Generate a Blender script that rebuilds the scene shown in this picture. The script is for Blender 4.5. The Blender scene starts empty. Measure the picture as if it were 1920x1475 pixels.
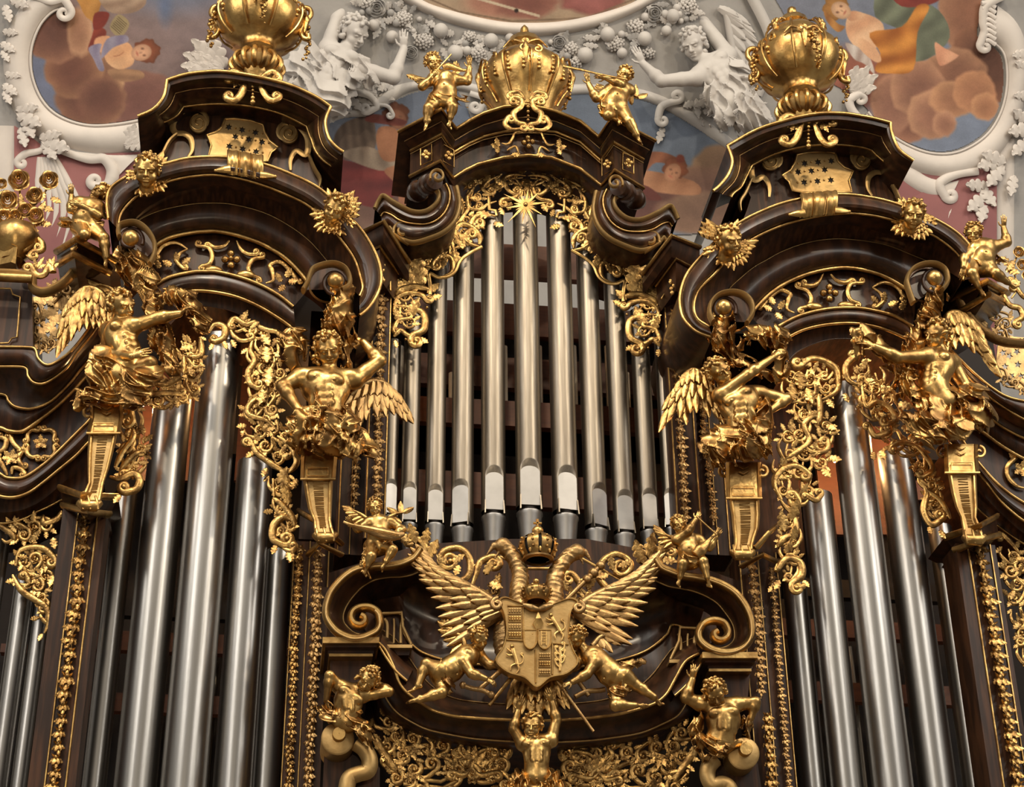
import bpy, math, random
import numpy as np
from mathutils import Vector, Matrix
from mathutils.geometry import tessellate_polygon
random.seed(7); np.random.seed(7)
sc = bpy.context.scene
COL = sc.collection
# ---------------------------------------------------------------- camera, light, exposure
K = 0.005                       # metres per pixel on the facade plane
FP = 3377.0
PITCH, YAW, ROLL = math.radians(30), math.radians(7.4), math.radians(0.59)
fwd = Vector((math.sin(YAW)*math.cos(PITCH), math.cos(YAW)*math.cos(PITCH), math.sin(PITCH)))
right0 = Vector((math.cos(YAW), -math.sin(YAW), 0))
up0 = right0.cross(fwd)
right = right0*math.cos(ROLL) - up0*math.sin(ROLL)
up = up0*math.cos(ROLL) + right0*math.sin(ROLL)
CAM = Vector((-0.19, 0, 10.0)) - fwd*16.9
cam = bpy.data.objects.new('camera', bpy.data.cameras.new('camera'))
cam.data.sensor_width = 36; cam.data.lens = FP/1920*36; cam.data.clip_end = 200
cam.matrix_world = Matrix(((right.x, up.x, -fwd.x, CAM.x), (right.y, up.y, -fwd.y, CAM.y), (right.z, up.z, -fwd.z, CAM.z), (0, 0, 0, 1)))
COL.objects.link(cam); sc.camera = cam
sc.view_settings.view_transform = 'Standard'; sc.view_settings.look = 'None'
sc.view_settings.gamma = 1; sc.view_settings.use_curve_mapping = False
sc.view_settings.exposure = 0.16
wd = bpy.data.worlds.new('nave_air'); sc.world = wd; wd.use_nodes = True
wd.node_tree.nodes['Background'].inputs[0].default_value = (0.50, 0.45, 0.39, 1)
wd.node_tree.nodes['Background'].inputs[1].default_value = 0.36
def area(name, loc, target, sx, sy, power, col=(1, .95, .87)):
    l = bpy.data.lights.new(name, 'AREA'); l.shape = 'RECTANGLE'; l.size = sx; l.size_y = sy; l.energy = power; l.color = col
    o = bpy.data.objects.new(name, l); o.location = loc
    o.rotation_euler = (Vector(target)-Vector(loc)).to_track_quat('-Z', 'Y').to_euler(); COL.objects.link(o); return o
# tall nave windows on both side walls, the wide window at the far end of the nave, small unseen lights added for sparkle on the gilding and streaks on the pipes
for wx in (-10.0, 10.0):
    for wy in (-6.0, -12.5, -19):
        area('nave_window_light', (wx, wy, 15.5), (wx*0.3, -1.0, 11.0), 1.8, 7.5, 260)
area('chancel_window_light', (-4.0, -21, 33), (0, 0, 11), 6.0, 9.0, 3000, (1, .93, .82))
for lx, ly, lz, pw in ((-4.5, -9, 17.5, 330), (1.5, -10, 19, 360), (6.5, -9, 16.5, 260), (-2.5, -13, 6.0, 150)):
    area('added_sparkle_light', (lx, ly, lz), (0, 0, 10), .35, .35, pw, (1, .84, .62))

# ---------------------------------------------------------------- projection helpers (pixel of the 1920x1475 frame -> point)
fw = np.array(fwd); rg = np.array(right); upv = np.array(up); cm = np.array(CAM)
def rays(px, py):
    px = np.asarray(px, float); py = np.asarray(py, float)
    return fw*FP + rg*(px[..., None]-960) + upv*(737.5-py[..., None])
def P(px, py, y=0.0):
    d = rays(px, py); t = (np.asarray(y, float)-cm[1])/d[..., 1]
    return cm + d*t[..., None]
CY, CZ, CR = -5.0, 11.0, 9.0      # the vault: a barrel about an axis along x
def PC(px, py, off=0.0):
    d = rays(px, py); oy, oz = cm[1]-CY, cm[2]-CZ
    r = CR-np.asarray(off, float)
    a = d[..., 1]**2+d[..., 2]**2; b = 2*(d[..., 1]*oy+d[..., 2]*oz); c = oy*oy+oz*oz-r*r
    t = (-b+np.sqrt(b*b-4*a*c))/(2*a)
    return cm + d*t[..., None]
class Fr:                          # relief frame on a vertical plane: (px, py, w), w px proud of the plane
    def __init__(s, y): s.y = y; s.k = K*(16.9+y*.85)/16.9
    def __call__(s, px, py, w=0.0):
        p = P(px, py, s.y); p[..., 1] -= np.asarray(w)*K
        return p
class FrX:                         # plane whose depth varies with px by a function
    def __init__(s, f): s.f = f; s.k = K
    def __call__(s, px, py, w=0.0):
        p = P(px, py, s.f(np.asarray(px, float))); p[..., 1] -= np.asarray(w)*K
        return p
class FrC:                         # relief frame on the vault
    k = 0.0066
    def __call__(s, px, py, w=0.0):
        p = PC(px, py); n = np.stack([np.zeros_like(p[..., 0]), CY-p[..., 1], CZ-p[..., 2]], -1)/CR
        return p + n*(np.asarray(w, float)*s.k)[..., None]
VC = FrC()
def cr(pts, n=8, closed=False):    # Catmull-Rom through points of any dimension
    p = np.array(pts, float); m = len(p)
    if m < 3: return np.array([p[0]+(p[-1]-p[0])*t for t in np.linspace(0, 1, n+1)])
    out = []
    rng = range(m if closed else m-1)
    for i in rng:
        g = (lambda j: p[j % m]) if closed else (lambda j: p[min(max(j, 0), m-1)])
        a, b, c, d = g(i-1), g(i), g(i+1), g(i+2)
        for k in range(n):
            t = k/n
            out.append(.5*((2*b)+(-a+c)*t+(2*a-5*b+4*c-d)*t*t+(-a+3*b-3*c+d)*t**3))
    if not closed: out.append(p[-1])
    return np.array(out)
def resample(pts, n):
    p = np.array(pts, float); d = np.r_[0, np.cumsum(np.linalg.norm(np.diff(p[:, :2], axis=0), axis=1))]
    t = np.linspace(0, d[-1], n)
    return np.stack([np.interp(t, d, p[:, k]) for k in range(p.shape[1])], 1)
def spiral(cx, cy, r0, r1, a0, turns, n=None):     # degrees, counter-clockwise positive turns in the picture
    n = n or int(abs(turns)*20)+3
    t = np.linspace(0, 1, n); a = np.radians(a0)+t*turns*2*math.pi; r = r0*(1-t)+r1*t
    return np.stack([cx+r*np.cos(a), cy-r*np.sin(a)], 1)
def curl(pts, s0=0, s1=0, n=6, turns=1.25):        # spline with a spiral on either end; sign = side
    p = cr(pts, n) if len(pts) > 2 else np.array(pts, float)
    def end(p, s):
        t = p[-1, :2]-p[-2, :2]; t = t/np.linalg.norm(t); nrm = np.array([t[1], -t[0]])*np.sign(s)   # left of travel on screen = up-rotated
        c = p[-1, :2]+nrm*abs(s); m = int(turns*18); q = []
        a0 = math.atan2(-(p[-1, 1]-c[1]), p[-1, 0]-c[0])
        for i in range(1, m+1):
            u = i/m; r = abs(s)*(1-.82*u); a = a0+np.sign(s)*u*turns*2*math.pi
            q.append([c[0]+r*math.cos(a), c[1]-r*math.sin(a)]+([p[-1, 2]] if p.shape[1] > 2 else []))
        return np.vstack([p, q])
    if s1: p = end(p, s1)
    if s0: p = end(p[::-1], s0)[::-1]
    return p
# ---------------------------------------------------------------- mesh builder
class MB:
    def __init__(s): s.v = []; s.f = []; s.n = 0
    def add(s, v, f):
        v = np.asarray(v, float).reshape(-1, 3); s.v.append(v); n = s.n
        s.f += [tuple(int(i)+n for i in q) for q in f]; s.n += len(v); return s
    def grid(s, g, cu=False, cv=False):            # g: (a, b, 3)
        g = np.asarray(g); a, b = g.shape[:2]; f = []
        for i in range(a if cu else a-1):
            for j in range(b if cv else b-1):
                f.append((i*b+j, i*b+(j+1) % b, ((i+1) % a)*b+(j+1) % b, ((i+1) % a)*b+j))
        return s.add(g.reshape(-1, 3), f)
    def tube(s, pts, r, sides=8, flat=1.0, caps=True, flatdir=(0, 1, 0)):
        p = np.asarray(pts, float); m = len(p); r = np.broadcast_to(np.asarray(r, float), (m,))
        t = np.gradient(p, axis=0); t /= np.linalg.norm(t, axis=1)[:, None]+1e-12
        fd = np.array(flatdir, float)
        B = fd-(t@fd)[:, None]*t; bl = np.linalg.norm(B, axis=1)[:, None]
        B = np.where(bl > .15, B/np.maximum(bl, 1e-6), np.cross(t, (1, 0, 0))); B /= np.linalg.norm(B, axis=1)[:, None]+1e-12
        A = np.cross(t, B)
        a = np.arange(sides)*2*math.pi/sides
        g = p[:, None]+r[:, None, None]*(A[:, None]*np.cos(a)[None, :, None]+B[:, None]*flat*np.sin(a)[None, :, None])
        n0 = s.n; s.grid(g, cv=True)
        if caps: s.f += [tuple(n0+i for i in range(sides))[::-1], tuple(n0+(m-1)*sides+i for i in range(sides))]
        return s
    def ball(s, c, r, nu=10, nv=7, M=None):
        r = np.broadcast_to(np.asarray(r, float), (3,)); c = np.asarray(c, float)
        th = np.linspace(0.0, math.pi, nv); ph = np.arange(nu)*2*math.pi/nu
        g = np.stack([np.outer(np.sin(th), np.cos(ph)), np.outer(np.sin(th), np.sin(ph)), np.outer(np.cos(th), np.ones(nu))], -1)*r
        if M is not None: g = g@np.asarray(M).T
        return s.grid(g+c, cv=True)
    def prism(s, front, back):                     # closed outline, same vertex count
        n = len(front); v = np.vstack([front, back])
        pl = [Vector(x) for x in front]; tri = tessellate_polygon([pl])
        f = [tuple(t) for t in tri]+[tuple(n+i for i in t[::-1]) for t in tri]
        f += [(i, (i+1) % n, n+(i+1) % n, n+i) for i in range(n)]
        return s.add(v, f)
    def box(s, lo, hi):
        x0, y0, z0 = lo; x1, y1, z1 = hi
        v = [(x0, y0, z0), (x1, y0, z0), (x1, y1, z0), (x0, y1, z0), (x0, y0, z1), (x1, y0, z1), (x1, y1, z1), (x0, y1, z1)]
        return s.add(v, [(3, 2, 1, 0), (4, 5, 6, 7), (0, 1, 5, 4), (1, 2, 6, 5), (2, 3, 7, 6), (3, 0, 4, 7)])
    def lathe(s, c, prof, n=24, a0=0, a1=360, sx=1, sy=1, lob=0, la=0):   # prof: (radius, height) metres
        full = abs(a1-a0) >= 359.9
        a = np.radians(np.linspace(a0, a1, n+(0 if full else 1), endpoint=not full))
        m = 1+la*np.abs(np.cos(a*lob/2)) if lob else np.ones_like(a)
        pr = np.array(prof, float)
        g = np.stack([pr[:, 0][:, None]*np.cos(a)*m*sx, pr[:, 0][:, None]*np.sin(a)*m*sy, np.repeat(pr[:, 1][:, None], len(a), 1)], -1)+np.asarray(c, float)
        return s.grid(g, cv=full)
    def get(s): return (np.vstack(s.v) if s.v else np.zeros((0, 3))), s.f
WL = {}
def to_mesh(name, v, f, mat, sharp=50):
    me = bpy.data.meshes.new(name); me.from_pydata(v.tolist() if hasattr(v, 'tolist') else v, [], f); me.update()
    for m_ in (mat if isinstance(mat, (list, tuple)) else [mat]): me.materials.append(m_)
    me.polygons.foreach_set('use_smooth', np.ones(len(me.polygons), bool))
    if sharp: me.set_sharp_from_angle(angle=math.radians(sharp))
    return me
def obj(name, mb, mat, parent=None, sharp=50, kind=None, label=None, cat=None, group=None):
    v, f = mb.get() if isinstance(mb, MB) else mb
    v = np.asarray(v, float); c = (v.min(0)+v.max(0))/2
    o = bpy.data.objects.new(name, to_mesh(name, v-c, f, mat, sharp)); COL.objects.link(o)
    WL[o.name] = c
    if parent: o.parent = parent; o.location = c-WL[parent.name]
    else: o.location = c
    if kind: o['kind'] = kind
    if label: o['label'] = label
    if cat: o['category'] = cat
    if group: o['group'] = group
    return o
def thing(name, label, cat, loc, group=None, kind=None):
    o = bpy.data.objects.new(name, None); COL.objects.link(o); loc = np.array(loc, float)
    o.empty_display_size = .1; o.location = loc; WL[o.name] = loc
    if label: o['label'] = label
    if cat: o['category'] = cat
    if group: o['group'] = group
    if kind: o['kind'] = kind
    return o
def inst(name, mesh, parent, M, kind=None, label=None):    # M: world matrix 4x4 (rows) ; parents are translate-only
    o = bpy.data.objects.new(name, mesh); COL.objects.link(o); o.parent = parent
    M = np.array(M, float).copy(); M[:3, 3] -= WL[parent.name]
    o.matrix_local = Matrix(M.tolist())
    if kind: o['kind'] = kind
    if label: o['label'] = label
    return o
def frame(fr, px, py, ang, L, W, T=None, w=0.0, tilt=0.0):     # x along ang in the picture, scaled L (px), y across W, z proud T
    p = fr(np.array(px), np.array(py), np.array(w)); a = math.radians(ang); e = 4.0
    q = fr(np.array(px+e*math.cos(a)), np.array(py-e*math.sin(a)), np.array(w+tilt*e)); r = fr(np.array(px-e*math.sin(a)), np.array(py-e*math.cos(a)), np.array(w))
    X = (q-p)/e*L; Y = (r-p)/e*W; Z = np.cross(X, Y); Z = Z/np.linalg.norm(Z)*(T or W)*fr.k
    M = np.eye(4); M[:3, 0] = X; M[:3, 1] = Y; M[:3, 2] = Z; M[:3, 3] = p
    return M
def put(mb, tm, M): v, f = tm; mb.add(v@M[:3, :3].T+M[:3, 3], f)
# ---------------------------------------------------------------- materials
def mat(name, base, metal=0.0, rough=.5, coat=0.0, var=None, vscale=3.0, bump=0.0, bscale=20.0, stretch=(1, 1, 1), var_amt=.5, rvar=0.0):
    m = bpy.data.materials.new(name); m.use_nodes = True; nt = m.node_tree; b = nt.nodes['Principled BSDF']
    b.inputs['Base Color'].default_value = (*base, 1); b.inputs['Metallic'].default_value = metal; b.inputs['Roughness'].default_value = rough
    if coat: b.inputs['Coat Weight'].default_value = coat; b.inputs['Coat Roughness'].default_value = .18
    g = nt.nodes.new('ShaderNodeNewGeometry'); mp = nt.nodes.new('ShaderNodeMapping'); mp.inputs['Scale'].default_value = stretch
    nt.links.new(g.outputs['Position'], mp.inputs['Vector'])
    if var:
        n = nt.nodes.new('ShaderNodeTexNoise'); n.inputs['Scale'].default_value = vscale; n.inputs['Detail'].default_value = 5
        nt.links.new(mp.outputs[0], n.inputs['Vector'])
        r = nt.nodes.new('ShaderNodeMapRange'); r.inputs[1].default_value = .42; r.inputs[2].default_value = .66; r.inputs[4].default_value = var_amt
        nt.links.new(n.outputs['Fac'], r.inputs[0])
        x = nt.nodes.new('ShaderNodeMix'); x.data_type = 'RGBA'; x.inputs['A'].default_value = (*base, 1); x.inputs['B'].default_value = (*var, 1)
        nt.links.new(r.outputs[0], x.inputs['Factor']); nt.links.new(x.outputs['Result'], b.inputs['Base Color'])
        if rvar:
            r2 = nt.nodes.new('ShaderNodeMapRange'); r2.inputs[3].default_value = rough; r2.inputs[4].default_value = rough+rvar
            nt.links.new(n.outputs['Fac'], r2.inputs[0]); nt.links.new(r2.outputs[0], b.inputs['Roughness'])
    if bump:
        n2 = nt.nodes.new('ShaderNodeTexNoise'); n2.inputs['Scale'].default_value = bscale; n2.inputs['Detail'].default_value = 4
        nt.links.new(mp.outputs[0], n2.inputs['Vector'])
        bp = nt.nodes.new('ShaderNodeBump'); bp.inputs['Strength'].default_value = bump; bp.inputs['Distance'].default_value = .01
        nt.links.new(n2.outputs['Fac'], bp.inputs['Height']); nt.links.new(bp.outputs[0], b.inputs['Normal'])
    return m
GOLD = mat('gilding', (.66, .42, .15), 1, .25, var=(.20, .10, .034), vscale=6, bump=.3, bscale=22, rvar=.22, var_amt=.8)
GOLDF = mat('gilded_carving', (.64, .395, .138), 1, .24, var=(.15, .075, .028), vscale=15, bump=.4, bscale=45, rvar=.25, var_amt=.85)
GOLDM = mat('matt_gilded_band', (.50, .33, .135), .85, .42, var=(.34, .19, .06), vscale=6, bump=.2, bscale=30, rvar=.1)
DRAPE = mat('burnished_brown_gilding', (.56, .335, .115), 1, .23, var=(.22, .11, .04), vscale=7, bump=.25, bscale=18, rvar=.15, var_amt=.85)
BRONZE = mat('dull_old_gilding', (.52, .33, .14), 1, .33, var=(.22, .12, .05), vscale=12, bump=.35, bscale=40, rvar=.2)
WOOD = mat('dark_walnut_veneer', (.027, .0115, .0055), 0, .34, coat=.2, var=(.075, .029, .012), vscale=2.2, stretch=(5, 5, .7), bump=.08, bscale=6, var_amt=.9)
WOODX = mat('dark_walnut_panel', (.026, .011, .0055), 0, .42, coat=.08, var=(.078, .031, .013), vscale=3.5, stretch=(7, 2, .5), bump=.08, bscale=8, var_amt=.9)
for _m, _v in ((WOOD, .35), (WOODX, .25)): _m.node_tree.nodes['Principled BSDF'].inputs['Specular IOR Level'].default_value = _v
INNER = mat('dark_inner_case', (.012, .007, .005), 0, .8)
INWOOD = mat('inner_reddish_wood', (.13, .042, .016), 0, .55, var=(.06, .02, .01), vscale=4, stretch=(1, 1, 6))
PALE = mat('pale_inner_pipe', (.55, .48, .38), 0, .5)
TIN = mat('polished_tin', (.41, .395, .375), 1, .25, var=(.25, .235, .21), vscale=3.0, stretch=(9, 9, .35), bump=.05, bscale=2, rvar=.12)
TINL = mat('bright_tin_mouth', (.40, .385, .37), 1, .45, var=(.33, .32, .305), vscale=9)
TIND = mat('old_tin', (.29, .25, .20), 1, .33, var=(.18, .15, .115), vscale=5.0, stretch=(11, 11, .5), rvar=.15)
STUCCO = mat('white_stucco', (.66, .60, .545), 0, .65, var=(.50, .455, .42), vscale=2.5, bump=.1, bscale=30)
STUCCOM = mat('pale_grey_stucco', (.52, .49, .46), 0, .65, var=(.40, .375, .355), vscale=3, bump=.12, bscale=30)
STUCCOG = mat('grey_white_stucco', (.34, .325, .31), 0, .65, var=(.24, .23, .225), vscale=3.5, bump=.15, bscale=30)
STONE = mat('church_floor_stone', (.16, .13, .10), 0, .5, var=(.10, .08, .065), vscale=1.5)
PINK = mat('rose_wall_paint', (.30, .12, .115), 0, .8, var=(.20, .075, .085), vscale=2, bump=.1)
# ---------------------------------------------------------------- sculpting: signed-distance blending turned into one skin
class SDF:
    def __init__(s, lo, hi, vox):
        s.vox = vox; s.lo = np.array(lo, float); n = np.ceil((np.array(hi)-s.lo)/vox).astype(int)+2
        s.n = n; s.F = np.full(tuple(n), 9.0, np.float32)
    def _blk(s, lo, hi):
        a = np.clip(np.floor((lo-s.lo)/s.vox).astype(int), 0, s.n-1); b = np.clip(np.ceil((hi-s.lo)/s.vox).astype(int)+1, 1, s.n)
        if np.any(b <= a): return None, None
        ax = [s.lo[i]+np.arange(a[i], b[i])*s.vox for i in range(3)]
        return (slice(a[0], b[0]), slice(a[1], b[1]), slice(a[2], b[2])), [ax[0][:, None, None], ax[1][None, :, None], ax[2][None, None, :]]
    def _mix(s, sl, d, k, op):
        F = s.F[sl]; d = d.astype(np.float32)
        if op == 'sub': d = -d; h = np.clip(.5-.5*(F-d)/max(k, 1e-6), 0, 1); s.F[sl] = F*(1-h)+d*h+k*h*(1-h) if k > 0 else np.maximum(F, d)
        else:
            if k > 0: h = np.clip(.5+.5*(F-d)/k, 0, 1); s.F[sl] = F*(1-h)+d*h-k*h*(1-h)
            else: s.F[sl] = np.minimum(F, d)
    def cap(s, a, b, ra, rb=None, k=0.0, op='add', fold=None):
        rb = ra if rb is None else rb; a = np.array(a, float); b = np.array(b, float); m = max(ra, rb)+1.6*k+2*s.vox+(fold[0] if fold else 0)
        sl, X = s._blk(np.minimum(a, b)-m, np.maximum(a, b)+m)
        if sl is None: return s
        ba = b-a; L = float(ba@ba)+1e-12
        t = np.clip(((X[0]-a[0])*ba[0]+(X[1]-a[1])*ba[1]+(X[2]-a[2])*ba[2])/L, 0, 1)
        d = np.sqrt((X[0]-a[0]-ba[0]*t)**2+(X[1]-a[1]-ba[1]*t)**2+(X[2]-a[2]-ba[2]*t)**2)-(ra+(rb-ra)*t)
        if fold: d = d+s._fold(X, fold)
        s._mix(sl, d, k, op); return s
    def _fold(s, X, f):                            # f = (amp, dir, freq, phase)
        A, dr, fq, ph = f; u = X[0]*dr[0]+X[1]*dr[1]+X[2]*dr[2]
        w = .8*np.sin(X[0]*fq*.23+ph)+.8*np.sin(X[2]*fq*.31+X[1]*fq*.2+ph*2)
        v = X[0]*dr[2]-X[2]*dr[0]+X[1]*.5; q = 1-np.abs(np.sin(u*fq*.5+w)); p = 1-np.abs(np.sin(v*fq*.27+1.3*np.sin(u*fq*.3+ph)+ph))
        return A*(.55-1.15*q**1.4-.6*p**2+.25*np.sin(u*fq*.27+ph*3+w))
    def ell(s, c, r, R=None, k=0.0, op='add', fold=None):
        c = np.array(c, float); r = np.broadcast_to(np.asarray(r, float), (3,)); m = r.max()+1.6*k+2*s.vox+(fold[0] if fold else 0)
        sl, X = s._blk(c-m, c+m)
        if sl is None: return s
        x, y, z = X[0]-c[0], X[1]-c[1], X[2]-c[2]
        if R is not None:
            R = np.asarray(R, float); x, y, z = (x*R[0, 0]+y*R[1, 0]+z*R[2, 0]), (x*R[0, 1]+y*R[1, 1]+z*R[2, 1]), (x*R[0, 2]+y*R[1, 2]+z*R[2, 2])
        k0 = np.sqrt((x/r[0])**2+(y/r[1])**2+(z/r[2])**2); k1 = np.sqrt((x/r[0]**2)**2+(y/r[1]**2)**2+(z/r[2]**2)**2)+1e-9
        d = k0*(k0-1)/k1
        if fold: d = d+s._fold(X, fold)
        s._mix(sl, d, k, op); return s
    def mesh(s):
        F = s.F; ins = F < 0
        A = [slice(None, -1), slice(1, None)]
        cn = [(i, j, k) for i in (0, 1) for j in (0, 1) for k in (0, 1)]
        cnt = sum(ins[A[i], A[j], A[k]].astype(np.int8) for i, j, k in cn)
        act = np.argwhere((cnt > 0) & (cnt < 8))
        if len(act) == 0: return np.zeros((0, 3)), []
        vals = {c: F[act[:, 0]+c[0], act[:, 1]+c[1], act[:, 2]+c[2]] for c in cn}
        acc = np.zeros((len(act), 3)); num = np.zeros(len(act))
        for ax in range(3):
            for c in cn:
                if c[ax]: continue
                e = list(c); e[ax] = 1; e = tuple(e); a, b = vals[c], vals[e]; m = (a < 0) != (b < 0)
                t = np.where(m, a/np.where(np.abs(a-b) < 1e-9, 1e-9, a-b), 0)
                p = np.tile(np.array(c, float), (len(act), 1)); p[:, ax] = t
                acc += p*m[:, None]; num += m
        V = (act+acc/num[:, None])*s.vox+s.lo
        idx = np.full(cnt.shape, -1, np.int64); idx[act[:, 0], act[:, 1], act[:, 2]] = np.arange(len(act))
        quads = []
        for ax in range(3):
            o1, o2 = [(1, 2), (2, 0), (0, 1)][ax]
            sl0 = [slice(None)]*3; sl1 = [slice(None)]*3; sl0[ax] = slice(None, -1); sl1[ax] = slice(1, None)
            ch = ins[tuple(sl0)] != ins[tuple(sl1)]; w = np.argwhere(ch)
            ok = (w[:, o1] > 0) & (w[:, o2] > 0) & (w[:, o1] < idx.shape[o1]) & (w[:, o2] < idx.shape[o2]); w = w[ok]
            if len(w) == 0: continue
            def g(d1, d2):
                q = w.copy(); q[:, o1] -= d1; q[:, o2] -= d2; return idx[q[:, 0], q[:, 1], q[:, 2]]
            q = np.stack([g(1, 1), g(0, 1), g(0, 0), g(1, 0)], 1); fl = ins[w[:, 0], w[:, 1], w[:, 2]]
            q[~fl] = q[~fl][:, ::-1]; quads.append(q[(q >= 0).all(1)])
        Q = np.vstack(quads); return V, Q
def sobj(name, sd, mat, parent=None, smooth=1, **kw):
    V, Q = sd.mesh()
    for _ in range(smooth):                        # light Laplacian pass
        acc = np.zeros_like(V); n = np.zeros(len(V))
        for a, b in ((0, 1), (1, 2), (2, 3), (3, 0)):
            np.add.at(acc, Q[:, a], V[Q[:, b]]); np.add.at(n, Q[:, a], 1)
        V = V*.5+.5*acc/np.maximum(n, 1)[:, None]
    c = (V.min(0)+V.max(0))/2
    me = bpy.data.meshes.new(name); me.vertices.add(len(V)); me.vertices.foreach_set('co', (V-c).astype(np.float32).ravel())
    me.loops.add(len(Q)*4); me.loops.foreach_set('vertex_index', Q.astype(np.int32).ravel())
    me.polygons.add(len(Q)); me.polygons.foreach_set('loop_start', np.arange(0, len(Q)*4, 4, dtype=np.int32))
    me.update(calc_edges=True); me.polygons.foreach_set('use_smooth', np.ones(len(Q), bool)); me.materials.append(mat)
    o = bpy.data.objects.new(name, me); COL.objects.link(o); WL[o.name] = c
    if parent: o.parent = parent; o.location = c-WL[parent.name]
    else: o.location = c
    for a, b in kw.items(): o[a] = b
    return o
def nz(v): v = np.array(v, float); return v/(np.linalg.norm(v)+1e-12)
def cdir(x, y, z): return nz(rg*x+upv*y-fw*z)      # direction given as picture right, picture up, towards the viewer
def head_sdf(S, c, H, f, u, k=None, neck=None, curls=0, adult=False, seed=0, beard=False):
    """carve a head of height H at c, facing f, crown towards u"""
    f = nz(f); u = nz(u-np.dot(u, f)*f); r = np.cross(f, u); R = np.stack([r, f, u], 1)
    L = lambda a, b, d: c+(r*a+f*b+u*d)*H
    kk = .06*H
    S.ell(L(0, -.05, .10), (.35*H, .42*H, .385*H), R, .02*H)
    S.ell(L(0, .13, -.14), ((.25 if adult else .275)*H, .26*H, .34*H), R, kk)
    S.ell(L(0, .26, -.40), (.10*H, .09*H, .08*H), R, kk)
    for s in (-1, 1):
        S.ell(L(s*.155, .21, -.17), (.12 if adult else .15)*H, None, kk)
        S.ell(L(s*.35, -.02, -.03), (.045*H, .09*H, .12*H), R, .02*H)
    S.cap(L(-.2, .31, .10), L(.2, .31, .10), .065*H, None, kk)
    for s in (-1, 1): S.ell(L(s*.14, .42, .01), (.10*H, .09*H, .065*H), R, .04*H, 'sub')
    for s in (-1, 1):
        S.ell(L(s*.135, .325, .005), (.072*H, .055*H, .05*H), R, .0)
        S.cap(L(s*.06, .40, .085), L(s*.22, .345, .075), .024*H, .018*H, .02*H)
    S.cap(L(0, .37, .05), L(0, .475, -.10), .032*H, .055*H, .03*H)
    for s in (-1, 1): S.ell(L(s*.05, .42, -.115), .036*H, None, .02*H)
    S.cap(L(-.075, .375, -.215), L(.075, .375, -.215), .030*H, None, .012*H); S.cap(L(-.055, .365, -.285), L(.055, .365, -.285), .034*H, None, .012*H)
    S.cap(L(-.08, .42, -.25), L(.08, .42, -.25), .020*H, None, .01*H, 'sub')
    if neck is not None: S.cap(L(0, -.08, -.30), neck, .19*H, .22*H, .08*H)
    rs = np.random.RandomState(seed)
    if beard:
        for i in range(16): S.ell(L(rs.uniform(-.18, .18), rs.uniform(.2, .36), rs.uniform(-.62, -.36)), .06*H, None, .02*H)
    return L, R
def hair(S, L, H, n=44, rad=.105, seed=0, length=0.0, k=.02):
    rs = np.random.RandomState(seed)
    i = 0
    for j in range(n):
        z = 1-1.55*(j+.5)/n; a = j*2.39996; q = math.sqrt(max(0, 1-z*z)); x, y = q*math.cos(a), q*math.sin(a)
        if y > .35 and z < .55: continue
        if z < -.2 and y > -.1: continue
        p = L(x*.36, -.05+y*.44, .12+z*.40); g = rad*H*rs.uniform(.75, 1.15)
        t = nz(rs.randn(3))*g*.8
        S.cap(p-t, p+t, g*.55, g*.4, k*H); S.ell(p+t*.3, g*.75, None, k*H)
    for j in range(int(length*20)):
        s = -1 if j % 2 else 1; p = L(s*rs.uniform(.28, .42), rs.uniform(-.3, .12), rs.uniform(-.1-length*.6, .1)); S.cap(p, p+nz(rs.randn(3))*.08*H, .08*H, .06*H, k*H)
def hand_sdf(S, w, d, n, H, curlv=.6, side=1, wr=None):
    """w wrist, d direction along the hand, n back-of-hand normal, H head height"""
    d = nz(d); n = nz(n-np.dot(n, d)*d); s_ = np.cross(d, n)*side; h = H*.75
    pc = w+d*h*.28; S.ell(pc, (.17*h, .26*h, .085*h), np.stack([s_, d, n], 1), .05*h)
    ln = (.36, .42, .40, .31)
    for i in range(4):
        o = (-.135+.09*i)*h; b = w+d*h*(.44-.02*abs(i-1.3))+s_*o; dd = nz(d+s_*(i-1.5)*.06); p = b; r0 = .048*h
        for j, q in enumerate((.45, .32, .23)):
            a = curlv*(.35+.5*j); v = dd*math.cos(a)-n*math.sin(a); e = p+v*ln[i]*h*q*1.15; S.cap(p, e, r0*(1-.1*j), r0*(.9-.1*j), .008*h); p = e
    b = w+d*h*.12-s_*.13*h; v = nz(d*.65-s_*.75-n*.25); e = b+v*.2*h; S.cap(b, e, .062*h, .052*h, .02*h); S.cap(e, e+nz(d*.9-s_*.35-n*.3)*.17*h, .05*h, .04*h, .01*h)
def foot_sdf(S, a, d, up_, H):
    """a ankle, d toes direction"""
    d = nz(d); up_ = nz(up_-np.dot(up_, d)*d); s_ = np.cross(d, up_); f = H*.85
    S.ell(a-d*.10*f-up_*.12*f, .13*f, None, .07*f); S.cap(a-up_*.05*f, a+d*.5*f-up_*.2*f, .13*f, .095*f, .08*f); S.ell(a+d*.42*f-up_*.2*f, (.17*f, .16*f, .07*f), np.stack([s_, d, up_], 1), .05*f)
    for i in range(5):
        b = a+d*f*(.56-.035*i*(1 if i else 0))+s_*(-.14+.068*i)*f-up_*.21*f; S.cap(b, b+d*.1*f, (.062 if i == 0 else .042)*f, (.055 if i == 0 else .036)*f, .01*f)
def J(y0, p): return P(p[0], p[1], y0-(p[2] if len(p) > 2 else 0)*K)
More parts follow.
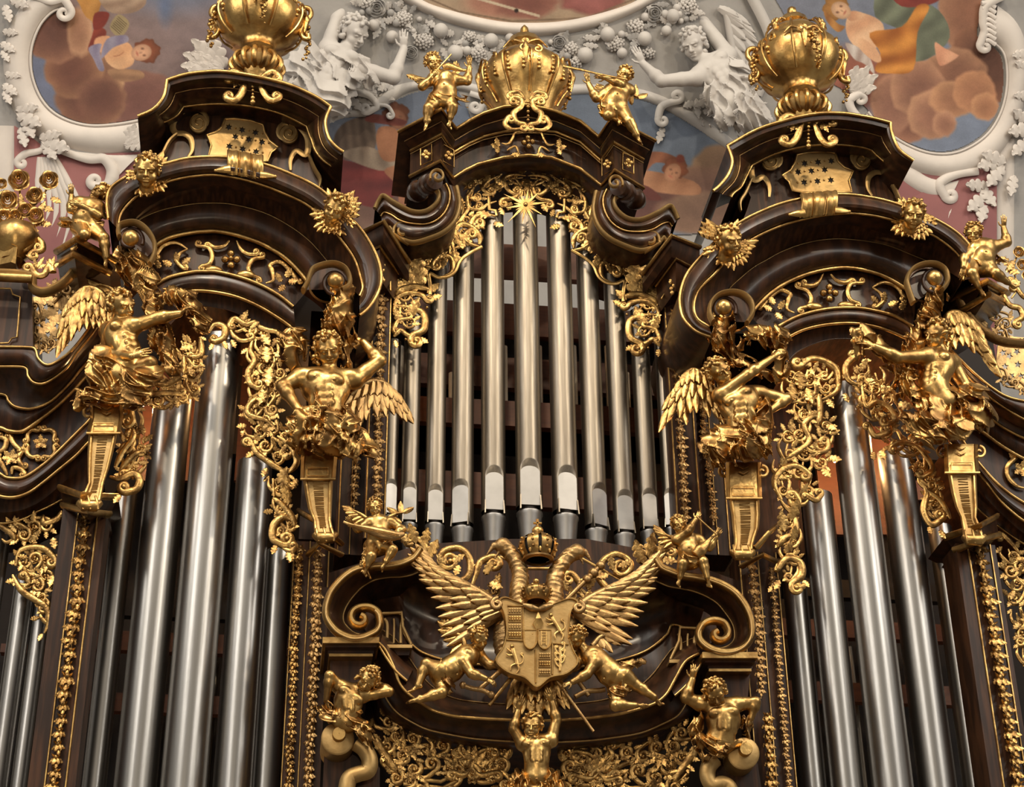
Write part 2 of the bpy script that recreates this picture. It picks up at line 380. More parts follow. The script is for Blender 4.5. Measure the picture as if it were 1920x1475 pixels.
def figure(name, label, cat, y0, H, j, face, crown, adult=True, mat_=None, group=None, putto=False, res=.021, hairn=46, hlen=.0, hands=None, seed=1, feet=None, beard=False, torso=None, cloth=(), female=False):
    """j: joints in px (x, y, proud): head, neck, chest, belly, pelvis, sa, ea, wa, sb, eb, wb [, ka, aa, kb, ab]; a = left in the picture"""
    mat_ = mat_ or GOLD
    sc_ = np.linalg.norm(J(y0, j['chest'])-cm)/FP; Hm = H*sc_
    Q = {k: J(y0, v) for k, v in j.items()}
    pts = np.array(list(Q.values())); lo = pts.min(0)-Hm*1.0; hi = pts.max(0)+Hm*1.0
    S = SDF(lo, hi, Hm*res)
    base = Q['pelvis']
    fwd_ = cdir(*(torso or (0, .1, 1)))
    upt = nz(Q['neck']-Q['pelvis']); frt = nz(fwd_-np.dot(fwd_, upt)*upt); rt = np.cross(frt, upt)
    uc = nz(Q['neck']-Q['chest']); fc = nz(frt-np.dot(frt, uc)*uc); Rc = np.stack([np.cross(fc, uc), fc, uc], 1)
    up_b = nz(Q['belly']-Q['pelvis']); fb = nz(frt-np.dot(frt, up_b)*up_b); Rb = np.stack([np.cross(fb, up_b), fb, up_b], 1)
    k = .16*Hm; m = 1.26 if putto else 1.12; B = 1.0 if putto else 1.10
    sw = np.linalg.norm(Q['sa']-Q['sb'])
    S.ell(Q['chest'], (max(.5*Hm, min(.72*Hm, sw*.42))*B, .44*Hm, .64*Hm), Rc, k)
    S.cap(Q['sa']*.8+Q['neck']*.2, Q['sb']*.8+Q['neck']*.2, .27*Hm*B, None, k)
    S.cap(Q['chest'], Q['belly'], (.50 if not putto else .5)*Hm, (.45 if not putto else .56)*Hm, k)
    S.cap(Q['belly'], Q['pelvis'], (.45 if not putto else .55)*Hm, (.50 if not putto else .5)*Hm, k)
    S.ell(Q['pelvis'], (.56*Hm, .42*Hm, .40*Hm), Rb, k)
    if not putto:
        for s in (-1, 1):
            S.ell(Q['chest']+(Rc[:, 0]*s*.28+Rc[:, 1]*.335+Rc[:, 2]*.18)*Hm, (.29*Hm, (.20 if female else .165)*Hm, .21*Hm), Rc, .04*Hm)
            S.ell(Q['chest']+(Rc[:, 0]*s*.30+Rc[:, 1]*.485+Rc[:, 2]*.12)*Hm, .035*Hm, None, .02*Hm)
            for q in range(3):
                t = .25+.28*q; c = Q['chest']*(1-t)+Q['belly']*t; S.ell(c+(rt*s*.12+frt*.455)*Hm, (.13*Hm, .06*Hm, .12*Hm), Rc, .06*Hm)
            S.ell(Q['chest']*.5+Q['belly']*.5+(rt*s*.40+frt*.16)*Hm, (.12*Hm, .16*Hm, .3*Hm), Rc, .06*Hm)
        S.cap(Q['chest']+(Rc[:, 1]*.56+Rc[:, 2]*.25)*Hm, Q['belly']+frt*.57*Hm, .035*Hm, .03*Hm, .05*Hm, 'sub')
    else:
        S.ell(Q['belly']+frt*.18*Hm, (.46*Hm, .42*Hm, .44*Hm), Rb, .12*Hm)
        for s in (-1, 1): S.ell(Q['chest']+(Rc[:, 0]*s*.24+Rc[:, 1]*.28+Rc[:, 2]*.12)*Hm, (.22*Hm, .16*Hm, .18*Hm), Rc, .07*Hm)
    S.ell(Q['belly']+frt*(.52 if not putto else .62)*Hm, .05*Hm, None, .03*Hm, 'sub')
    for a in 'ab':
        s, e, w = Q['s'+a], Q['e'+a], Q['w'+a]; t_ = 1.26 if putto else 1.2
        S.ell(s, .25*Hm*t_, None, .12*Hm); S.cap(s, e, .215*Hm*t_, .165*Hm*t_, .08*Hm); mid = s*.55+e*.45; S.ell(mid, (.20*Hm, .20*Hm, .23*Hm), None, .08*Hm)
        S.cap(e, w, .175*Hm*t_, .105*Hm*t_, .06*Hm); S.ell(e*.72+w*.28, .185*Hm*t_, None, .07*Hm)
        hd = (hands or {}).get(a, {}); dv = cdir(*hd['d']) if 'd' in hd else nz(w-e); nv = cdir(*hd['n']) if 'n' in hd else cdir(0, 0, 1)
        hand_sdf(S, w, dv, nv, Hm*(1.0 if not putto else .95), hd.get('c', .6), hd.get('s', 1))
    for a in 'ab':
        if 'k'+a in Q:
            hp = Q['pelvis']+rt*(.30*Hm if np.dot(Q['k'+a]-Q['pelvis'], rt) > np.dot(Q['k'+('b' if a == 'a' else 'a')]-Q['pelvis'], rt) else -.30*Hm) if 'kb' in Q and 'ka' in Q else Q['pelvis']
            if 'h'+a in Q: hp = Q['h'+a]
            kn = Q['k'+a]; S.cap(hp, kn, .36*Hm*m, .20*Hm*m, .12*Hm); S.ell(kn, .20*Hm*m, None, .06*Hm)
            if 'a'+a in Q:
                an = Q['a'+a]; S.cap(kn, an, .20*Hm*m, .12*Hm*m, .07*Hm); bk = nz(np.cross(an-kn, rt))*.05*Hm; S.ell(kn*.65+an*.35+bk, .205*Hm*m, None, .08*Hm)
                fd = (feet or {}).get(a); dv = cdir(*fd[:3]) if fd else cdir(0, -.6, .8); uv = nz(kn-an)
                foot_sdf(S, an, dv, uv, Hm*.95)
    if adult and not putto: Hm *= 1.07
    L, R = head_sdf(S, Q['head'], Hm, cdir(*face), cdir(*crown), neck=Q['neck'], adult=adult, seed=seed, beard=beard)
    t = thing(name, label, cat, base, group)
    sobj('body', S, mat_, t, smooth=1)
    hs = SDF(Q['head']-Hm*1.1, Q['head']+Hm*1.0, Hm*res*1.1); hair(hs, L, Hm, hairn, seed=seed, length=hlen); sobj('hair', hs, GOLDF if mat_ is GOLD else mat_, t, smooth=0)
    for cn_, sp in cloth: drape(t, cn_, y0, sp, Hm, mat=DRAPE if mat_ is GOLD else mat_)
    return t
def drape(t, name, y0, sp, Hm, mat=None, res=.028):
    """sp: list of ((x,y,w),(x,y,w), ra_px, rb_px, fold direction angle, amp)"""
    sc_ = np.linalg.norm(J(y0, sp[0][0])-cm)/FP
    pts = np.array([J(y0, q) for s in sp for q in s[:2]]); rmax = max(max(s[2], s[3]) for s in sp)*sc_*1.5
    S = SDF(pts.min(0)-rmax-.03, pts.max(0)+rmax+.03, max(Hm*res, .005))
    for i, s in enumerate(sp):
        a = math.radians(s[4]); d = rg*math.cos(a)+upv*math.sin(a)-fw*.4
        S.cap(J(y0, s[0]), J(y0, s[1]), s[2]*sc_, s[3]*sc_, .05*Hm, fold=((s[5] if len(s) > 5 else .1)*Hm*1.5, d, 2*math.pi/(.30*Hm), i*1.3))
    return sobj(name, S, mat or GOLDF, t, smooth=1)
# feather and leaf templates (unit length along x, unit width along y)
def feather_tm(n=9, serr=True):
    g = []
    for i in range(n+1):
        t = i/n; w = .5*math.sin(math.pi*min(1, t*.82+.13))**.6*(1-.08*(i % 2)) if i < n else .06
        g.append([(t, -w, -.10-.15*t), (t+.02*(i % 2), -w*.5, .10), (t, 0, .26-.1*t), (t+.02*(i % 2), w*.5, .10), (t, w, -.10-.15*t), (t, w*.6, -.3), (t, -w*.6, -.3)])
    m = MB(); m.grid(np.array(g), cv=True); k = 7*n; m.f += [tuple(range(6, -1, -1)), tuple(range(k, k+7))]
    v, f = m.get(); return v, f
def leaf_tm(n=21, lobes=3.5, curlup=.35):
    g = []
    for i in range(n+1):
        t = i/n; w = .5*math.sin(math.pi*(t*.9+.08))**.6*(.60+.40*abs(math.sin(math.pi*lobes*t))**.6) if i < n else .03
        z = .10*math.sin(math.pi*t)+curlup*t*t; x = t*(1-.1*t)
        g.append([(x, -w, z-.10), (x+.05, -w*.55, z+.05), (x, 0, z-.02), (x+.05, w*.55, z+.05), (x, w, z-.10), (x, w*.5, z-.2), (x, -w*.5, z-.2)])
    m = MB(); m.grid(np.array(g), cv=True); k = 7*n; m.f += [tuple(range(6, -1, -1)), tuple(range(k, k+7))]
    return m.get()
FEA = feather_tm(); LEA = leaf_tm()
FEM = {m.name: to_mesh('feather', FEA[0], FEA[1], m, sharp=40) for m in (GOLDF, BRONZE)}
def wing_parts(t, fr, arm, layers, mat_=None, name='wing', r=5):
    """arm: spline px; layers: list of (n, length0, length1, angle0, angle1, width, w, s0, s1)"""
    mat_ = mat_ or GOLDF
    a = cr(arm, 8); pa = fr(a[:, 0], a[:, 1], (a[:, 2] if a.shape[1] > 2 else 0)+3.0)
    mb = MB(); mb.tube(pa, np.interp(np.linspace(0, 1, len(pa)), (0, .3, 1), (r, r*.9, r*.4))*fr.k, 10)
    w = obj(name, mb, mat_, t)
    for (n, l0, l1, a0, a1, wd, pr, s0, s1) in layers:
        for i in range(n):
            u = i/max(1, n-1); s = s0+(s1-s0)*u; q = a[int(s*(len(a)-1))]
            L = l0+(l1-l0)*u; an = a0+(a1-a0)*u+random.uniform(-2.5, 2.5)
            pw = (q[2] if len(q) > 2 else 0)+pr
            inst('feather', FEM[mat_.name if mat_.name in FEM else GOLDF.name], w, frame(fr, q[0], q[1], an, L*random.uniform(.94, 1.05), wd*1.22, T=wd*.6, w=pw+i*.15, tilt=.08))
    return w
# ---------------------------------------------------------------- loft, beads, pipes
def curve3(c, y, n, sharp=False):
    c = np.array(c, float)
    if c.shape[1] == 2: c = np.c_[c, np.full(len(c), 0.0)]; add = y
    else: add = 0.0; 
    q = c if sharp else cr(c, 8)
    q = resample(q, n)
    q[:, 2] += add
    return q
def bowf(xc, hw, d): return lambda x: -d*(1-np.clip(((x-xc)/hw), -1, 1)**2)
def loft(curves, bulges, n=60, bow=None, sharp=False, back=None, seg=6):
    """curves: list of (pixel curve, y); bulges: one per strip, px proud (+) or hollow (-)."""
    rows = []
    C = [curve3(c, y, n, sharp) for c, y in curves]
    for i in range(len(C)-1):
        a, b = C[i], C[i+1]; bg = bulges[i]
        k = seg if bg else 1
        for j in range(k):
            t = j/k; q = a*(1-t)+b*t; q = q.copy(); q[:, 2] -= bg*K*math.sin(math.pi*t)
            rows.append(q)
    rows.append(C[-1])
    R = np.array(rows)
    if bow is not None: R[..., 2] += bow(R[..., 0])
    g = P(R[..., 0], R[..., 1], R[..., 2])
    if back is not None:
        f = g[0].copy(); f[:, 1] = back; l = g[-1].copy(); l[:, 1] = back
        g = np.concatenate([f[None], g, l[None]], 0)
    mb = MB(); mb.grid(g); return mb
def bead(c, y, r, bow=None, n=None, sharp=False, sides=8, mb=None, flat=1.0, taper=False):
    q = np.array(c, float)
    if not sharp and len(q) > 2: q = cr(q, 8)
    if n: q = resample(q, n)
    yy = np.full(len(q), y) if q.shape[1] == 2 else q[:, 2]+y
    if bow is not None: yy = yy+bow(q[:, 0])
    rr = r*K
    if taper: rr = r*K*np.interp(np.linspace(0, 1, len(q)), (0, .1, .6, 1), (.5, 1, 1, .35))
    mb = mb or MB(); mb.tube(P(q[:, 0], q[:, 1], yy), rr, sides, flat); return mb
def mirror_pts(pts, ax, tilt):     # mirror a traced curve about the case's centre line
    return [(2*ax-p[0], p[1]+tilt*(2*ax-2*p[0]))+tuple(p[2:]) for p in pts]

def pipe(xa, ya, xb, yb, w, y, mouth=None, label='', group=None, mat_=TIN, name='organ_pipe', mrot=0):
    """axis through pixel (xb,yb) at the bottom; top at pixel row ya; w = width in px at the bottom row"""
    pb = P(xb, yb, y); pt = P(xa, ya, y)
    x = (pb[0]+pt[0])/2; yy = y
    d = np.linalg.norm(pb-cm); r = w/2*d/FP
    z0, z1 = pb[2], pt[2]
    t = thing(name, label, 'organ pipe', (x, yy, z0), group)
    N = 28
    if mouth is None:
        mb = MB(); mb.lathe((x, yy, 0), [(r, z0), (r, z1), (r*.97, z1+.001), (r*.6, z1-.02)], N)
        obj('body', mb, mat_, t)
        return t
    # mouth = (top px row, bottom px row of upper lip)
    zt, zl = P(xb, mouth[0], y)[2], P(xb, mouth[1], y)[2]
    a = math.radians(-90+mrot); nx, ny = math.cos(a), math.sin(a); tx, ty = -ny, nx
    M = 56; an = np.arange(M)*2*math.pi/M; U_ = r*np.sin(an); D_ = r*np.cos(an); dep = r*.66; hw = math.sqrt(r*r-dep*dep)
    front = (np.cos(an) > 0) & (np.abs(U_) < hw); zt2 = zt-hw*.7
    zA = np.where(front, zt2+hw*.75*np.sqrt(np.clip(1-(U_/hw)**2, 0, 1)), zt2)
    Df = np.where(front, np.minimum(D_, dep), D_)
    def rw(D, z): return np.stack([x+tx*U_+nx*D, yy+ty*U_+ny*D, np.broadcast_to(z, (M,))], 1)
    mb = MB(); mb.grid(np.array([rw(Df*.9, zl-.004)*1.0, rw(Df, zl), rw(Df, zA-r*.42*front-(~front)*.01), rw(D_*.985+Df*.015, zA), rw(D_, np.maximum(zA, zt2)+.012), rw(D_, z1), rw(D_*.97, z1+.001)]), cv=True); obj('body', mb, mat_, t, sharp=40)
    def w3(u, z, dd): return (x+tx*u+nx*dd, yy+ty*u+ny*dd, z)
    us = np.linspace(-1, 1, 13)*hw*.97; top = zt2+hw*.75*np.sqrt(np.clip(1-(us/hw)**2, 0, 1))-r*.44
    ol = [(us[0], zl-.002)]+list(zip(us, top))+[(us[-1], zl-.002)]
    mb = MB(); mb.prism(np.array([w3(u, z, dep+r*.035) for u, z in ol])[::-1], np.array([w3(u, z, dep-r*.05) for u, z in ol])[::-1]); obj('upper_lip', mb, TINL, t, sharp=25)
    # languid slot
    zs = zl-r*.45
    mb = MB(); mb.lathe((x, yy, 0), [(r*.62, zl+.004), (r*.62, zs)], N); obj('languid', mb, INNER, t)
    for s in (-1, 1):
        mb = MB()
        f4 = [w3(s*hw*.93, zl+r*.8, dep+r*.1), w3(s*hw*1.04, zl+r*.8, dep+r*.1), w3(s*hw*1.1, zs, dep+r*.28), w3(s*hw*.96, zs, dep+r*.28)]
        b4 = [w3(s*hw*.93, zl+r*.8, r*.4), w3(s*hw*1.04, zl+r*.8, r*.4), w3(s*hw*1.1, zs, r*.4), w3(s*hw*.96, zs, r*.4)]
        mb.prism(np.array(f4), np.array(b4)); obj('ear', mb, TIND, t)
    zb = z0-2.6*r*2
    mb = MB(); mb.lathe((x, yy, 0), [(r*.5, zs+.002), (r*.98, zs), (r*.99, zs-r*.15), (r*.93, zs-r*.3), (r*.3, zs-r*6.5), (r*.28, zs-r*7)], N); obj('foot', mb, TINL, t)
    return t
# centre bank: (x at row 640, x at row 880, width, mouth top row, lip bottom row, plan offset, turn of the mouth)
CP = [(736, 733, 29, 905, 965, .06, 20), (773, 771, 33, 912, 978, .02, 0), (819, 819, 37, 917, 979, -.02, 0),
      (868, 869, 42, 908, 984, -.05, -22), (924, 924, 46, 884, 961, -.10, 0), (984, 992, 50, 872, 953, -.14, 0),
      (1045, 1060, 49, 884, 961, -.10, 8), (1100, 1114, 43, 914, 988, -.05, 24), (1151, 1165, 40, 927, 997, -.02, 5),
      (1199, 1211, 36, 924, 991, .02, 0), (1242, 1253, 30, 922, 986, .06, -18)]
_ord = ['leftmost', 'second from the left', 'third from the left', 'fourth from the left', 'fifth from the left', 'tallest middle', 'fifth from the right', 'fourth from the right', 'third from the right', 'second from the right', 'rightmost']
_top = [655, 590, 520, 470, 420, 395, 420, 480, 530, 600, 640]
for (xa, xb, w, mt, mbm, dy, rot), o_, tp in zip(CP, _ord, _top):
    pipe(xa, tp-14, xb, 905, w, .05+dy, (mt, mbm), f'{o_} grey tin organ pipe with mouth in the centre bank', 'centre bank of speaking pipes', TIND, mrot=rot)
# left tower, right tower, far left: (x at top row, top row, x at 1475, width)
LT = [(229, 925, 181, 44, .05), (325, 750, 250, 77, -.18), (414, 640, 342, 84, -.32), (478, 870, 433, 70, -.18), (524, 1035, 495, 50, .0)]
_l = ['leftmost narrow', 'second broad', 'broadest middle', 'fourth broad', 'rightmost narrow']
for (xa, ya, xb, w, y), o_ in zip(LT, _l):
    pipe(xa, ya, xb, 1500, w, y, None, f'{o_} tall tin organ pipe in the left tower', 'tall pipes of the left tower')
RT = [(1489, 1085, 1529, 46, .0), (1531, 930, 1592, 60, -.18), (1588, 730, 1675, 75, -.32), (1678, 850, 1760, 68, -.18), (1768, 990, 1827, 46, .05)]
for (xa, ya, xb, w, y), o_ in zip(RT, ['leftmost narrow', 'second broad', 'broadest middle', 'fourth broad', 'rightmost narrow']):
    pipe(xa, ya, xb, 1500, w, y, None, f'{o_} tall tin organ pipe in the right tower', 'tall pipes of the right tower')
for (xa, ya, xb, w, y), o_ in zip([(-4, 990, -70, 44, .1), (36, 1080, 5, 38, .12), (72, 1120, 42, 34, .16)], ['partly cut-off', 'middle', 'nearest to the post']):
    pipe(xa, ya, xb, 1500, w, y, None, f'tin pipe at the far left edge of the case, {o_} of three', 'pipes at the far left edge')
# ---------------------------------------------------------------- painted vault with stucco
def vgrid(x0, x1, a0, a1, nx, na, r=CR):
    xs = np.linspace(x0, x1, nx); an = np.radians(np.linspace(a0, a1, na))
    X, A = np.meshgrid(xs, an); return np.stack([X, CY+r*np.cos(A), CZ+r*np.sin(A)], -1)
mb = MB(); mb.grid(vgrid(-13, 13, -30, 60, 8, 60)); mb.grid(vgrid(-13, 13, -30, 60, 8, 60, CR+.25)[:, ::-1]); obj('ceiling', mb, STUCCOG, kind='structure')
def vcol_mat(name):
    m = bpy.data.materials.new(name); m.use_nodes = True; nt = m.node_tree; b = nt.nodes['Principled BSDF']; b.inputs['Roughness'].default_value = .8
    a = nt.nodes.new('ShaderNodeVertexColor'); a.layer_name = 'paint'
    n = nt.nodes.new('ShaderNodeTexNoise'); n.inputs['Scale'].default_value = 60; mr = nt.nodes.new('ShaderNodeMapRange'); mr.inputs[3].default_value = .84; mr.inputs[4].default_value = 1.14
    g = nt.nodes.new('ShaderNodeNewGeometry'); nt.links.new(g.outputs['Position'], n.inputs['Vector']); nt.links.new(n.outputs['Fac'], mr.inputs[0])
    x = nt.nodes.new('ShaderNodeVectorMath'); x.operation = 'SCALE'; nt.links.new(a.outputs['Color'], x.inputs[0]); nt.links.new(mr.outputs[0], x.inputs['Scale']); nt.links.new(x.outputs[0], b.inputs['Base Color'])
    return m
FRESCO = vcol_mat('fresco_paint')
def lin(c): c = np.array(c, float)/255; return np.where(c < .04, c/12.9, ((c+.055)/1.055)**2.4)
class Paint:
    def __init__(s, X, Y, base): s.X = X; s.Y = Y; s.C = np.ones(X.shape+(3,))*np.array(base, float)
    def mixin(s, m, c): s.C = s.C*(1-m[..., None])+np.asarray(c, float)*m[..., None]
    def sm(s, d, w): return np.clip(.5-d/w, 0, 1)
    def blob(s, x, y, rx, ry, c, c2=None, rot=0, soft=3, lit=(0, 0), wob=0.0):
        a = math.radians(rot); dx, dy = s.X-x, s.Y-y; u = (dx*math.cos(a)-dy*math.sin(a))/rx; v = (dx*math.sin(a)+dy*math.cos(a))/ry
        r = np.sqrt(u*u+v*v)
        if wob: th = np.arctan2(v, u); r = np.maximum(r+(wob*np.sin(th*5+x)+wob*.6*np.sin(th*9+y)+wob*.4*np.sin(th*14+y))*np.minimum(r, 1), 0)
        m = s.sm((r-1)*min(rx, ry), soft)
        col = np.ones_like(s.C)*np.array(c, float)
        if c2 is not None:
            k = np.clip(r**2.2*.85+(u*lit[0]+v*lit[1])*.6, 0, 1)[..., None]; col = col*(1-k)+np.array(c2, float)*k
        s.C = s.C*(1-m[..., None])+col*m[..., None]
    def grad(s, x0, y0, x1, y1, c0, c1):
        t = np.clip(((s.X-x0)*(x1-x0)+(s.Y-y0)*(y1-y0))/((x1-x0)**2+(y1-y0)**2), 0, 1)[..., None]; s.C = np.array(c0, float)*(1-t)+np.array(c1, float)*t
    def poly(s, pts, c, c2=None, soft=2.0, stripes=0, ang=0):
        pts = cr(pts, 4, closed=True); ins = inpoly(s.X, s.Y, pts); d = np.full(s.X.shape, 1e9)
        x0, y0, x1, y1 = pts[:, 0].min()-6, pts[:, 1].min()-6, pts[:, 0].max()+6, pts[:, 1].max()+6
        near = (s.X > x0) & (s.X < x1) & (s.Y > y0) & (s.Y < y1)
        if not near.any(): return
        xx, yy = s.X[near], s.Y[near]; dd = np.full(xx.shape, 1e9)
        for i in range(len(pts)):
            a, b = pts[i], pts[(i+1) % len(pts)]; ab = b-a; t = np.clip(((xx-a[0])*ab[0]+(yy-a[1])*ab[1])/(ab@ab+1e-9), 0, 1)
            dd = np.minimum(dd, np.hypot(xx-a[0]-ab[0]*t, yy-a[1]-ab[1]*t))
        d[near] = dd; m = s.sm(np.where(ins, -d, d), soft); col = np.ones_like(s.C)*np.array(c, float)
        if c2 is not None:
            a = math.radians(ang); u = (s.X*math.cos(a)+s.Y*math.sin(a)); v = s.Y*math.cos(a)-s.X*math.sin(a); k = (.5+.28*np.sin(u*(stripes or .25)*.55+2.2*np.sin(v*.045+u*.02))+.22*np.sin(u*.13+v*.05))[..., None]; col = col*(1-k)+np.array(c2, float)*k
        s.C = s.C*(1-m[..., None])+col*m[..., None]
    def line(s, pts, c, w=1.5):
        for a, b in zip(pts[:-1], pts[1:]):
            a = np.array(a, float); b = np.array(b, float); ab = b-a; t = np.clip(((s.X-a[0])*ab[0]+(s.Y-a[1])*ab[1])/(ab@ab+1e-9), 0, 1)
            s.mixin(s.sm(np.hypot(s.X-a[0]-ab[0]*t, s.Y-a[1]-ab[1]*t)-w/2, 1.3), c)
    def face(s, x, y, r, rot, skin=(205, 160, 125), hairc=(130, 80, 50)):
        a = math.radians(rot); ux, uy = math.cos(a), math.sin(a)       # crown direction in the picture
        s.blob(x+ux*r*.35, y-uy*r*.35, r*1.12, r*1.02, hairc, tuple(k*.7 for k in hairc), soft=2, wob=.07)
        s.blob(x-ux*r*.12, y+uy*r*.12, r*.88, r*.70, skin, tuple(k*.78 for k in skin), rot=rot, soft=2)
        px_, py_ = -uy, -ux
        for sg in (-1, 1): s.blob(x+px_*sg*r*.3+ux*.05*r, y+py_*sg*r*.3-uy*.05*r, r*.13, r*.09, (120, 84, 66), soft=2.2)
        s.blob(x-ux*r*.5, y+uy*r*.5, r*.2, r*.08, (170, 104, 84), rot=rot+90, soft=2); s.blob(x-ux*r*.22, y+uy*r*.22, r*.14, r*.07, tuple(k*.8 for k in skin), rot=rot, soft=1.5)
def inpoly(X, Y, pts):
    ins = np.zeros(X.shape, bool); n = len(pts)
    for i in range(n):
        x0, y0 = pts[i]; x1, y1 = pts[(i+1) % n]
        c = ((y0 > Y) != (y1 > Y)); ins ^= c & (X < (x1-x0)*(Y-y0)/((y1-y0) if y1 != y0 else 1e-9)+x0)
    return ins
def fresco(label, outline, paint, step=1.6, w=2.0):
    o = cr(outline, 6, closed=True); x0, y0 = o.min(0); x1, y1 = o.max(0)
    xs = np.arange(x0, x1+step, step); ys = np.arange(y0, y1+step, step); X, Y = np.meshgrid(xs, ys)
    pn = Paint(X, Y, (120, 105, 100)); paint(pn)
    nz_ = sum(np.sin(X*.05*k+3*np.sin(Y*.037*k+k)+k*2)*np.cos(Y*.045*k+2*np.sin(X*.041*k)) /k for k in (1, 2.3, 4.1, 7.3)); pn.C = pn.C*(1+.045*nz_[..., None])
    V = VC(X, Y, np.full(X.shape, w)); ins = inpoly(X, Y, o)
    a, b = X.shape; cell = ins[:-1, :-1] & ins[1:, 1:] & ins[:-1, 1:] & ins[1:, :-1]
    idx = np.arange(a*b).reshape(a, b); i, j = np.nonzero(cell)
    F = np.stack([idx[i, j], idx[i+1, j], idx[i+1, j+1], idx[i, j+1]], 1)
    used = np.unique(F); mp = np.full(a*b, -1); mp[used] = np.arange(len(used)); F = mp[F]; V = V.reshape(-1, 3)[used]; C = lin(pn.C.reshape(-1, 3)[used])
    c = (V.min(0)+V.max(0))/2; me = bpy.data.meshes.new('fresco')
    me.vertices.add(len(V)); me.vertices.foreach_set('co', (V-c).astype(np.float32).ravel()); me.loops.add(len(F)*4); me.loops.foreach_set('vertex_index', F.astype(np.int32).ravel())
    me.polygons.add(len(F)); me.polygons.foreach_set('loop_start', np.arange(0, len(F)*4, 4, dtype=np.int32)); me.update(calc_edges=True)
    at = me.color_attributes.new('paint', 'FLOAT_COLOR', 'POINT'); at.data.foreach_set('color', np.c_[C, np.ones(len(C))].astype(np.float32).ravel())
    me.materials.append(FRESCO); ob = bpy.data.objects.new('fresco', me); COL.objects.link(ob); ob.location = c; ob['label'] = label; ob['category'] = 'fresco'; WL[ob.name] = c
    return ob
CL = [(112, 78, 62), (168, 128, 100)]
def p_left(p):
    p.grad(60, 230, 420, -60, (138, 108, 98), (124, 112, 116)); p.blob(330, -20, 130, 60, (112, 116, 134), (128, 112, 112), soft=60); p.blob(310, 10, 12, 30, (95, 105, 130), soft=16)
    p.blob(90, 150, 70, 90, (104, 110, 132), (94, 98, 118), soft=8); p.blob(205, 226, 24, 16, (108, 112, 132), soft=8)
    for b in [(270, 190, 80, 55, (112, 74, 66), (140, 100, 88)), (170, 190, 66, 50, (98, 62, 52), (152, 112, 86)), (190, 140, 44, 60, (122, 84, 66), (196, 156, 116)), (140, 130, 56, 55, (104, 66, 54), (160, 118, 88)), (105, 60, 58, 58, (98, 64, 54), (150, 108, 84)), (150, 60, 24, 46, (150, 108, 84), (190, 148, 116))]:
        p.blob(*b[:4], b[4], b[5], soft=6, lit=(.25, -.1), wob=.03)
    p.blob(190, 185, 45, 40, (100, 64, 54), (128, 88, 70), soft=14)
    p.poly([(180, 50), (200, 60), (185, 90), (165, 95), (172, 70)], (140, 60, 44), (110, 44, 34), stripes=.4, ang=60)
    p.poly([(138, -20), (150, 10), (160, 30), (172, 40), (180, 55), (174, 38), (186, 20), (190, -20)], (198, 146, 80), (160, 108, 52), stripes=.3, ang=20)
    p.poly([(180, -30), (200, 20), (250, 24), (275, 0), (240, -40)], (176, 150, 128), (138, 112, 94), stripes=.5, ang=70)
    p.poly([(178, 25), (205, 25), (195, 50), (176, 55)], (120, 46, 36))
    p.poly([(206, 52), (222, 27), (243, 44), (226, 70)], (150, 132, 98))
    for k in range(7): p.line([(209+k*2.2, 50-k*3.0), (225+k*2.2, 64-k*3.0)], (74, 58, 40), 1.0)
    p.poly([(205, 130), (260, 132), (270, 146), (235, 154), (210, 146)], (168, 128, 96), (130, 96, 74), stripes=.5, ang=80)
    p.poly([(180, 72), (205, 68), (215, 85), (200, 100), (178, 92)], (212, 160, 122), (190, 132, 98), stripes=.1)
    p.poly([(196, 92), (215, 84), (240, 80), (252, 100), (248, 122), (222, 130), (200, 116)], (222, 178, 138), (196, 146, 108), stripes=.09, ang=40)
    p.poly([(166, 90), (190, 82), (188, 100), (196, 130), (186, 132), (176, 112)], (150, 142, 158), (112, 104, 128), stripes=.5)
    p.poly([(200, 74), (235, 66), (240, 78), (212, 90), (190, 110)], (146, 140, 156), (118, 108, 130), stripes=.4); p.line([(214, 106), (224, 104), (232, 98)], (160, 104, 76), 1.6)
    p.face(268, 98, 22, 15, (208, 158, 126), (140, 78, 52))
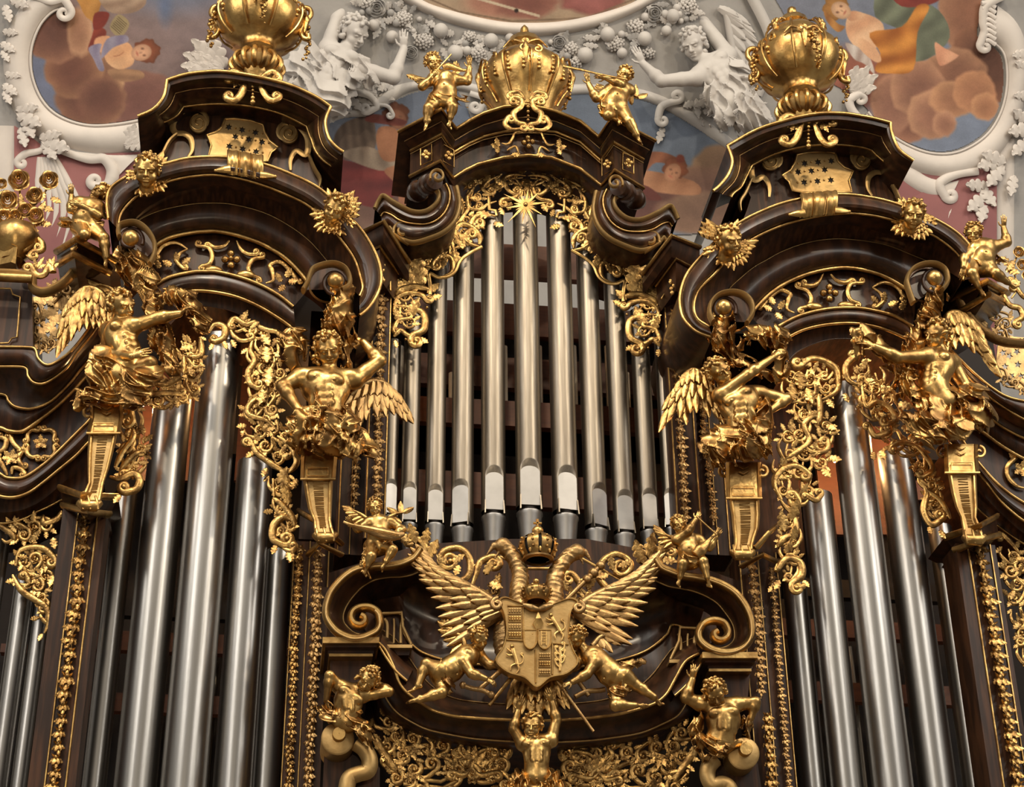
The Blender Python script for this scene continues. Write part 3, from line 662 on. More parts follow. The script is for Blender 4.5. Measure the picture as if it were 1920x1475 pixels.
def p_right(p):
    p.grad(1500, 0, 1860, 280, (118, 122, 136), (118, 128, 148)); p.blob(1600, 150, 70, 60, (150, 92, 74), (128, 80, 68), soft=30)
    for b in [(1810, 20, 50, 80, (134, 92, 72), (170, 126, 98)), (1850, 120, 76, 76, (92, 60, 48), (136, 94, 72)), (1690, 170, 56, 60, (116, 76, 64), (150, 106, 86)), (1700, 222, 50, 46, (120, 80, 66), (176, 128, 100)), (1672, 195, 40, 56, (134, 94, 78), (176, 130, 104)), (1790, 140, 60, 50, (128, 88, 70), (176, 132, 102)), (1720, 165, 52, 54, (132, 92, 76), (184, 138, 108)), (1745, 215, 44, 46, (142, 100, 82), (190, 144, 112)), (1788, 185, 46, 34, (148, 104, 80), (192, 144, 108)), (1826, 172, 40, 40, (152, 106, 80), (190, 138, 102)), (1846, 200, 26, 26, (160, 112, 84), (196, 146, 108)), (1770, 232, 22, 24, (150, 106, 86), (186, 140, 110))]:
        p.blob(*b[:4], b[4], b[5], soft=6, lit=(-.2, -.2), wob=.03)
    p.poly([(1650, -30), (1700, -10), (1760, 20), (1780, 70), (1740, 110), (1700, 110), (1690, 60), (1640, 30)], (118, 124, 104), (88, 92, 78), stripes=.25, ang=30)
    p.poly([(1670, -20), (1760, -10), (1745, 8), (1690, 12)], (134, 60, 50), (110, 44, 40), stripes=.3)
    p.poly([(1590, 30), (1620, 25), (1655, 45), (1650, 80), (1625, 100), (1600, 85), (1586, 60)], (224, 184, 148), (200, 150, 116), stripes=.09, ang=30)
    p.poly([(1585, 80), (1625, 100), (1640, 140), (1620, 120), (1600, 110)], (206, 196, 188), (160, 140, 130), stripes=.5)
    p.poly([(1630, 62), (1690, 50), (1720, 10), (1742, 14), (1720, 60), (1712, 130), (1670, 138), (1640, 132), (1650, 100)], (208, 140, 66), (146, 84, 36), stripes=.22, ang=55)
    p.poly([(1752, 80), (1770, 90), (1790, 100), (1796, 106), (1770, 122), (1758, 118)], (216, 162, 130), (180, 120, 94), stripes=.1)
    p.poly([(1596, 40), (1622, 28), (1600, 20), (1586, 28)], (216, 174, 138), (190, 140, 108)); p.poly([(1610, 70), (1640, 88), (1652, 112), (1640, 116), (1612, 92)], (220, 178, 140), (190, 140, 108), stripes=.1)
    p.face(1574, 18, 22, 150, (220, 176, 140), (176, 124, 66))
    p.poly([(1545, 20), (1570, 44), (1584, 50), (1570, 60), (1550, 40)], (180, 128, 70), (140, 92, 48), stripes=.5)
def p_midl(p):
    p.grad(600, 220, 860, 180, (104, 110, 124), (96, 106, 124)); p.blob(600, 330, 60, 60, (110, 66, 58), (90, 60, 54), soft=20)
    for b in [(640, 380, 80, 60, (96, 74, 66), (120, 94, 80)), (740, 380, 80, 50, (90, 66, 60), (116, 88, 76)), (690, 340, 60, 40, (104, 80, 70), (132, 104, 90))]: p.blob(*b[:4], b[4], b[5], soft=8, wob=.03)
    p.poly([(625, 270), (640, 235), (680, 218), (700, 225), (705, 270), (690, 290), (650, 300)], (108, 92, 80), (78, 64, 56), stripes=.6, ang=-20)
    p.poly([(590, 305), (640, 300), (720, 320), (750, 350), (700, 390), (620, 350)], (118, 50, 48), (84, 34, 36), stripes=.2, ang=60)
    p.poly([(640, 290), (690, 275), (735, 300), (750, 310), (710, 320)], (150, 134, 118), (112, 96, 84), stripes=.4)
    p.poly([(710, 240), (740, 240), (755, 270), (745, 300), (718, 300), (706, 270)], (164, 114, 84), (130, 86, 62), stripes=.1); p.poly([(720, 320), (755, 310), (770, 330), (765, 380), (748, 385), (745, 350)], (160, 112, 84), (120, 78, 58), stripes=.12)
    p.face(745, 222, 22, 110, (150, 100, 76), (112, 66, 46)); p.poly([(684, 226), (700, 214), (760, 226), (752, 236), (712, 232)], (104, 52, 44))
def p_midr(p):
    p.grad(1080, 200, 1380, 260, (98, 108, 124), (106, 116, 132))
    for b in [(1360, 330, 70, 60, (128, 100, 80), (156, 126, 100)), (1310, 360, 70, 50, (110, 80, 68), (140, 108, 88)), (1210, 380, 90, 50, (92, 60, 54), (120, 84, 72)), (1320, 400, 90, 40, (110, 84, 70), (136, 106, 86))]: p.blob(*b[:4], b[4], b[5], soft=8, wob=.03)
    p.poly([(1200, 330), (1215, 320), (1300, 340), (1310, 365), (1240, 362), (1205, 350)], (176, 128, 96), (140, 96, 70), stripes=.1)
    p.poly([(1198, 290), (1240, 285), (1275, 300), (1270, 310), (1230, 305), (1210, 320)], (150, 96, 70), (110, 66, 48), stripes=.2)
    p.face(1262, 322, 21, 60, (190, 136, 104), (136, 78, 52)); p.blob(1275, 298, 8, 8, (112, 54, 40), soft=3); p.poly([(1180, 345), (1215, 350), (1240, 375), (1190, 370)], (96, 50, 44))
def p_top(p):
    p.grad(980, -60, 980, 60, (170, 150, 128), (146, 124, 102)); p.blob(930, 0, 60, 36, (150, 104, 88), (170, 130, 108), soft=20); p.blob(985, 6, 60, 30, (120, 74, 64), (150, 104, 88), soft=8, wob=.05); p.blob(1110, -6, 60, 34, (150, 92, 88), (120, 70, 64), soft=8, wob=.06)
    p.line([(800, -4), (860, 22), (960, 40), (1100, 34), (1190, -2)], (112, 92, 74), 3); p.line([(870, -10), (1010, 30)], (190, 172, 148), 5); p.blob(968, 20, 4, 4, (40, 26, 20), soft=2)
fresco('painted panel at the top left with clouds and a curly-headed child holding music', [(128, 18), (104, 22), (80, 44), (66, 75), (60, 110), (64, 145), (78, 180), (100, 206), (132, 224), (170, 233), (215, 231), (255, 224), (305, 215), (390, 195), (480, 160), (500, 60), (450, -50), (250, -120), (130, -70)], p_left)
fresco('painted panel at the top right with a reclining woman in orange drapery on clouds', [(1470, -60), (1475, 40), (1540, 140), (1600, 182), (1640, 222), (1668, 250), (1705, 270), (1748, 284), (1795, 280), (1842, 252), (1870, 210), (1881, 160), (1878, 110), (1862, 88), (1842, 84), (1832, 60), (1842, 0), (1830, -80)], p_right)
fresco('painted panel behind the gable, left, with a dark winged angel in a red cloth', [(560, 250), (640, 222), (690, 216), (740, 188), (790, 170), (860, 172), (900, 300), (880, 420), (700, 440), (560, 430)], p_midl, step=2)
fresco('painted panel behind the gable, right, with a child lying on a cloud', [(1040, 180), (1110, 176), (1200, 186), (1260, 212), (1330, 256), (1385, 300), (1430, 420), (1300, 440), (1150, 430), (1060, 320)], p_midr, step=2)
fresco('curved painted oval at the top centre of the vault', [(740, -50), (790, 0), (850, 24), (930, 42), (990, 46), (1060, 42), (1140, 22), (1196, 0), (1240, -50), (990, -90)], p_top, step=2)

def vband(t, name, A, B, h, m=STUCCO, n=50, base=0.0, edge=1.5, seg=7):
    a = resample(cr(A, 8), n); b = resample(cr(B, 8), n); rows = []
    for j in range(seg+1):
        s = j/seg; q = a*(1-s)+b*s; w = base+h*math.sin(math.pi*s)**.7+(edge if 0 < j < seg else 0); rows.append(VC(q[:, 0], q[:, 1], np.full(n, max(w, 0.0))))
    mb = MB(); mb.grid(np.array(rows)); return obj(name, mb, m, t, sharp=40)
def vtube(t, name, pts, r, m=STUCCO, w=4, sides=8, flat=.8, sp=True):
    q = np.array(pts, float); q = cr(q, 6) if sp and len(q) > 2 else q; ww = w+(q[:, 2] if q.shape[1] > 2 else 0)
    mb = MB(); mb.tube(VC(q[:, 0], q[:, 1], ww*np.ones(len(q))), (np.interp(np.linspace(0, 1, len(q)), np.linspace(0, 1, len(r)), r) if hasattr(r, '__len__') else r)*VC.k, sides, flat); return obj(name, mb, m, t)
LEM = {}
def leaf(t, fr, x, y, ang, L, W, m, w=3, tilt=.12, T=None):
    if m.name not in LEM: LEM[m.name] = to_mesh('leaf', LEA[0], LEA[1], m, sharp=60)
    return inst('leaf', LEM[m.name], t, frame(fr, x, y, ang, L, W, T=T or W*.6, w=w, tilt=tilt))
def cluster(t, fr, x, y, ang, L, m, n=5, spread=100, w=3):
    for i in range(n):
        u = (i/(n-1)-.5) if n > 1 else 0; leaf(t, fr, x, y, ang+spread*u, L*(1-.45*abs(u)), L*.42, m, w=w+3*(1-abs(u)))
# frames of the two side panels
tf = thing('stucco_cartouche', 'white stucco frame with acanthus leaves around the top left painted panel', 'stucco', VC(150., 270., 0.), None)
inL = [(134, 14), (104, 20), (80, 42), (64, 75), (58, 110), (62, 146), (76, 182), (98, 209), (130, 227), (170, 236), (215, 234), (262, 226), (320, 210)]
ouL = [(110, -30), (70, -14), (34, 20), (12, 70), (6, 120), (14, 170), (30, 215), (66, 252), (112, 272), (165, 285), (220, 288), (270, 275), (330, 240)]
vband(tf, 'frame_molding', inL, ouL, 14); vtube(tf, 'frame_edge', inL, 2.2, w=6)
vtube(tf, 'frame_volute', curl([(60, -10), (95, 4), (120, 0), (134, 18)], 0, -14), [7, 8, 6, 3], w=12)
for x, y, a, L in [(6, 60, -8, 34), (2, 82, -30, 38), (4, 96, -55, 30), (10, 140, -10, 36), (6, 160, -35, 40), (8, 172, -60, 34), (30, 208, 5, 50), (32, 214, -28, 62), (44, 224, -60, 50), (74, 262, 10, 50), (78, 266, -20, 66), (80, 268, -52, 50), (40, 240, -75, 46), (10, 10, -70, 40), (20, 0, -20, 44)]:
    leaf(tf, VC, x, y, a, L, L*.5, STUCCO, w=10, T=L*.4)
for x, y in ((352, 90), (346, 120)):
    cluster(tf, VC, 420, 130, 150 if y < 100 else 190, 92, STUCCO, 4, 70, 8)
cluster(tf, VC, 232, 272, 25, 60, STUCCO, 4, 60, 10)
vtube(tf, 'frame_volute', curl([(118, 285), (165, 300), (196, 300), (212, 322), (204, 348), (180, 352)], 0, -11), [7, 10, 12, 9, 6, 3], w=8)
vband(tf, 'frame_molding', [(110, 280), (160, 286), (215, 290), (268, 286)], [(130, 292), (180, 300), (206, 312), (214, 340)], 8, n=20)
for i in range(7):
    x1 = 20+i*18; vtube(tf, 'stucco_flute', [(74+i*5, 296), (80+i*9-8, 340), (64+i*14, 400), (30+i*16, 470+i*4)], [4, 8, 8, 3], w=5)
vtube(tf, 'frame_volute', curl([(96, 268), (76, 284), (50, 290), (36, 300)], 0, 9), [5, 8, 6, 3], w=7)
vband(tf, 'frame_molding', [(268, 240), (300, 280), (240, 330), (160, 410), (60, 520)], [(330, 250), (320, 310), (260, 350), (190, 430), (110, 540)], 3, n=20, m=STUCCO)
vband(tf, 'wall_strip', [(-60, 236), (-60, 600)], [(27, 236), (27, 600)], 2, n=6)
tf2 = thing('stucco_cartouche', 'white stucco frame with acanthus leaves around the top right painted panel', 'stucco', VC(1800., 300., 0.), None)
inR = [(1626, 210), (1652, 240), (1700, 272), (1748, 288), (1798, 284), (1846, 255), (1874, 212), (1886, 160), (1883, 108), (1866, 84), (1846, 80)]
ouR = [(1600, 240), (1640, 290), (1700, 318), (1752, 332), (1812, 330), (1870, 296), (1905, 240), (1925, 165), (1925, 90), (1905, 40), (1870, 10)]
vband(tf2, 'frame_molding', inR, ouR, 14); vtube(tf2, 'frame_edge', inR, 2.2, w=6)
vtube(tf2, 'frame_volute', curl([(1880, -10), (1846, 10), (1840, 40), (1842, 60), (1834, 84)], 0, 9), [10, 9, 8, 7, 3], w=10)
for k in range(8): vtube(tf2, 'stucco_flute', [(1836+k*1.0, 6+k*10), (1850, 0+k*10+6), (1862, k*10+14)], 5, w=12)
for x, y, a, L in [(1930, 100, 185, 44), (1930, 130, 160, 40), (1935, 240, 190, 60), (1930, 232, 150, 50), (1930, 262, 215, 56), (1880, 300, 195, 64), (1884, 306, 165, 60), (1880, 312, 225, 60), (1850, 350, 180, 52), (1850, 366, 215, 60), (1846, 372, 250, 56), (1836, 350, 300, 50), (1930, 180, 180, 40), (1900, 330, 250, 46)]:
    leaf(tf2, VC, x, y, a, L, L*.5, STUCCO, w=10, T=L*.4)
cluster(tf2, VC, 1590, 170, 40, 66, STUCCO, 4, 70, 8); vtube(tf2, 'frame_volute', curl([(1640, 250), (1600, 215), (1590, 190), (1605, 178)], 0, -10), [9, 9, 6, 3], w=10)
vtube(tf2, 'frame_volute', curl([(1830, 322), (1790, 328), (1760, 345), (1770, 372)], 0, 10), [9, 10, 8, 3], w=8)
vband(tf2, 'frame_molding', [(1660, 315), (1700, 350), (1740, 372), (1775, 380)], [(1700, 300), (1740, 330), (1780, 336), (1800, 330)], 8, n=20)
for i in range(7): vtube(tf2, 'stucco_flute', [(1836-i*5, 372), (1826-i*8, 400), (1836-i*10, 440), (1860-i*9, 500-i*4)], [4, 8, 8, 3], w=5)
vband(tf2, 'wall_strip', [(1868, 260), (1866, 700)], [(1902, 260), (1900, 700)], 2, n=8)
tp = thing('painted_wall_field', 'rose painted wall fields between the white stucco mouldings', 'wall painting', VC(200., 420., 0.))
for pl in ([(27, 236), (50, 250), (100, 290), (180, 290), (262, 285), (300, 285), (330, 330), (200, 520), (27, 560)], [(1640, 300), (1700, 310), (1800, 322), (1868, 285), (1868, 700), (1780, 640), (1620, 420)]):
    q = np.array(pl, float); f = VC(q[:, 0], q[:, 1], np.full(len(q), 3.0)); b = VC(q[:, 0], q[:, 1], np.full(len(q), -2.0)); mb = MB(); mb.prism(f, b); obj('painted_field', mb, PINK, tp, sharp=20)
# oval ring over the centre, garland of fruit
tr = thing('stucco_oval_frame', 'pale stucco ring moulding around the oval painting at the top centre', 'stucco', VC(985., 50., 0.))
vband(tr, 'frame_molding', [(742, -50), (790, -2), (850, 20), (930, 38), (990, 42), (1060, 38), (1140, 20), (1200, -4), (1245, -50)], [(690, -50), (742, -6), (818, 34), (900, 58), (985, 68), (1080, 60), (1162, 36), (1245, -6), (1295, -50)], 12, m=STUCCO, n=60)
tg = thing('fruit_garland', 'grey white stucco garland of apples, grapes, roses and leaves under the oval', 'stucco', VC(985., 90., 0.))
def mbobj(name, t, m, fn): mb = MB(); fn(mb); return obj(name, mb, m, t, sharp=60)
def vball(x, y, r, w=6): return VC(np.array(float(x)), np.array(float(y)), np.array(float(w))), r*VC.k
for x, y, r in [(826, 58, 14), (853, 100, 15), (920, 77, 14), (1096, 104, 15), (1138, 65, 14), (1207, 73, 14), (1165, 100, 10), (875, 96, 9), (1012, 96, 9), (955, 72, 9), (1260, 30, 13), (1248, 58, 10), (735, 70, 12), (700, 48, 11)]:
    c, R_ = vball(x, y, r, 8); mb = MB(); mb.ball(c, R_, 14, 9); obj('fruit', mb, STUCCOM, tg)
def rose(t, fr, x, y, r, m, w=6, name='rose'):
    mb = MB()
    for k, (rr, h) in enumerate(((1, 0), (.72, 3), (.45, 6), (.2, 8))):
        n = 30; a = np.linspace(0, 2*math.pi, n, endpoint=False); q = 1+.12*np.abs(np.sin(a*2.5+k))
        rows = [fr(x+s*rr*r*q*np.cos(a+k), y-s*rr*r*q*np.sin(a+k), np.full(n, w+h*r/14+dz)) for s, dz in ((.45, -2*r/14), (.85, 0), (1.0, 2.2*r/14), (.9, 3.2*r/14), (.75, 1*r/14))]
        mb.grid(np.array(rows), cv=True)
    mb.ball(fr(np.array(float(x)), np.array(float(y)), np.array(w+6*r/14)), r*.2*fr.k, 8, 6)
    return obj(name, mb, m, t, sharp=70)
for x, y, r in [(706, 15, 17), (1047, 81, 14), (1225, 25, 16), (770, 100, 13), (1020, 118, 10)]: rose(tg, VC, x, y, r, STUCCOG)
for x, y, n, r, sp in [(756, 35, 30, 3.6, 17), (795, 77, 34, 3.6, 19), (880, 69, 22, 3.2, 13), (899, 100, 34, 3.4, 18), (1069, 92, 26, 3.4, 16), (1153, 82, 28, 3.5, 17), (1192, 50, 26, 3.6, 17), (1078, 118, 20, 3.2, 14), (1290, 12, 26, 3.6, 18), (690, 5, 22, 3.6, 15), (930, 108, 16, 3, 12), (1215, 100, 18, 3.2, 13)]:
    def fn(mb):
        for k in range(n):
            a = k*2.4; q = sp*math.sqrt((k+.5)/n); c, R_ = vball(x+q*math.cos(a), y+q*math.sin(a)*.8, r, 9*(1-(q/sp)**2)+3); mb.ball(c, R_, 7, 5)
    mbobj('grape_cluster', tg, STUCCOM, fn)
rl = random.Random(5)
for k in range(34):
    u = rl.random(); x = 676+u*620; ylo = np.interp(x, [668, 742, 818, 900, 985, 1080, 1162, 1245, 1308], [-10, 8, 42, 66, 76, 70, 46, 8, -10]); yy = ylo+rl.uniform(6, 44); r = rl.uniform(5, 9); c, R_ = vball(x, yy, r, 5); mb = MB(); mb.ball(c, R_, 10, 7); obj('fruit', mb, STUCCOM if k % 2 else STUCCOG, tg)
for k in range(120):
    u = rl.random(); x = 668+u*640; ylo = np.interp(x, [668, 742, 818, 900, 985, 1080, 1162, 1245, 1308], [-10, 8, 42, 66, 76, 70, 46, 8, -10]); yy = ylo+rl.uniform(2, 46 if 740 < x < 1240 else 60)
    leaf(tg, VC, x, yy, rl.uniform(0, 360), rl.uniform(20, 34), rl.uniform(10, 16), STUCCOM if rl.random() < .6 else STUCCOG, w=rl.uniform(2, 7))
# wavy stucco edges of the middle panels
tm_ = thing('stucco_ribbon_frame', 'pale stucco edge with scrolls framing the middle painted panels', 'stucco', VC(985., 180., 0.))
vband(tm_, 'frame_molding', [(560, 262), (640, 224), (690, 218), (738, 190), (760, 176), (800, 166), (860, 170), (900, 178)], [(560, 240), (620, 205), (680, 200), (720, 172), (750, 158), (800, 150), (860, 152), (900, 160)], 7, n=50, m=STUCCOM)
vband(tm_, 'frame_molding', [(1040, 182), (1110, 178), (1200, 188), (1262, 214), (1330, 258), (1388, 302), (1430, 360)], [(1040, 160), (1110, 158), (1205, 168), (1275, 196), (1345, 240), (1400, 284), (1460, 350)], 7, n=50, m=STUCCOM)
vtube(tm_, 'scroll', curl([(880, 176), (905, 186), (900, 205)], 0, -10), [6, 6, 3], w=8, m=STUCCOM); vtube(tm_, 'scroll', curl([(700, 196), (726, 200), (736, 214)], 0, -6), [4, 4, 2], w=6, m=STUCCOM)
vtube(tm_, 'scroll', curl([(640, 170), (690, 180), (705, 200), (690, 212)], 10, -9), [6, 8, 6, 3], w=9, m=STUCCOM); vtube(tm_, 'scroll', curl([(1270, 190), (1240, 200), (1232, 225)], 9, 9), [6, 8, 3], w=9, m=STUCCOM)
vtube(tm_, 'scroll', curl([(1420, 180), (1432, 150), (1450, 120), (1440, 60), (1400, -20)], 0, 0), [8, 9, 10, 12, 12], w=5, m=STUCCOM)
for x0, x1, y0, y1 in ((600, 745, 150, 205), (1235, 1400, 170, 240)):
    for k in range(16): leaf(tm_, VC, rl.uniform(x0, x1), rl.uniform(y0, y1), rl.uniform(180, 360), rl.uniform(26, 44), rl.uniform(12, 18), STUCCOM, w=rl.uniform(2, 6))
# white colonnette just visible behind the left console
flat_ = thing('white_post', 'slim white post behind the left swan-neck console', 'post', P(771, 390, 1.0)); mb = MB(); a = P(766, 392, 1.0); b = P(779, 300, 1.0); mb.box((a[0], 1.0, a[2]), (b[0]-.02, 1.1, b[2])); mb.box((a[0]-.01, .98, b[2]), (b[0], 1.1, b[2]+.03)); obj('shaft', mb, STUCCO, flat_, sharp=20)

mb = MB(); mb.box((-13, -32, -.2), (13, 4, 0)); obj('floor', mb, STONE, kind='structure', sharp=20)
# ---------------------------------------------------------------- organ case
def case(name, label): return thing(name, label, 'organ case', P(960, 1300, .8))
AX, TI = 987, .035
def strip(t, name, curves, bulges, m=WOOD, **k): return obj(name, loft(curves, bulges, **k), m, t, sharp=35)
def gold(t, pts, y, r, name='gilt_bead', m=GOLD, **k): return obj(name, bead(pts, y, r, **k), m, t)
def quad_panel(t, name, pts, y, back, m):
    q = np.array(pts, float); yy = q[:, 2]+y if q.shape[1] > 2 else np.full(len(q), y)
    f = P(q[:, 0], q[:, 1], yy); b = f.copy(); b[:, 1] = back
    mb = MB(); mb.prism(f, b); return obj(name, mb, m, t, sharp=25)

# inner back of the case with its shelves and inner pipes
tb = thing('inner_case', 'dark interior of the case behind the front pipes, with cross rails and pale inner pipes', 'case interior', P(960, 1300, 1.6))
def flat(t, name, x0, y0, x1, y1, y, th, m):
    a = P(x0, y1, y); b = P(x1, y0, y); mb = MB(); mb.box((a[0], y, a[2]), (b[0], y+th, b[2])); return obj(name, mb, m, t, sharp=25)
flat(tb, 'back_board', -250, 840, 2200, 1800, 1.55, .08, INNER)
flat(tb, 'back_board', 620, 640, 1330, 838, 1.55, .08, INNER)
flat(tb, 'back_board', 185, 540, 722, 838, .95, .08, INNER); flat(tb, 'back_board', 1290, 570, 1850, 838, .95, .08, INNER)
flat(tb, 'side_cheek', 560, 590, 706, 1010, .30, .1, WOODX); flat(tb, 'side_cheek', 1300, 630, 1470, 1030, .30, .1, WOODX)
for (x0, y0, x1, y1, y, m) in [(690, 690, 1300, 712, 1.3, INWOOD), (690, 590, 1300, 612, 1.25, INWOOD), (690, 480, 1300, 500, 1.2, INWOOD), (690, 770, 1300, 784, 1.0, INWOOD), (690, 905, 1300, 935, .9, INWOOD),
                               (150, 1135, 560, 1150, .9, INNER), (150, 1195, 560, 1215, .8, INWOOD), (150, 1310, 560, 1330, .8, INWOOD), (1470, 1175, 1880, 1190, .9, INWOOD), (1470, 1290, 1880, 1310, .8, INWOOD), (1470, 1100, 1880, 1115, .9, INNER),
                               (140, 800, 480, 815, 1.0, INWOOD), (1480, 905, 1800, 925, 1.0, INWOOD), (0, 1210, 110, 1222, .9, INWOOD)]:
    flat(tb, 'cross_rail', x0, y0, x1, y1, y, .09, m)
for x in range(715, 1290, 33):
    mb = MB(); a = P(x, 770, 1.1); b = P(x, 700 if x % 2 else 650, 1.1); mb.lathe((a[0], 1.1, 0), [(.035, a[2]), (.035, b[2]), (.0, b[2]+.02)], 10); obj('inner_pipe', mb, PALE, tb)
for x in list(range(230, 540, 26))+list(range(1510, 1860, 28)):
    mb = MB(); a = P(x, 1480, 1.0); b = P(x, 1200+(x*37) % 160, 1.0); mb.lathe((a[0], 1.0, 0), [(.03, a[2]), (.03, b[2]), (.0, b[2]+.02)], 10); obj('inner_pipe', mb, PALE if x % 3 == 0 else TIND, tb)
for x, y0, y1 in ((350, 690, 900), (270, 690, 900), (300, 690, 880), (1560, 830, 1000), (1640, 800, 1000), (455, 690, 900)):
    flat(tb, 'swell_panel', x-16, y0, x+26, y1, .75, .05, INWOOD)

# -------- left and right towers
def tower(side):
    L = side == 'left'
    t = case('organ_tower', f'dark walnut {side} tower of the organ case with arched cornice and gilt mouldings')
    if L:
        O = [(203, 410), (200, 380), (206, 355), (230, 335), (270, 317), (319, 304), (349, 297), (385, 294), (425, 295), (492, 307), (543, 325), (597, 352), (640, 391), (677, 430), (701, 468), (713, 501), (714, 531), (704, 558), (689, 579), (674, 591)]
        S2 = [(222, 430), (225, 405), (240, 383), (265, 362), (300, 346), (331, 336), (365, 330), (403, 328), (450, 335), (498, 349), (535, 364), (573, 382), (610, 412), (639, 448), (665, 486), (677, 522), (680, 540), (674, 555)]
        S3 = [(250, 425), (254, 418), (275, 405), (304, 394), (335, 387), (367, 382), (400, 381), (433, 383), (480, 394), (515, 408), (552, 430), (580, 452), (603, 477), (625, 505)]
        B4 = [(280, 470), (292, 460), (319, 445), (361, 436), (385, 434), (409, 434), (448, 442), (492, 458), (534, 483), (567, 516), (582, 538)]
        F5 = [(282, 545), (292, 534), (319, 519), (361, 510), (385, 509), (409, 510), (454, 521), (492, 536), (525, 555), (550, 575)]
        G6 = [(300, 575), (325, 556), (352, 546), (391, 546), (439, 555), (483, 573), (528, 600), (555, 621)]
        E7 = [(318, 610), (345, 583), (376, 573), (408, 577), (439, 585), (483, 606), (516, 630), (540, 655)]
        xc, hw, ax = 430, 300, 0
        ringR = [(568, 545), (577, 528), (585, 507), (603, 498), (627, 495), (647, 504), (656, 522), (653, 537), (640, 545)]
        ringL = [(224, 445), (222, 430), (230, 421), (254, 418), (275, 431), (289, 454), (289, 477), (281, 495)]
        ballR, ballL = (629, 526), (245, 446)
        topO = [(313, 150), (345, 140), (380, 135), (420, 134), (480, 143), (540, 158), (590, 180), (620, 200)]
        topI = [(344, 200), (380, 196), (424, 195), (475, 200), (529, 214), (575, 237)]
        lO = [(313, 150), (307, 180), (288, 204), (258, 218)]; lI = [(344, 200), (331, 217), (306, 230), (276, 236)]
        rO = [(620, 200), (610, 227), (616, 257), (630, 275), (644, 285)]; rI = [(575, 237), (584, 262), (592, 283), (606, 300), (622, 312)]
        body = [(341, 203), (380, 198), (424, 197), (475, 202), (529, 216), (574, 238), (572, 262), (584, 290), (590, 320), (606, 352), (560, 345), (480, 330), (400, 322), (330, 324), (296, 318), (310, 282), (318, 262), (326, 240), (330, 220)]
        base_t = [(130, 975), (610, 990)]
    else:
        O = [(1336, 632), (1308, 622), (1287, 604), (1277, 584), (1275, 552), (1287, 515), (1315, 480), (1355, 440), (1397, 411), (1439, 391), (1466, 381), (1494, 374), (1540, 366), (1580, 364), (1621, 368), (1672, 379), (1741, 405), (1789, 432), (1820, 463), (1832, 495), (1830, 520)]
        S2 = [(1330, 612), (1308, 597), (1301, 573), (1311, 542), (1342, 511), (1375, 472), (1411, 448), (1445, 431), (1483, 417), (1530, 406), (1583, 400), (1630, 403), (1672, 412), (1715, 426), (1758, 446), (1796, 477), (1808, 505), (1806, 525)]
        S3 = [(1362, 548), (1377, 532), (1411, 503), (1440, 486), (1466, 472), (1500, 459), (1535, 451), (1570, 448), (1604, 450), (1640, 455), (1672, 463), (1724, 484), (1755, 496)]
        B4 = [(1405, 592), (1413, 582), (1446, 549), (1487, 524), (1535, 508), (1587, 502), (1635, 510), (1672, 525), (1707, 549), (1717, 566)]
        F5 = [(1440, 625), (1466, 608), (1501, 591), (1552, 579), (1604, 577), (1648, 584), (1680, 594), (1712, 612)]
        G6 = [(1460, 645), (1473, 635), (1507, 618), (1552, 608), (1604, 606), (1655, 616), (1700, 635), (1715, 645)]
        E7 = [(1475, 680), (1500, 656), (1552, 637), (1604, 636), (1660, 645), (1700, 665)]
        xc, hw = 1560, 300
        ringL = [(1400, 606), (1411, 587), (1408, 567), (1394, 553), (1373, 548), (1349, 553), (1334, 567), (1330, 587), (1337, 604)]
        ringR = [(1712, 568), (1703, 542), (1700, 525), (1710, 506), (1731, 496), (1755, 496), (1772, 508), (1776, 529), (1765, 545)]
        ballR, ballL = (1752, 521), (1357, 576)
        topO = [(1364, 273), (1417, 244), (1467, 227), (1523, 214), (1576, 212), (1630, 220), (1670, 230)]
        topI = [(1410, 310), (1452, 289), (1509, 274), (1566, 271), (1615, 276), (1635, 282)]
        lO = [(1364, 273), (1373, 301), (1366, 326), (1350, 347), (1337, 358)]; lI = [(1410, 310), (1400, 330), (1390, 350), (1376, 362), (1371, 370)]
        rO = [(1670, 230), (1672, 248), (1686, 280), (1713, 301)]; rI = [(1635, 282), (1645, 292), (1662, 305), (1690, 314)]
        body = [(1411, 312), (1452, 291), (1509, 276), (1566, 273), (1615, 278), (1634, 283), (1640, 310), (1652, 330), (1665, 352), (1690, 385), (1640, 392), (1560, 380), (1470, 396), (1400, 425), (1386, 430), (1400, 395), (1408, 370), (1398, 350), (1400, 330)]
    bw = bowf(xc, hw, .22)
    y1 = -.95
    # broad arched cornice: outer torus, cove, second torus
    strip(t, 'outer_torus_moulding', [(O, y1-.02), (S2, y1+.02)], [16], bow=bw, back=.4, n=70)
    strip(t, 'cove_moulding', [(S2, y1+.02), (S3, y1+.38)], [-6], m=WOODX, bow=bw, n=60)
    strip(t, 'inner_torus_moulding', [(S3, y1+.34), (B4, y1+.46)], [15], bow=bw, n=60)
    strip(t, 'frieze', [(B4, y1+.52), (F5, y1+.52)], [0], m=WOODX, bow=bw, n=50)
    strip(t, 'lower_torus_moulding', [(F5, y1+.44), (G6, y1+.50)], [9], bow=bw, n=50)
    strip(t, 'arch_soffit', [(G6, y1+.52), (E7, y1+.62)], [-3], m=WOODX, bow=bw, n=50, back=.35)
    gold(t, O, y1-.03, 3.2, bow=bw); gold(t, S2, y1-.0, 2.6, bow=bw); gold(t, S3, y1+.36, 1.3, bow=bw, m=GOLDM)
    gold(t, B4, y1+.44, 4.2, bow=bw, sides=10); gold(t, F5, y1+.42, 3.6, bow=bw); gold(t, G6, y1+.48, 3.0, bow=bw); gold(t, E7, y1+.6, 1.2, bow=bw, m=WOOD)
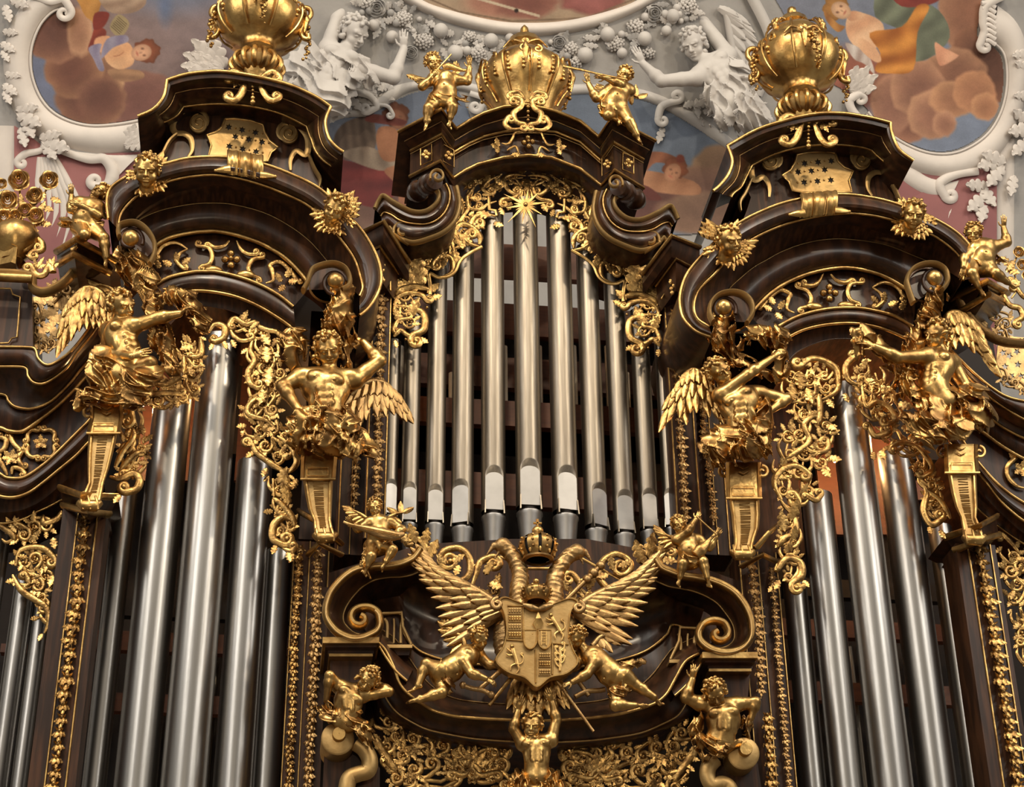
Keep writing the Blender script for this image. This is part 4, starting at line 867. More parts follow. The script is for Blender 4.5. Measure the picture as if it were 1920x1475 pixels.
    for ring, bl, inward in ((ringR, ballR, 1), (ringL, ballL, -1)):
        q = cr(ring, 8); v = obj('volute', bead(ring, y1-.14, 4.2, bow=bw, flat=2.6), GOLDM, t)
        c = np.array(ring).mean(0); hollow = np.array([(c[0]+(a-c[0])*.92, c[1]+(b-c[1])*.92) for a, b in cr(ring, 4)])
        dc = MB(); yy = y1+float(bw(c[0])); f_ = P(hollow[:, 0], hollow[:, 1], yy-.02); b_ = P(hollow[:, 0], hollow[:, 1], yy+.15); dc.prism(f_, b_); obj('volute_eye_field', dc, WOODX, t, sharp=25)
        inner = (ring is ringR) == L; R_ = 41 if inner else 35; a = np.linspace(0, 2*math.pi, 32, endpoint=False); cx_, cy_ = (c[0], c[1]+10)
        dr = MB(); dr.grid(np.array([P(cx_+q*R_*np.cos(a), cy_-q*R_*.95*np.sin(a), np.full(32, yy+d)) for q, d in ((.9, -.04), (1.0, 0), (1.0, .5), (.9, .9), (.2, .92))]), cv=True); obj('volute_drum', dr, GOLDM if inner else WOOD, t, sharp=40)
        e = MB(); p0 = P(bl[0], bl[1], yy-.26); e.ball(p0, .072, 14, 10); obj('volute_ball', e, GOLD, t)
        s = spiral(bl[0], bl[1]+3, 13, 24, -60, .9*inward); gold(t, np.vstack([s]), yy-.08, 3.6, 'volute_ridge', WOODX)
    # volute drum under the big scroll end nearest the centre
    # upper storey: crest body and its bracket cornice
    quad_panel(t, 'crest_body', body, -.35, .5, WOODX)
    bt = bowf(xc+30, 200, .12)
    for o_, i_, n in ((topO, topI, 40), (lO, lI, 16), (rO, rI, 16)):
        m_ = [((a[0]+b[0])/2, (a[1]+b[1])/2) for a, b in zip(resample(cr(o_, 6), 12), resample(cr(i_, 6), 12))]
        m1 = [(a[0]*.8+b[0]*.2, a[1]*.8+b[1]*.2) for a, b in zip(resample(cr(o_, 6), 12), resample(cr(i_, 6), 12))]
        strip(t, 'crest_cornice', [(o_, -.80), (m1, -.78), (m_, -.62), (i_, -.42)], [0, -5, 4], bow=bt, n=n, back=.4)
        gold(t, o_, -.81, 3.6, bow=bt); gold(t, i_, -.43, 2.4, bow=bt)
        gold(t, m_, -.63, 1.0, bow=bt, m=BRONZE)
    return t, dict(O=O, B4=B4, F5=F5, bw=bw, y1=y1, xc=xc)
TL, DL = tower('left'); TR, DR = tower('right')

# -------- centre gable
tc = case('organ_centre', 'dark walnut centre section of the organ case with stepped arched gable and canopy')
# (px, py, y)
gO = [(747, 247, -.55), (828, 204, -1.0), (855, 241, -.62), (880, 226, -.64), (907, 212, -.66), (945, 200, -.69), (988, 196, -.7), (1042, 208, -.69), (1088, 227, -.66), (1123, 256, -.62), (1146, 220, -1.0), (1229, 264, -.55)]
gI = [(770, 283, -.38), (828, 251, -.74), (851, 285, -.42), (880, 268, -.42), (907, 256, -.42), (945, 247, -.44), (988, 243, -.45), (1042, 247, -.44), (1088, 266, -.42), (1127, 301, -.42), (1150, 266, -.74), (1206, 299, -.38)]
gF = [(768, 331, -.38), (826, 301, -.74), (849, 333, -.42), (872, 319, -.42), (895, 308, -.42), (945, 295, -.44), (991, 291, -.45), (1034, 295, -.44), (1088, 316, -.42), (1128, 347, -.42), (1152, 318, -.74), (1207, 353, -.38)]
gB = [(775, 350, -.2), (826, 325, -.45), (855, 375, -.2), (872, 350, -.2), (895, 334, -.2), (945, 324, -.2), (988, 320, -.2), (1034, 326, -.2), (1088, 345, -.2), (1119, 382, -.2), (1150, 345, -.45), (1200, 370, -.2)]
def loft3(rows, back=None, closed=False):
    R = [np.array(r, float) for r in rows]; g = [P(r[:, 0], r[:, 1], r[:, 2]) for r in R]
    if back is not None:
        a = g[0].copy(); a[:, 1] = back; b = g[-1].copy(); b[:, 1] = back; g = [a]+g+[b]
    mb = MB(); mb.grid(np.array(g)); return mb
def mix(a, b, t, dy=0): return [(p[0]*(1-t)+q[0]*t, p[1]*(1-t)+q[1]*t, p[2]*(1-t)+q[2]*t+dy) for p, q in zip(a, b)]
obj('gable_cornice', loft3([gO, mix(gO, gI, .22), mix(gO, gI, .45, .03), mix(gO, gI, .75, .0), gI], back=.5), WOOD, tc, sharp=30)
obj('gable_frieze', loft3([mix(gI, gI, 0, .03), mix(gF, gF, 0, .03)], back=.5), WOODX, tc, sharp=30)
obj('gable_arch_molding', loft3([gF, mix(gF, gB, .4, -.04), gB], back=.5), WOOD, tc, sharp=30)
for c_, r_, m_ in ((gO, 3.6, GOLD), (gI, 3.6, GOLD), (gF, 3.6, GOLD), (mix(gI, gF, .12), 1.2, GOLDM), (mix(gO, gI, .5), 1.0, BRONZE)):
    obj('gilt_bead', bead([(p[0], p[1], p[2]-.02) for p in c_], 0, r_, sharp=True), m_, tc)
for x, y, yy in ((799, 290, -.56), (841, 292, -.58), (1139, 308, -.58), (1178, 306, -.56)):    # rosette panels on the blocks
    w_, h_ = (13, 16)
    s_ = -.58 if x in (799,) else (.55 if x == 1178 else (.75 if x == 841 else -.75))
    pts = [(x-w_*.8, y-h_-s_*w_*.6), (x+w_*.8, y-h_+s_*w_*.6), (x+w_*.8, y+h_+s_*w_*.6), (x-w_*.8, y+h_-s_*w_*.6), (x-w_*.8, y-h_-s_*w_*.6)]
    gold(tc, pts, yy-.06, 1.4, 'panel_frame', sharp=True)
    fr = Fr(yy-.07); mb = MB()
    for k in range(4):
        a = k*90+10; mb.ball(fr(np.array(x+5*math.cos(math.radians(a))), np.array(y-5.5*math.sin(math.radians(a))), np.array(2)), (.024, .014, .026), 8, 6)
    mb.ball(fr(np.array(float(x)), np.array(float(y)), np.array(4)), .012, 8, 6); obj('rosette', mb, GOLD, tc)

# swan-neck consoles either side of the gable
U = [(703, 391, -.55), (709, 378, -.57), (719, 368, -.6), (740, 381, -.62), (772, 397, -.64), (797, 397, -.66), (816, 384, -.68), (823, 369, -.7), (818, 357, -.72), (806, 352, -.72)]
Mi = [(714, 405, -.5), (720, 398, -.52), (733, 402, -.55), (750, 413, -.57), (772, 419, -.6), (803, 419, -.62), (826, 407, -.65), (840, 385, -.67), (843, 362, -.7), (836, 344, -.72)]
Lo = [(722, 440, -.42), (730, 428, -.44), (738, 436, -.46), (752, 448, -.5), (775, 455, -.52), (805, 447, -.55), (832, 435, -.58), (852, 415, -.6), (861, 385, -.62), (856, 350, -.65)]
for mir in (0, 1):
    f = (lambda q: mirror_pts(q, AX, TI)) if mir else (lambda q: q)
    g_ = [cr(f(q), 6) for q in (U, Mi, Lo)]
    rows = []
    for a, b, bg in ((g_[0], g_[1], 10), (g_[1], g_[2], 10)):
        for j in range(6):
            s = j/6; q = a*(1-s)+b*s; q[:, 2] -= bg*K*math.sin(math.pi*s); rows.append(q)
    rows.append(g_[2])
    obj('swan_neck_console', loft3(rows, back=.45), WOOD, tc, sharp=35)
    obj('gilt_edge', bead(f(U), -.02, 4.4, flat=1.8), GOLDM, tc); obj('gilt_bead', bead(f(Mi), -.02, 2.2), GOLD, tc); obj('gilt_edge', bead(f(Lo), -.02, 4.6, flat=1.6), GOLDM, tc)
    s = spiral(753, 432, 16, 3, -150, -1.4); s = [(a, b, -.56) for a, b in s]; obj('volute', bead(f([(766, 458, -.52)]+s), 0, 3.2, flat=1.6), GOLDM, tc)
    # turned roll lying under the block
    a_ = P(*f([(816, 338)])[0][:2], -.85); b_ = P(*f([(772, 366)])[0][:2], -.35); d = (b_-a_)
    mb = MB(); ts = np.array([0, .02, .12, .2, .22, .34, .4, .6, .68, .7, .8, .86, .88, .98, 1.0]); rr = np.array([.0, .085, .09, .08, .1, .105, .085, .08, .1, .11, .1, .085, .07, .06, .0])
    mb.tube(a_+d*ts[:, None], rr, 18); obj('turned_roll', mb, WOOD, tc)
    s = spiral(821, 331, 15, 3, 200, -1.3); obj('volute', bead(f([(a, b, -.95) for a, b in s]), 0, 2.6, flat=1.8), GOLDM, tc)

# stepped cornice blocks between gable and towers
def step(pts, dy, h, r, back=.3, gm=GOLD, t=tc, below=True):
    top = [(x, y, d+dy) for x, y, d in pts]; bot = [(x, y+h, d+dy+.12) for x, y, d in pts]
    obj('cornice_block', loft3([top, mix(top, bot, .45, -.03), bot], back=back), WOOD, t, sharp=30)
    obj('gilt_bead', bead([(x, y, d-.02) for x, y, d in top], 0, r, sharp=True, flat=1.3), gm, t)
bl1 = [(680, 436, -.35), (719, 415, -.75), (767, 492, -.3)]; bl2 = [(690, 474, -.28), (712, 462, -.55), (747, 513, -.22)]
br1 = [(1205, 514, -.3), (1259, 442, -.75), (1312, 464, -.35)]; br2 = [(1230, 536, -.22), (1267, 485, -.55), (1305, 506, -.28)]
step(bl1, 0, 40, 4.5); step(bl2, 0, 60, 3.5); step(br1, 0, 40, 4.5); step(br2, 0, 60, 3.5)
for pts, yy in (([(703, 505), (716, 492), (732, 522), (732, 545)], -.3), ([(1240, 560), (1272, 510), (1276, 540)], -.3)):
    gold(tc, pts, yy, 2.2, 'panel_frame', sharp=True)
for x, y in ((717, 512), (1262, 540)):
    fr = Fr(-.42); mb = MB()
    for k in range(9): mb.ball(fr(np.array(x+random.uniform(-6, 6)), np.array(y+random.uniform(-16, 16)), np.array(3)), (.022, .015, .03), 7, 5)
    obj('rosette', mb, GOLD, tc)

# pilasters: wooden posts with gilt fillets
def post(t, x0a, x1a, ya, x0b, x1b, yb, y, th=.35, fil=(.18, .82), m=WOODX, gm=GOLD, r=1.8):
    f = P(np.array([x0a, x1a, x1b, x0b]), np.array([ya, ya, yb, yb]), np.full(4, y)); b = f.copy(); b[:, 1] += th
    # keep the post plumb: average the edges
    for i, j in ((0, 3), (1, 2)):
        xm = (f[i, 0]+f[j, 0])/2; f[i, 0] = f[j, 0] = b[i, 0] = b[j, 0] = xm
    zt, zb = (f[0, 2]+f[1, 2])/2, (f[2, 2]+f[3, 2])/2; f[:2, 2] = b[:2, 2] = zt; f[2:, 2] = b[2:, 2] = zb
    mb = MB(); mb.prism(f, b); obj('pilaster', mb, m, t, sharp=25)
    for k in fil:
        x = f[0, 0]*(1-k)+f[1, 0]*k
        mb = MB(); mb.tube([(x, y-.008, zt), (x, y-.008, zb)], r*K, 6); obj('gilt_fillet', mb, gm, t)
    return f
BWP = {}
BWP['L'] = post(TL, 105, 197, 955, 62, 142, 1500, -.55, fil=(.36, .80))
BWP['R'] = post(TR, 1795, 1868, 1020, 1858, 1938, 1500, -.55, fil=(.30, .86))
post(TL, 548, 612, 1015, 528, 604, 1500, -.30, fil=(.02, .45, .98), r=1.4)
post(TR, 1392, 1462, 1035, 1412, 1490, 1500, -.30, fil=(.02, .5, .98), r=1.4)
post(tc, 690, 736, 500, 690, 722, 1010, -.18, fil=(.1, .95), r=1.6)
post(tc, 1244, 1295, 540, 1268, 1312, 1010, -.18, fil=(.05, .9), r=1.6)
post(tc, 640, 692, 560, 636, 690, 1040, -.02, fil=(.1, .5), r=1.4)
post(tc, 1296, 1345, 600, 1312, 1370, 1040, -.02, fil=(.5, .9), r=1.4)
post(TL, 590, 612, 1100, 590, 604, 1500, -.42, fil=(.1,), r=1.6)

# -------- centre canopy: scrolled hood behind the eagle
hoodL = [(788, 1030), (781, 1040), (773, 1048), (752, 1057), (728, 1061), (700, 1062), (670, 1067), (650, 1078), (634, 1093), (621, 1110), (614, 1128), (611, 1145), (614, 1162), (629, 1182), (645, 1192), (661, 1197), (678, 1196), (692, 1191), (706, 1183), (712, 1171), (710, 1153), (703, 1144), (690, 1139), (674, 1140), (662, 1147), (658, 1158), (663, 1169), (674, 1173), (683, 1168), (683, 1159), (676, 1155)]
hoodR = [(1229, 1048), (1236, 1059), (1243, 1066), (1260, 1073), (1279, 1079), (1305, 1083), (1332, 1088), (1357, 1098), (1377, 1111), (1393, 1130), (1404, 1151), (1409, 1170), (1409, 1190), (1402, 1205), (1390, 1216), (1374, 1222), (1356, 1223), (1338, 1219), (1324, 1212), (1312, 1200), (1310, 1185), (1317, 1171), (1330, 1164), (1345, 1164), (1358, 1170), (1365, 1184), (1362, 1195), (1352, 1201), (1341, 1198), (1338, 1189), (1344, 1184)]
for side, h in (('l', hoodL), ('r', hoodR)):
    obj('hood_scroll', bead(h, -1.05, 6.5, flat=1.7, sides=10), GOLD, tc)
    obj('hood_scroll_fillet', bead([(x, y) for x, y in h[:22]], -1.12, 2.2), GOLDM, tc)
    # wooden band inside the scroll and the deep cove running back
    hh = h[:16]; cx, cy = (960, 1150)
    inn = [(x+(1 if side == 'l' else -1)*(10+22*min(1, i/6)), y+20-max(0, (i-9))*4.5) for i, (x, y) in enumerate(hh)]
    strip(tc, 'hood_band', [(hh, -1.0), (inn, -.78)], [6], n=40, back=None)
    if side == 'l': deep = [(800, 1085), (790, 1100), (775, 1112), (760, 1120), (740, 1124), (720, 1127), (700, 1131), (690, 1140), (684, 1152), (680, 1165), (684, 1180), (700, 1200)]
    else: deep = [(1218, 1100), (1228, 1112), (1240, 1124), (1258, 1130), (1280, 1134), (1300, 1140), (1320, 1146), (1334, 1156), (1342, 1170), (1344, 1185), (1338, 1200), (1320, 1218)]
    strip(tc, 'hood_cove', [(inn, -.78), (deep, -.30)], [-8], m=WOODX, n=40)
    gold(tc, inn, -.79, 1.6, m=GOLDM)
# back board of the niche, curved rim and the two-step base cornice
nb = [(612, 1075), (788, 1020), (960, 1010), (1100, 1010), (1240, 1036), (1415, 1100), (1420, 1250), (1350, 1340), (1240, 1388), (1000, 1402), (760, 1388), (650, 1340), (600, 1240)]
quad_panel(tc, 'niche_back', nb, -.22, .1, WOODX)
rimL = [(700, 1150), (714, 1152), (750, 1151), (753, 1172), (759, 1191), (772, 1208), (790, 1222), (815, 1232), (849, 1240), (900, 1246), (960, 1250), (1005, 1252), (1060, 1252), (1120, 1246), (1170, 1235), (1207, 1222), (1232, 1206), (1252, 1187), (1261, 1171), (1285, 1176), (1308, 1180)]
cove_top = [(690, 1075), (750, 1078), (800, 1090), (830, 1100), (870, 1110), (900, 1115), (930, 1118), (960, 1120), (990, 1120), (1020, 1122), (1060, 1124), (1100, 1122), (1150, 1116), (1190, 1108), (1230, 1100), (1270, 1098), (1300, 1098), (1330, 1110)]
strip(tc, 'niche_cove', [(cove_top, -.55), (rimL, -.42)], [-28], n=80)
gold(tc, rimL, -.46, 2.6)
r1 = [(700, 1198), (720, 1215), (738, 1250), (748, 1278), (765, 1300), (804, 1327), (830, 1337), (858, 1343), (910, 1347), (965, 1349), (1020, 1350), (1073, 1348), (1120, 1344), (1162, 1338), (1200, 1328), (1230, 1317), (1250, 1300), (1266, 1272), (1285, 1240), (1310, 1225)]
r0 = [(716, 1180), (740, 1196), (765, 1230), (790, 1265), (815, 1290), (850, 1308), (900, 1316), (965, 1320), (1020, 1320), (1080, 1318), (1130, 1312), (1170, 1300), (1200, 1285), (1225, 1262), (1245, 1235), (1262, 1215), (1290, 1200), (1300, 1196)]
r2 = [(690, 1225), (705, 1250), (715, 1285), (726, 1312), (745, 1336), (775, 1355), (804, 1368), (850, 1378), (894, 1385), (965, 1390), (1028, 1391), (1090, 1389), (1140, 1384), (1200, 1374), (1240, 1358), (1272, 1340), (1290, 1310), (1300, 1280), (1315, 1250), (1330, 1235)]
r3 = [(680, 1240), (700, 1290), (712, 1325), (733, 1348), (770, 1370), (804, 1382), (850, 1393), (894, 1399), (965, 1404), (1028, 1405), (1090, 1402), (1140, 1397), (1200, 1386), (1250, 1368), (1288, 1345), (1305, 1320), (1320, 1280), (1340, 1255)]
strip(tc, 'niche_lower_field', [(rimL, -.44), (r0, -.5)], [0], m=WOODX, n=70)
strip(tc, 'base_cornice', [(r0, -.62), (r1, -.92)], [7], n=70, back=None)
strip(tc, 'base_cornice', [(r1, -.92), (r2, -.70)], [-8], n=70)
strip(tc, 'base_cornice', [(r2, -.70), (r3, -.6)], [4], n=70, back=-.1)
gold(tc, r1, -.94, 2.6); gold(tc, r2, -.72, 1.6, m=GOLDM); gold(tc, r0, -.64, 1.2, m=BRONZE)
# shelves and tapering blocks under the hood scrolls
for (x0, x1, y, s) in ((605, 711, 1194, 1), (1317, 1421, 1222, -1)):
    for dy, dx, h, dd, m_ in ((0, 0, 11, -1.1, GOLD), (11, 5, 8, -1.05, WOOD), (19, 10, 12, -.98, WOOD), (31, 12, 5, -1.0, GOLD), (36, 14, 60, -.9, WOODX)):
        q = [(x0+dx, y+dy), (x1-dx, y+dy), (x1-dx-(6 if h > 50 else 0), y+dy+h), (x0+dx+(2 if h > 50 else 0), y+dy+h)]
        quad_panel(tc, 'bracket_block' if m_ is not GOLD else 'gilt_fillet', q, dd, -.1, m_)
    # inner lower shelf and console curve
    a = 1 if s > 0 else -1; xb = x1 if s > 0 else x0
    arc = [(xb, y+18), (xb+a*14, y+40), (xb+a*30, y+62), (xb+a*52, y+82)]; arc2 = [(xb+a*6, y-6), (xb+a*24, y+20), (xb+a*44, y+44), (xb+a*64, y+60)]
    strip(tc, 'curved_bracket', [(arc, -.95), (arc2, -.8)], [6], n=20, back=-.1); gold(tc, arc, -.97, 2.2)
    q = [(xb+a*8, y+14), (xb+a*62, y+14), (xb+a*62, y+20), (xb+a*8, y+20)]
    quad_panel(tc, 'gilt_fillet', q if a > 0 else q[::-1], -.85, -.2, GOLDM)
    q = [(xb+a*16, y+20), (xb+a*60, y+20), (xb+a*56, y+34), (xb+a*20, y+34)]
    quad_panel(tc, 'bracket_block', q if a > 0 else q[::-1], -.8, -.2, WOOD)
    # little fluted niche with two upright scrolls
    for k, xx in enumerate((14, 27, 40)):
        gold(tc, [(xb+a*xx, y+12), (xb+a*(xx+1), y-22), (xb+a*(xx+(5 if k == 2 else -4 if k == 0 else 0)), y-34)], -.72, 3.0 if k != 1 else 2, 'upright_scroll', GOLDM)
    gold(tc, [(xb+a*2, y-44), (xb+a*42, y-46), (xb+a*44, y-20), (xb+a*60, y+14)], -.74, 2.8, m=GOLDM, sharp=True)

# -------- outer lower wings of the case (left and right edges of the view)
def wing(side):
    t = case('organ_wing', f'swept dark walnut side wing of the organ case at the {side} edge with gilt mouldings')
    if side == 'left':
        L1 = [(-40, 650), (0, 650), (52, 651), (66, 655), (72, 672), (89, 684), (114, 673), (140, 650), (170, 610), (185, 580)]
        L2 = [(-40, 687), (0, 687), (46, 689), (53, 706), (65, 718), (87, 717), (122, 692), (144, 660), (170, 630), (190, 600)]
        L3 = [(-40, 732), (8, 740), (16, 752), (30, 763), (60, 766), (95, 752), (130, 719), (149, 695), (172, 668), (190, 640)]
        L4 = [(-40, 796), (0, 802), (16, 808), (41, 809), (68, 792), (108, 760), (136, 733), (155, 712), (175, 690), (190, 670)]
        L5 = [(-40, 860), (0, 888), (16, 896), (46, 894), (81, 871), (108, 847), (146, 809), (165, 790), (180, 770), (195, 750)]
        L6 = [(-40, 915), (0, 930), (27, 932), (54, 923), (81, 904), (108, 882), (141, 855), (160, 835), (180, 815), (195, 800)]
        L7 = [(-40, 950), (0, 960), (35, 957), (60, 948), (81, 936), (108, 914), (135, 890), (160, 868), (180, 850), (195, 840)]
        L8 = [(-40, 975), (0, 981), (27, 978), (50, 970), (68, 960), (90, 950), (120, 935), (150, 925), (175, 915), (195, 905)]
        base = [(-60, 528), (46, 524), (60, 545), (62, 652), (-60, 652)]
        top = [(-40, 512), (25, 514), (58, 520), (62, 540), (80, 548), (105, 540), (130, 520), (148, 490)]
    else:
        L1 = [(1740, 600), (1770, 640), (1803, 676), (1830, 702), (1862, 728), (1890, 744), (1925, 752), (1960, 752)]
        L2 = [(1745, 640), (1790, 680), (1832, 722), (1856, 744), (1885, 765), (1925, 788), (1960, 795)]
        L3 = [(1760, 690), (1810, 745), (1866, 790), (1890, 806), (1925, 823), (1960, 830)]
        L4 = [(1765, 720), (1815, 785), (1850, 815), (1885, 840), (1925, 862), (1960, 868)]
        L5 = [(1775, 780), (1815, 840), (1842, 876), (1880, 915), (1925, 945), (1960, 955)]
        L6 = [(1780, 830), (1820, 870), (1850, 905), (1882, 945), (1925, 980), (1960, 992)]
        L7 = [(1785, 860), (1825, 905), (1855, 940), (1885, 970), (1925, 1003), (1960, 1015)]
        L8 = [(1790, 900), (1830, 950), (1858, 975), (1885, 996), (1925, 1022), (1960, 1035)]
        base = None; top = [(1795, 555), (1815, 590), (1845, 622), (1880, 640), (1925, 645)]
    y = -.25
    strip(t, 'upper_cornice', [(L1, y-.45), (L2, y-.35)], [8], n=50, back=.4)
    strip(t, 'upper_cornice', [(L2, y-.35), (L3, y-.15)], [-8], n=50)
    strip(t, 'cove_moulding', [(L3, y-.12), (L4, y-.05)], [6], m=WOODX, n=50)
    strip(t, 'frieze', [(L4, y), (L5, y)], [0], m=WOODX, n=50)
    strip(t, 'torus_moulding', [(L5, y-.1), (L6, y-.08)], [12], n=50)
    strip(t, 'arch_soffit', [(L6, y-.05), (L7, y+.05), (L8, y+.15)], [-3, -3], m=WOODX, n=50, back=.5)
    for L_, d, r in ((L1, -.46, 2.6), (L2, -.37, 2.6), (L3, -.16, 3), (L4, -.06, 4.0), (L5, -.12, 3.2), (L6, -.1, 3.2), (L8, .12, 2.5)): gold(t, L_, y+d, r)
    obj('scrolled_rail', bead(top, y-.4, 8, flat=1.5), GOLDM if side == 'left' else BRONZE, t)
    if base:
        quad_panel(t, 'pedestal', base, y-.25, .4, WOODX)
        gold(t, [(-40, 540), (20, 541), (24, 552), (38, 557), (32, 632), (22, 634), (16, 643), (-40, 645)], y-.28, 1.8, 'panel_frame', sharp=True)
        gold(t, [(-60, 516), (60, 522)], y-.5, 9, 'gilt_cornice', GOLD, sharp=True)
    # plinth cap above the big carved post
    return t
WLt = wing('left'); WRt = wing('right')
# caps of the outer posts (zig-zag shelves)
for t, a in ((TL, [[(113, 915, -.5), (152, 928, -.95), (222, 932, -.5)], [(118, 948, -.5), (165, 958, -.9), (205, 965, -.5)]]),
             (TR, [[(1770, 1008, -.5), (1838, 985, -.95), (1868, 968, -.5)], [(1790, 1032, -.5), (1838, 1012, -.9), (1872, 1003, -.5)]])):
    for pts in a:
        obj('gilt_shelf', bead(pts, 0, 5, sharp=True, flat=1.6), GOLD, t)
    p, q = a; obj('post_cap', loft3([[(x, y, d+.05) for x, y, d in p], [(x, y, d+.1) for x, y, d in q]], back=0), WOOD, t, sharp=30)
# caps under the inner consoles
for t, a in ((TL, [[(560, 958, -.35), (590, 975, -.75), (608, 990, -.8), (640, 1020, -.45)], [(578, 1040, -.35), (598, 1018, -.7), (640, 1040, -.4)]]),
             (TR, [[(1390, 1030, -.45), (1420, 1025, -.75), (1440, 1000, -.8), (1458, 985, -.4)], [(1390, 1062, -.4), (1430, 1040, -.7), (1460, 1055, -.35)]])):
    for pts in a: obj('gilt_shelf', bead(pts, 0, 4.5, sharp=True, flat=1.4), GOLD, t)
# top cornice shelves carrying the corner putti
for t, a in ((TL, [[(106, 472, -.5), (143, 448, -1.15), (222, 492, -.7)], [(108, 496, -.5), (139, 477, -1.05), (205, 512, -.7)]]),
             (TR, [[(1782, 560, -.6), (1850, 527, -1.15), (1890, 550, -.5)], [(1790, 590, -.6), (1855, 551, -1.05), (1886, 568, -.5)]])):
    p, q = a
    obj('corner_cornice', loft3([p, mix(p, q, .5, .1), q], back=.2), WOOD, t, sharp=30)
    for pts in a: obj('gilt_shelf', bead(pts, 0, 6, sharp=True, flat=1.2), GOLD, t)
# ---------------------------------------------------------------- gilded carving
def gtube(mb, fr, pts, r, w=3, sp=True, flat=.7, sides=7):
    q = np.array(pts, float); q = cr(q, 5) if sp and len(q) > 2 else q; ww = (q[:, 2] if q.shape[1] > 2 else 0)+w
    rr = r*fr.k if not hasattr(r, '__len__') else np.interp(np.linspace(0, 1, len(q)), np.linspace(0, 1, len(r)), r)*fr.k
    mb.tube(fr(q[:, 0], q[:, 1], ww*np.ones(len(q))), rr, sides, flat)
def gball(mb, fr, x, y, r, w=4, nu=8, nv=6): mb.ball(fr(np.array(float(x)), np.array(float(y)), np.array(float(w))), r*fr.k, nu, nv)
class Carv:
    def __init__(s, name, label, y, cx, cy, group=None, m=None, cat='carving'):
        s.fr = Fr(y) if not callable(y) else FrX(y); s.m = m or GOLDF
        s.t = thing(name, label, cat, s.fr(np.array(float(cx)), np.array(float(cy)), np.array(0.)), group); s.rs = random.Random(int(cx*7+cy)); s.nl = 0
    def part(s, name, fn, m=None, **k): mb = MB(); fn(mb); return obj(name, mb, m or s.m, s.t, sharp=50, **k)
    def scroll(s, pts, r=3, s0=0, s1=0, w=3, ball=True, flat=.8, name='scroll', m=None, turns=1.25, mir=None):
        if name != 'flat_band': r = r*(1.38 if r > 2.7 else 1.2)
        if mir: pts = mirror_pts(pts, *mir); s0, s1 = -s0, -s1
        q = curl(pts, s0, s1, turns=turns)
        n = len(q); f = np.linspace(0, 1, n); base = np.ones(n)*r
        if s1: base *= np.interp(f, (0, .55, 1), (1, 1, .45))
        else: base *= np.interp(f, (0, .8, 1), (1, 1, .35))
        if s0: base *= np.interp(f, (0, .45, 1), (.45, 1, 1))
        else: base *= np.interp(f, (0, .2, 1), (.35, 1, 1))
        def fn(mb):
            gtube(mb, s.fr, q[:, :2], list(base), w, sp=False, flat=flat)
            if ball and s1: gball(mb, s.fr, q[-1][0], q[-1][1], r*.85, w+1)
            if ball and s0: gball(mb, s.fr, q[0][0], q[0][1], r*.85, w+1)
        return s.part(name, fn, m)
    def leaf(s, x, y, a, L, W=None, w=4, tilt=.15, mir=None):
        L *= 1.18; W = W*1.2 if W else None
        if mir: (x, y), a = mirror_pts([(x, y)], *mir)[0], 180-a
        s.nl += 1
        return leaf(s.t, s.fr, x, y, a, L, W or L*.56, s.m, w=w, tilt=tilt)
    def fan(s, x, y, a, L, n=3, sp=70, w=4, mir=None):
        for i in range(n): u = (i/(n-1)-.5); s.leaf(x, y, a+u*sp, L*(1-.4*abs(u)), L*.36, w=w+2*(1-abs(u)), mir=mir)
    def rinceau(s, spine, amp, n, r=2.6, w=3, leaves=3, side=1, stem=True, mir=None, dens=1.0):
        if mir: spine = mirror_pts(spine, *mir); side = -side
        q = resample(cr(spine, 8), n+1)
        amp_ = amp if hasattr(amp, '__len__') else [amp]*n
        for i in range(n):
            a, b = q[i], q[i+1]; c = (a+b)/2; t = (b-a)[:2]; t = t/np.linalg.norm(t); nr = np.array([t[1], -t[0]])*side
            A = amp_[min(i, len(amp_)-1)]; L = np.linalg.norm((b-a)[:2])
            p0 = c[:2]-t*L*.75-nr*A*.45; p1 = c[:2]-t*L*.25-nr*A*.75*.9; p2 = c[:2]+t*A*.45-nr*A*.25
            s.scroll([tuple(p0), tuple(p1), tuple(p2)], r, 0, side*A*.52, w=w+(i % 2)*1.5, turns=1.35)
            ce = c[:2]+nr*A*.1
            for k in range(leaves):
                an = math.degrees(math.atan2(-nr[1], nr[0]))+(k-(leaves-1)/2)*50+s.rs.uniform(-12, 12)
                s.leaf(ce[0]+math.cos(math.radians(an))*A*.42, ce[1]-math.sin(math.radians(an))*A*.42, an+s.rs.uniform(-20, 20)+25*side, A*s.rs.uniform(.5, .75), A*.32, w=w+2)
            if s.rs.random() < .8*dens: s.leaf(p0[0], p0[1], math.degrees(math.atan2(-t[1], t[0]))-side*55, A*.7, A*.34, w=w+1)
            if s.rs.random() < .7*dens:
                s.part('berry', lambda mb: [gball(mb, s.fr, ce[0]+t[0]*A*.1+dx, ce[1]+dy, r*.75, w+4, 7, 5) for dx, dy in ((0, 0), (r*1.1, r*.5), (-r*.3, r*1.2))])
            side = -side
        if stem: s.part('stem', lambda mb: gtube(mb, s.fr, [(p[0]+math.sin(i*1.7)*1.5, p[1]) for i, p in enumerate(q)], r*.7, w-1))
M1, M2 = (987, .035), (993.5, .056)
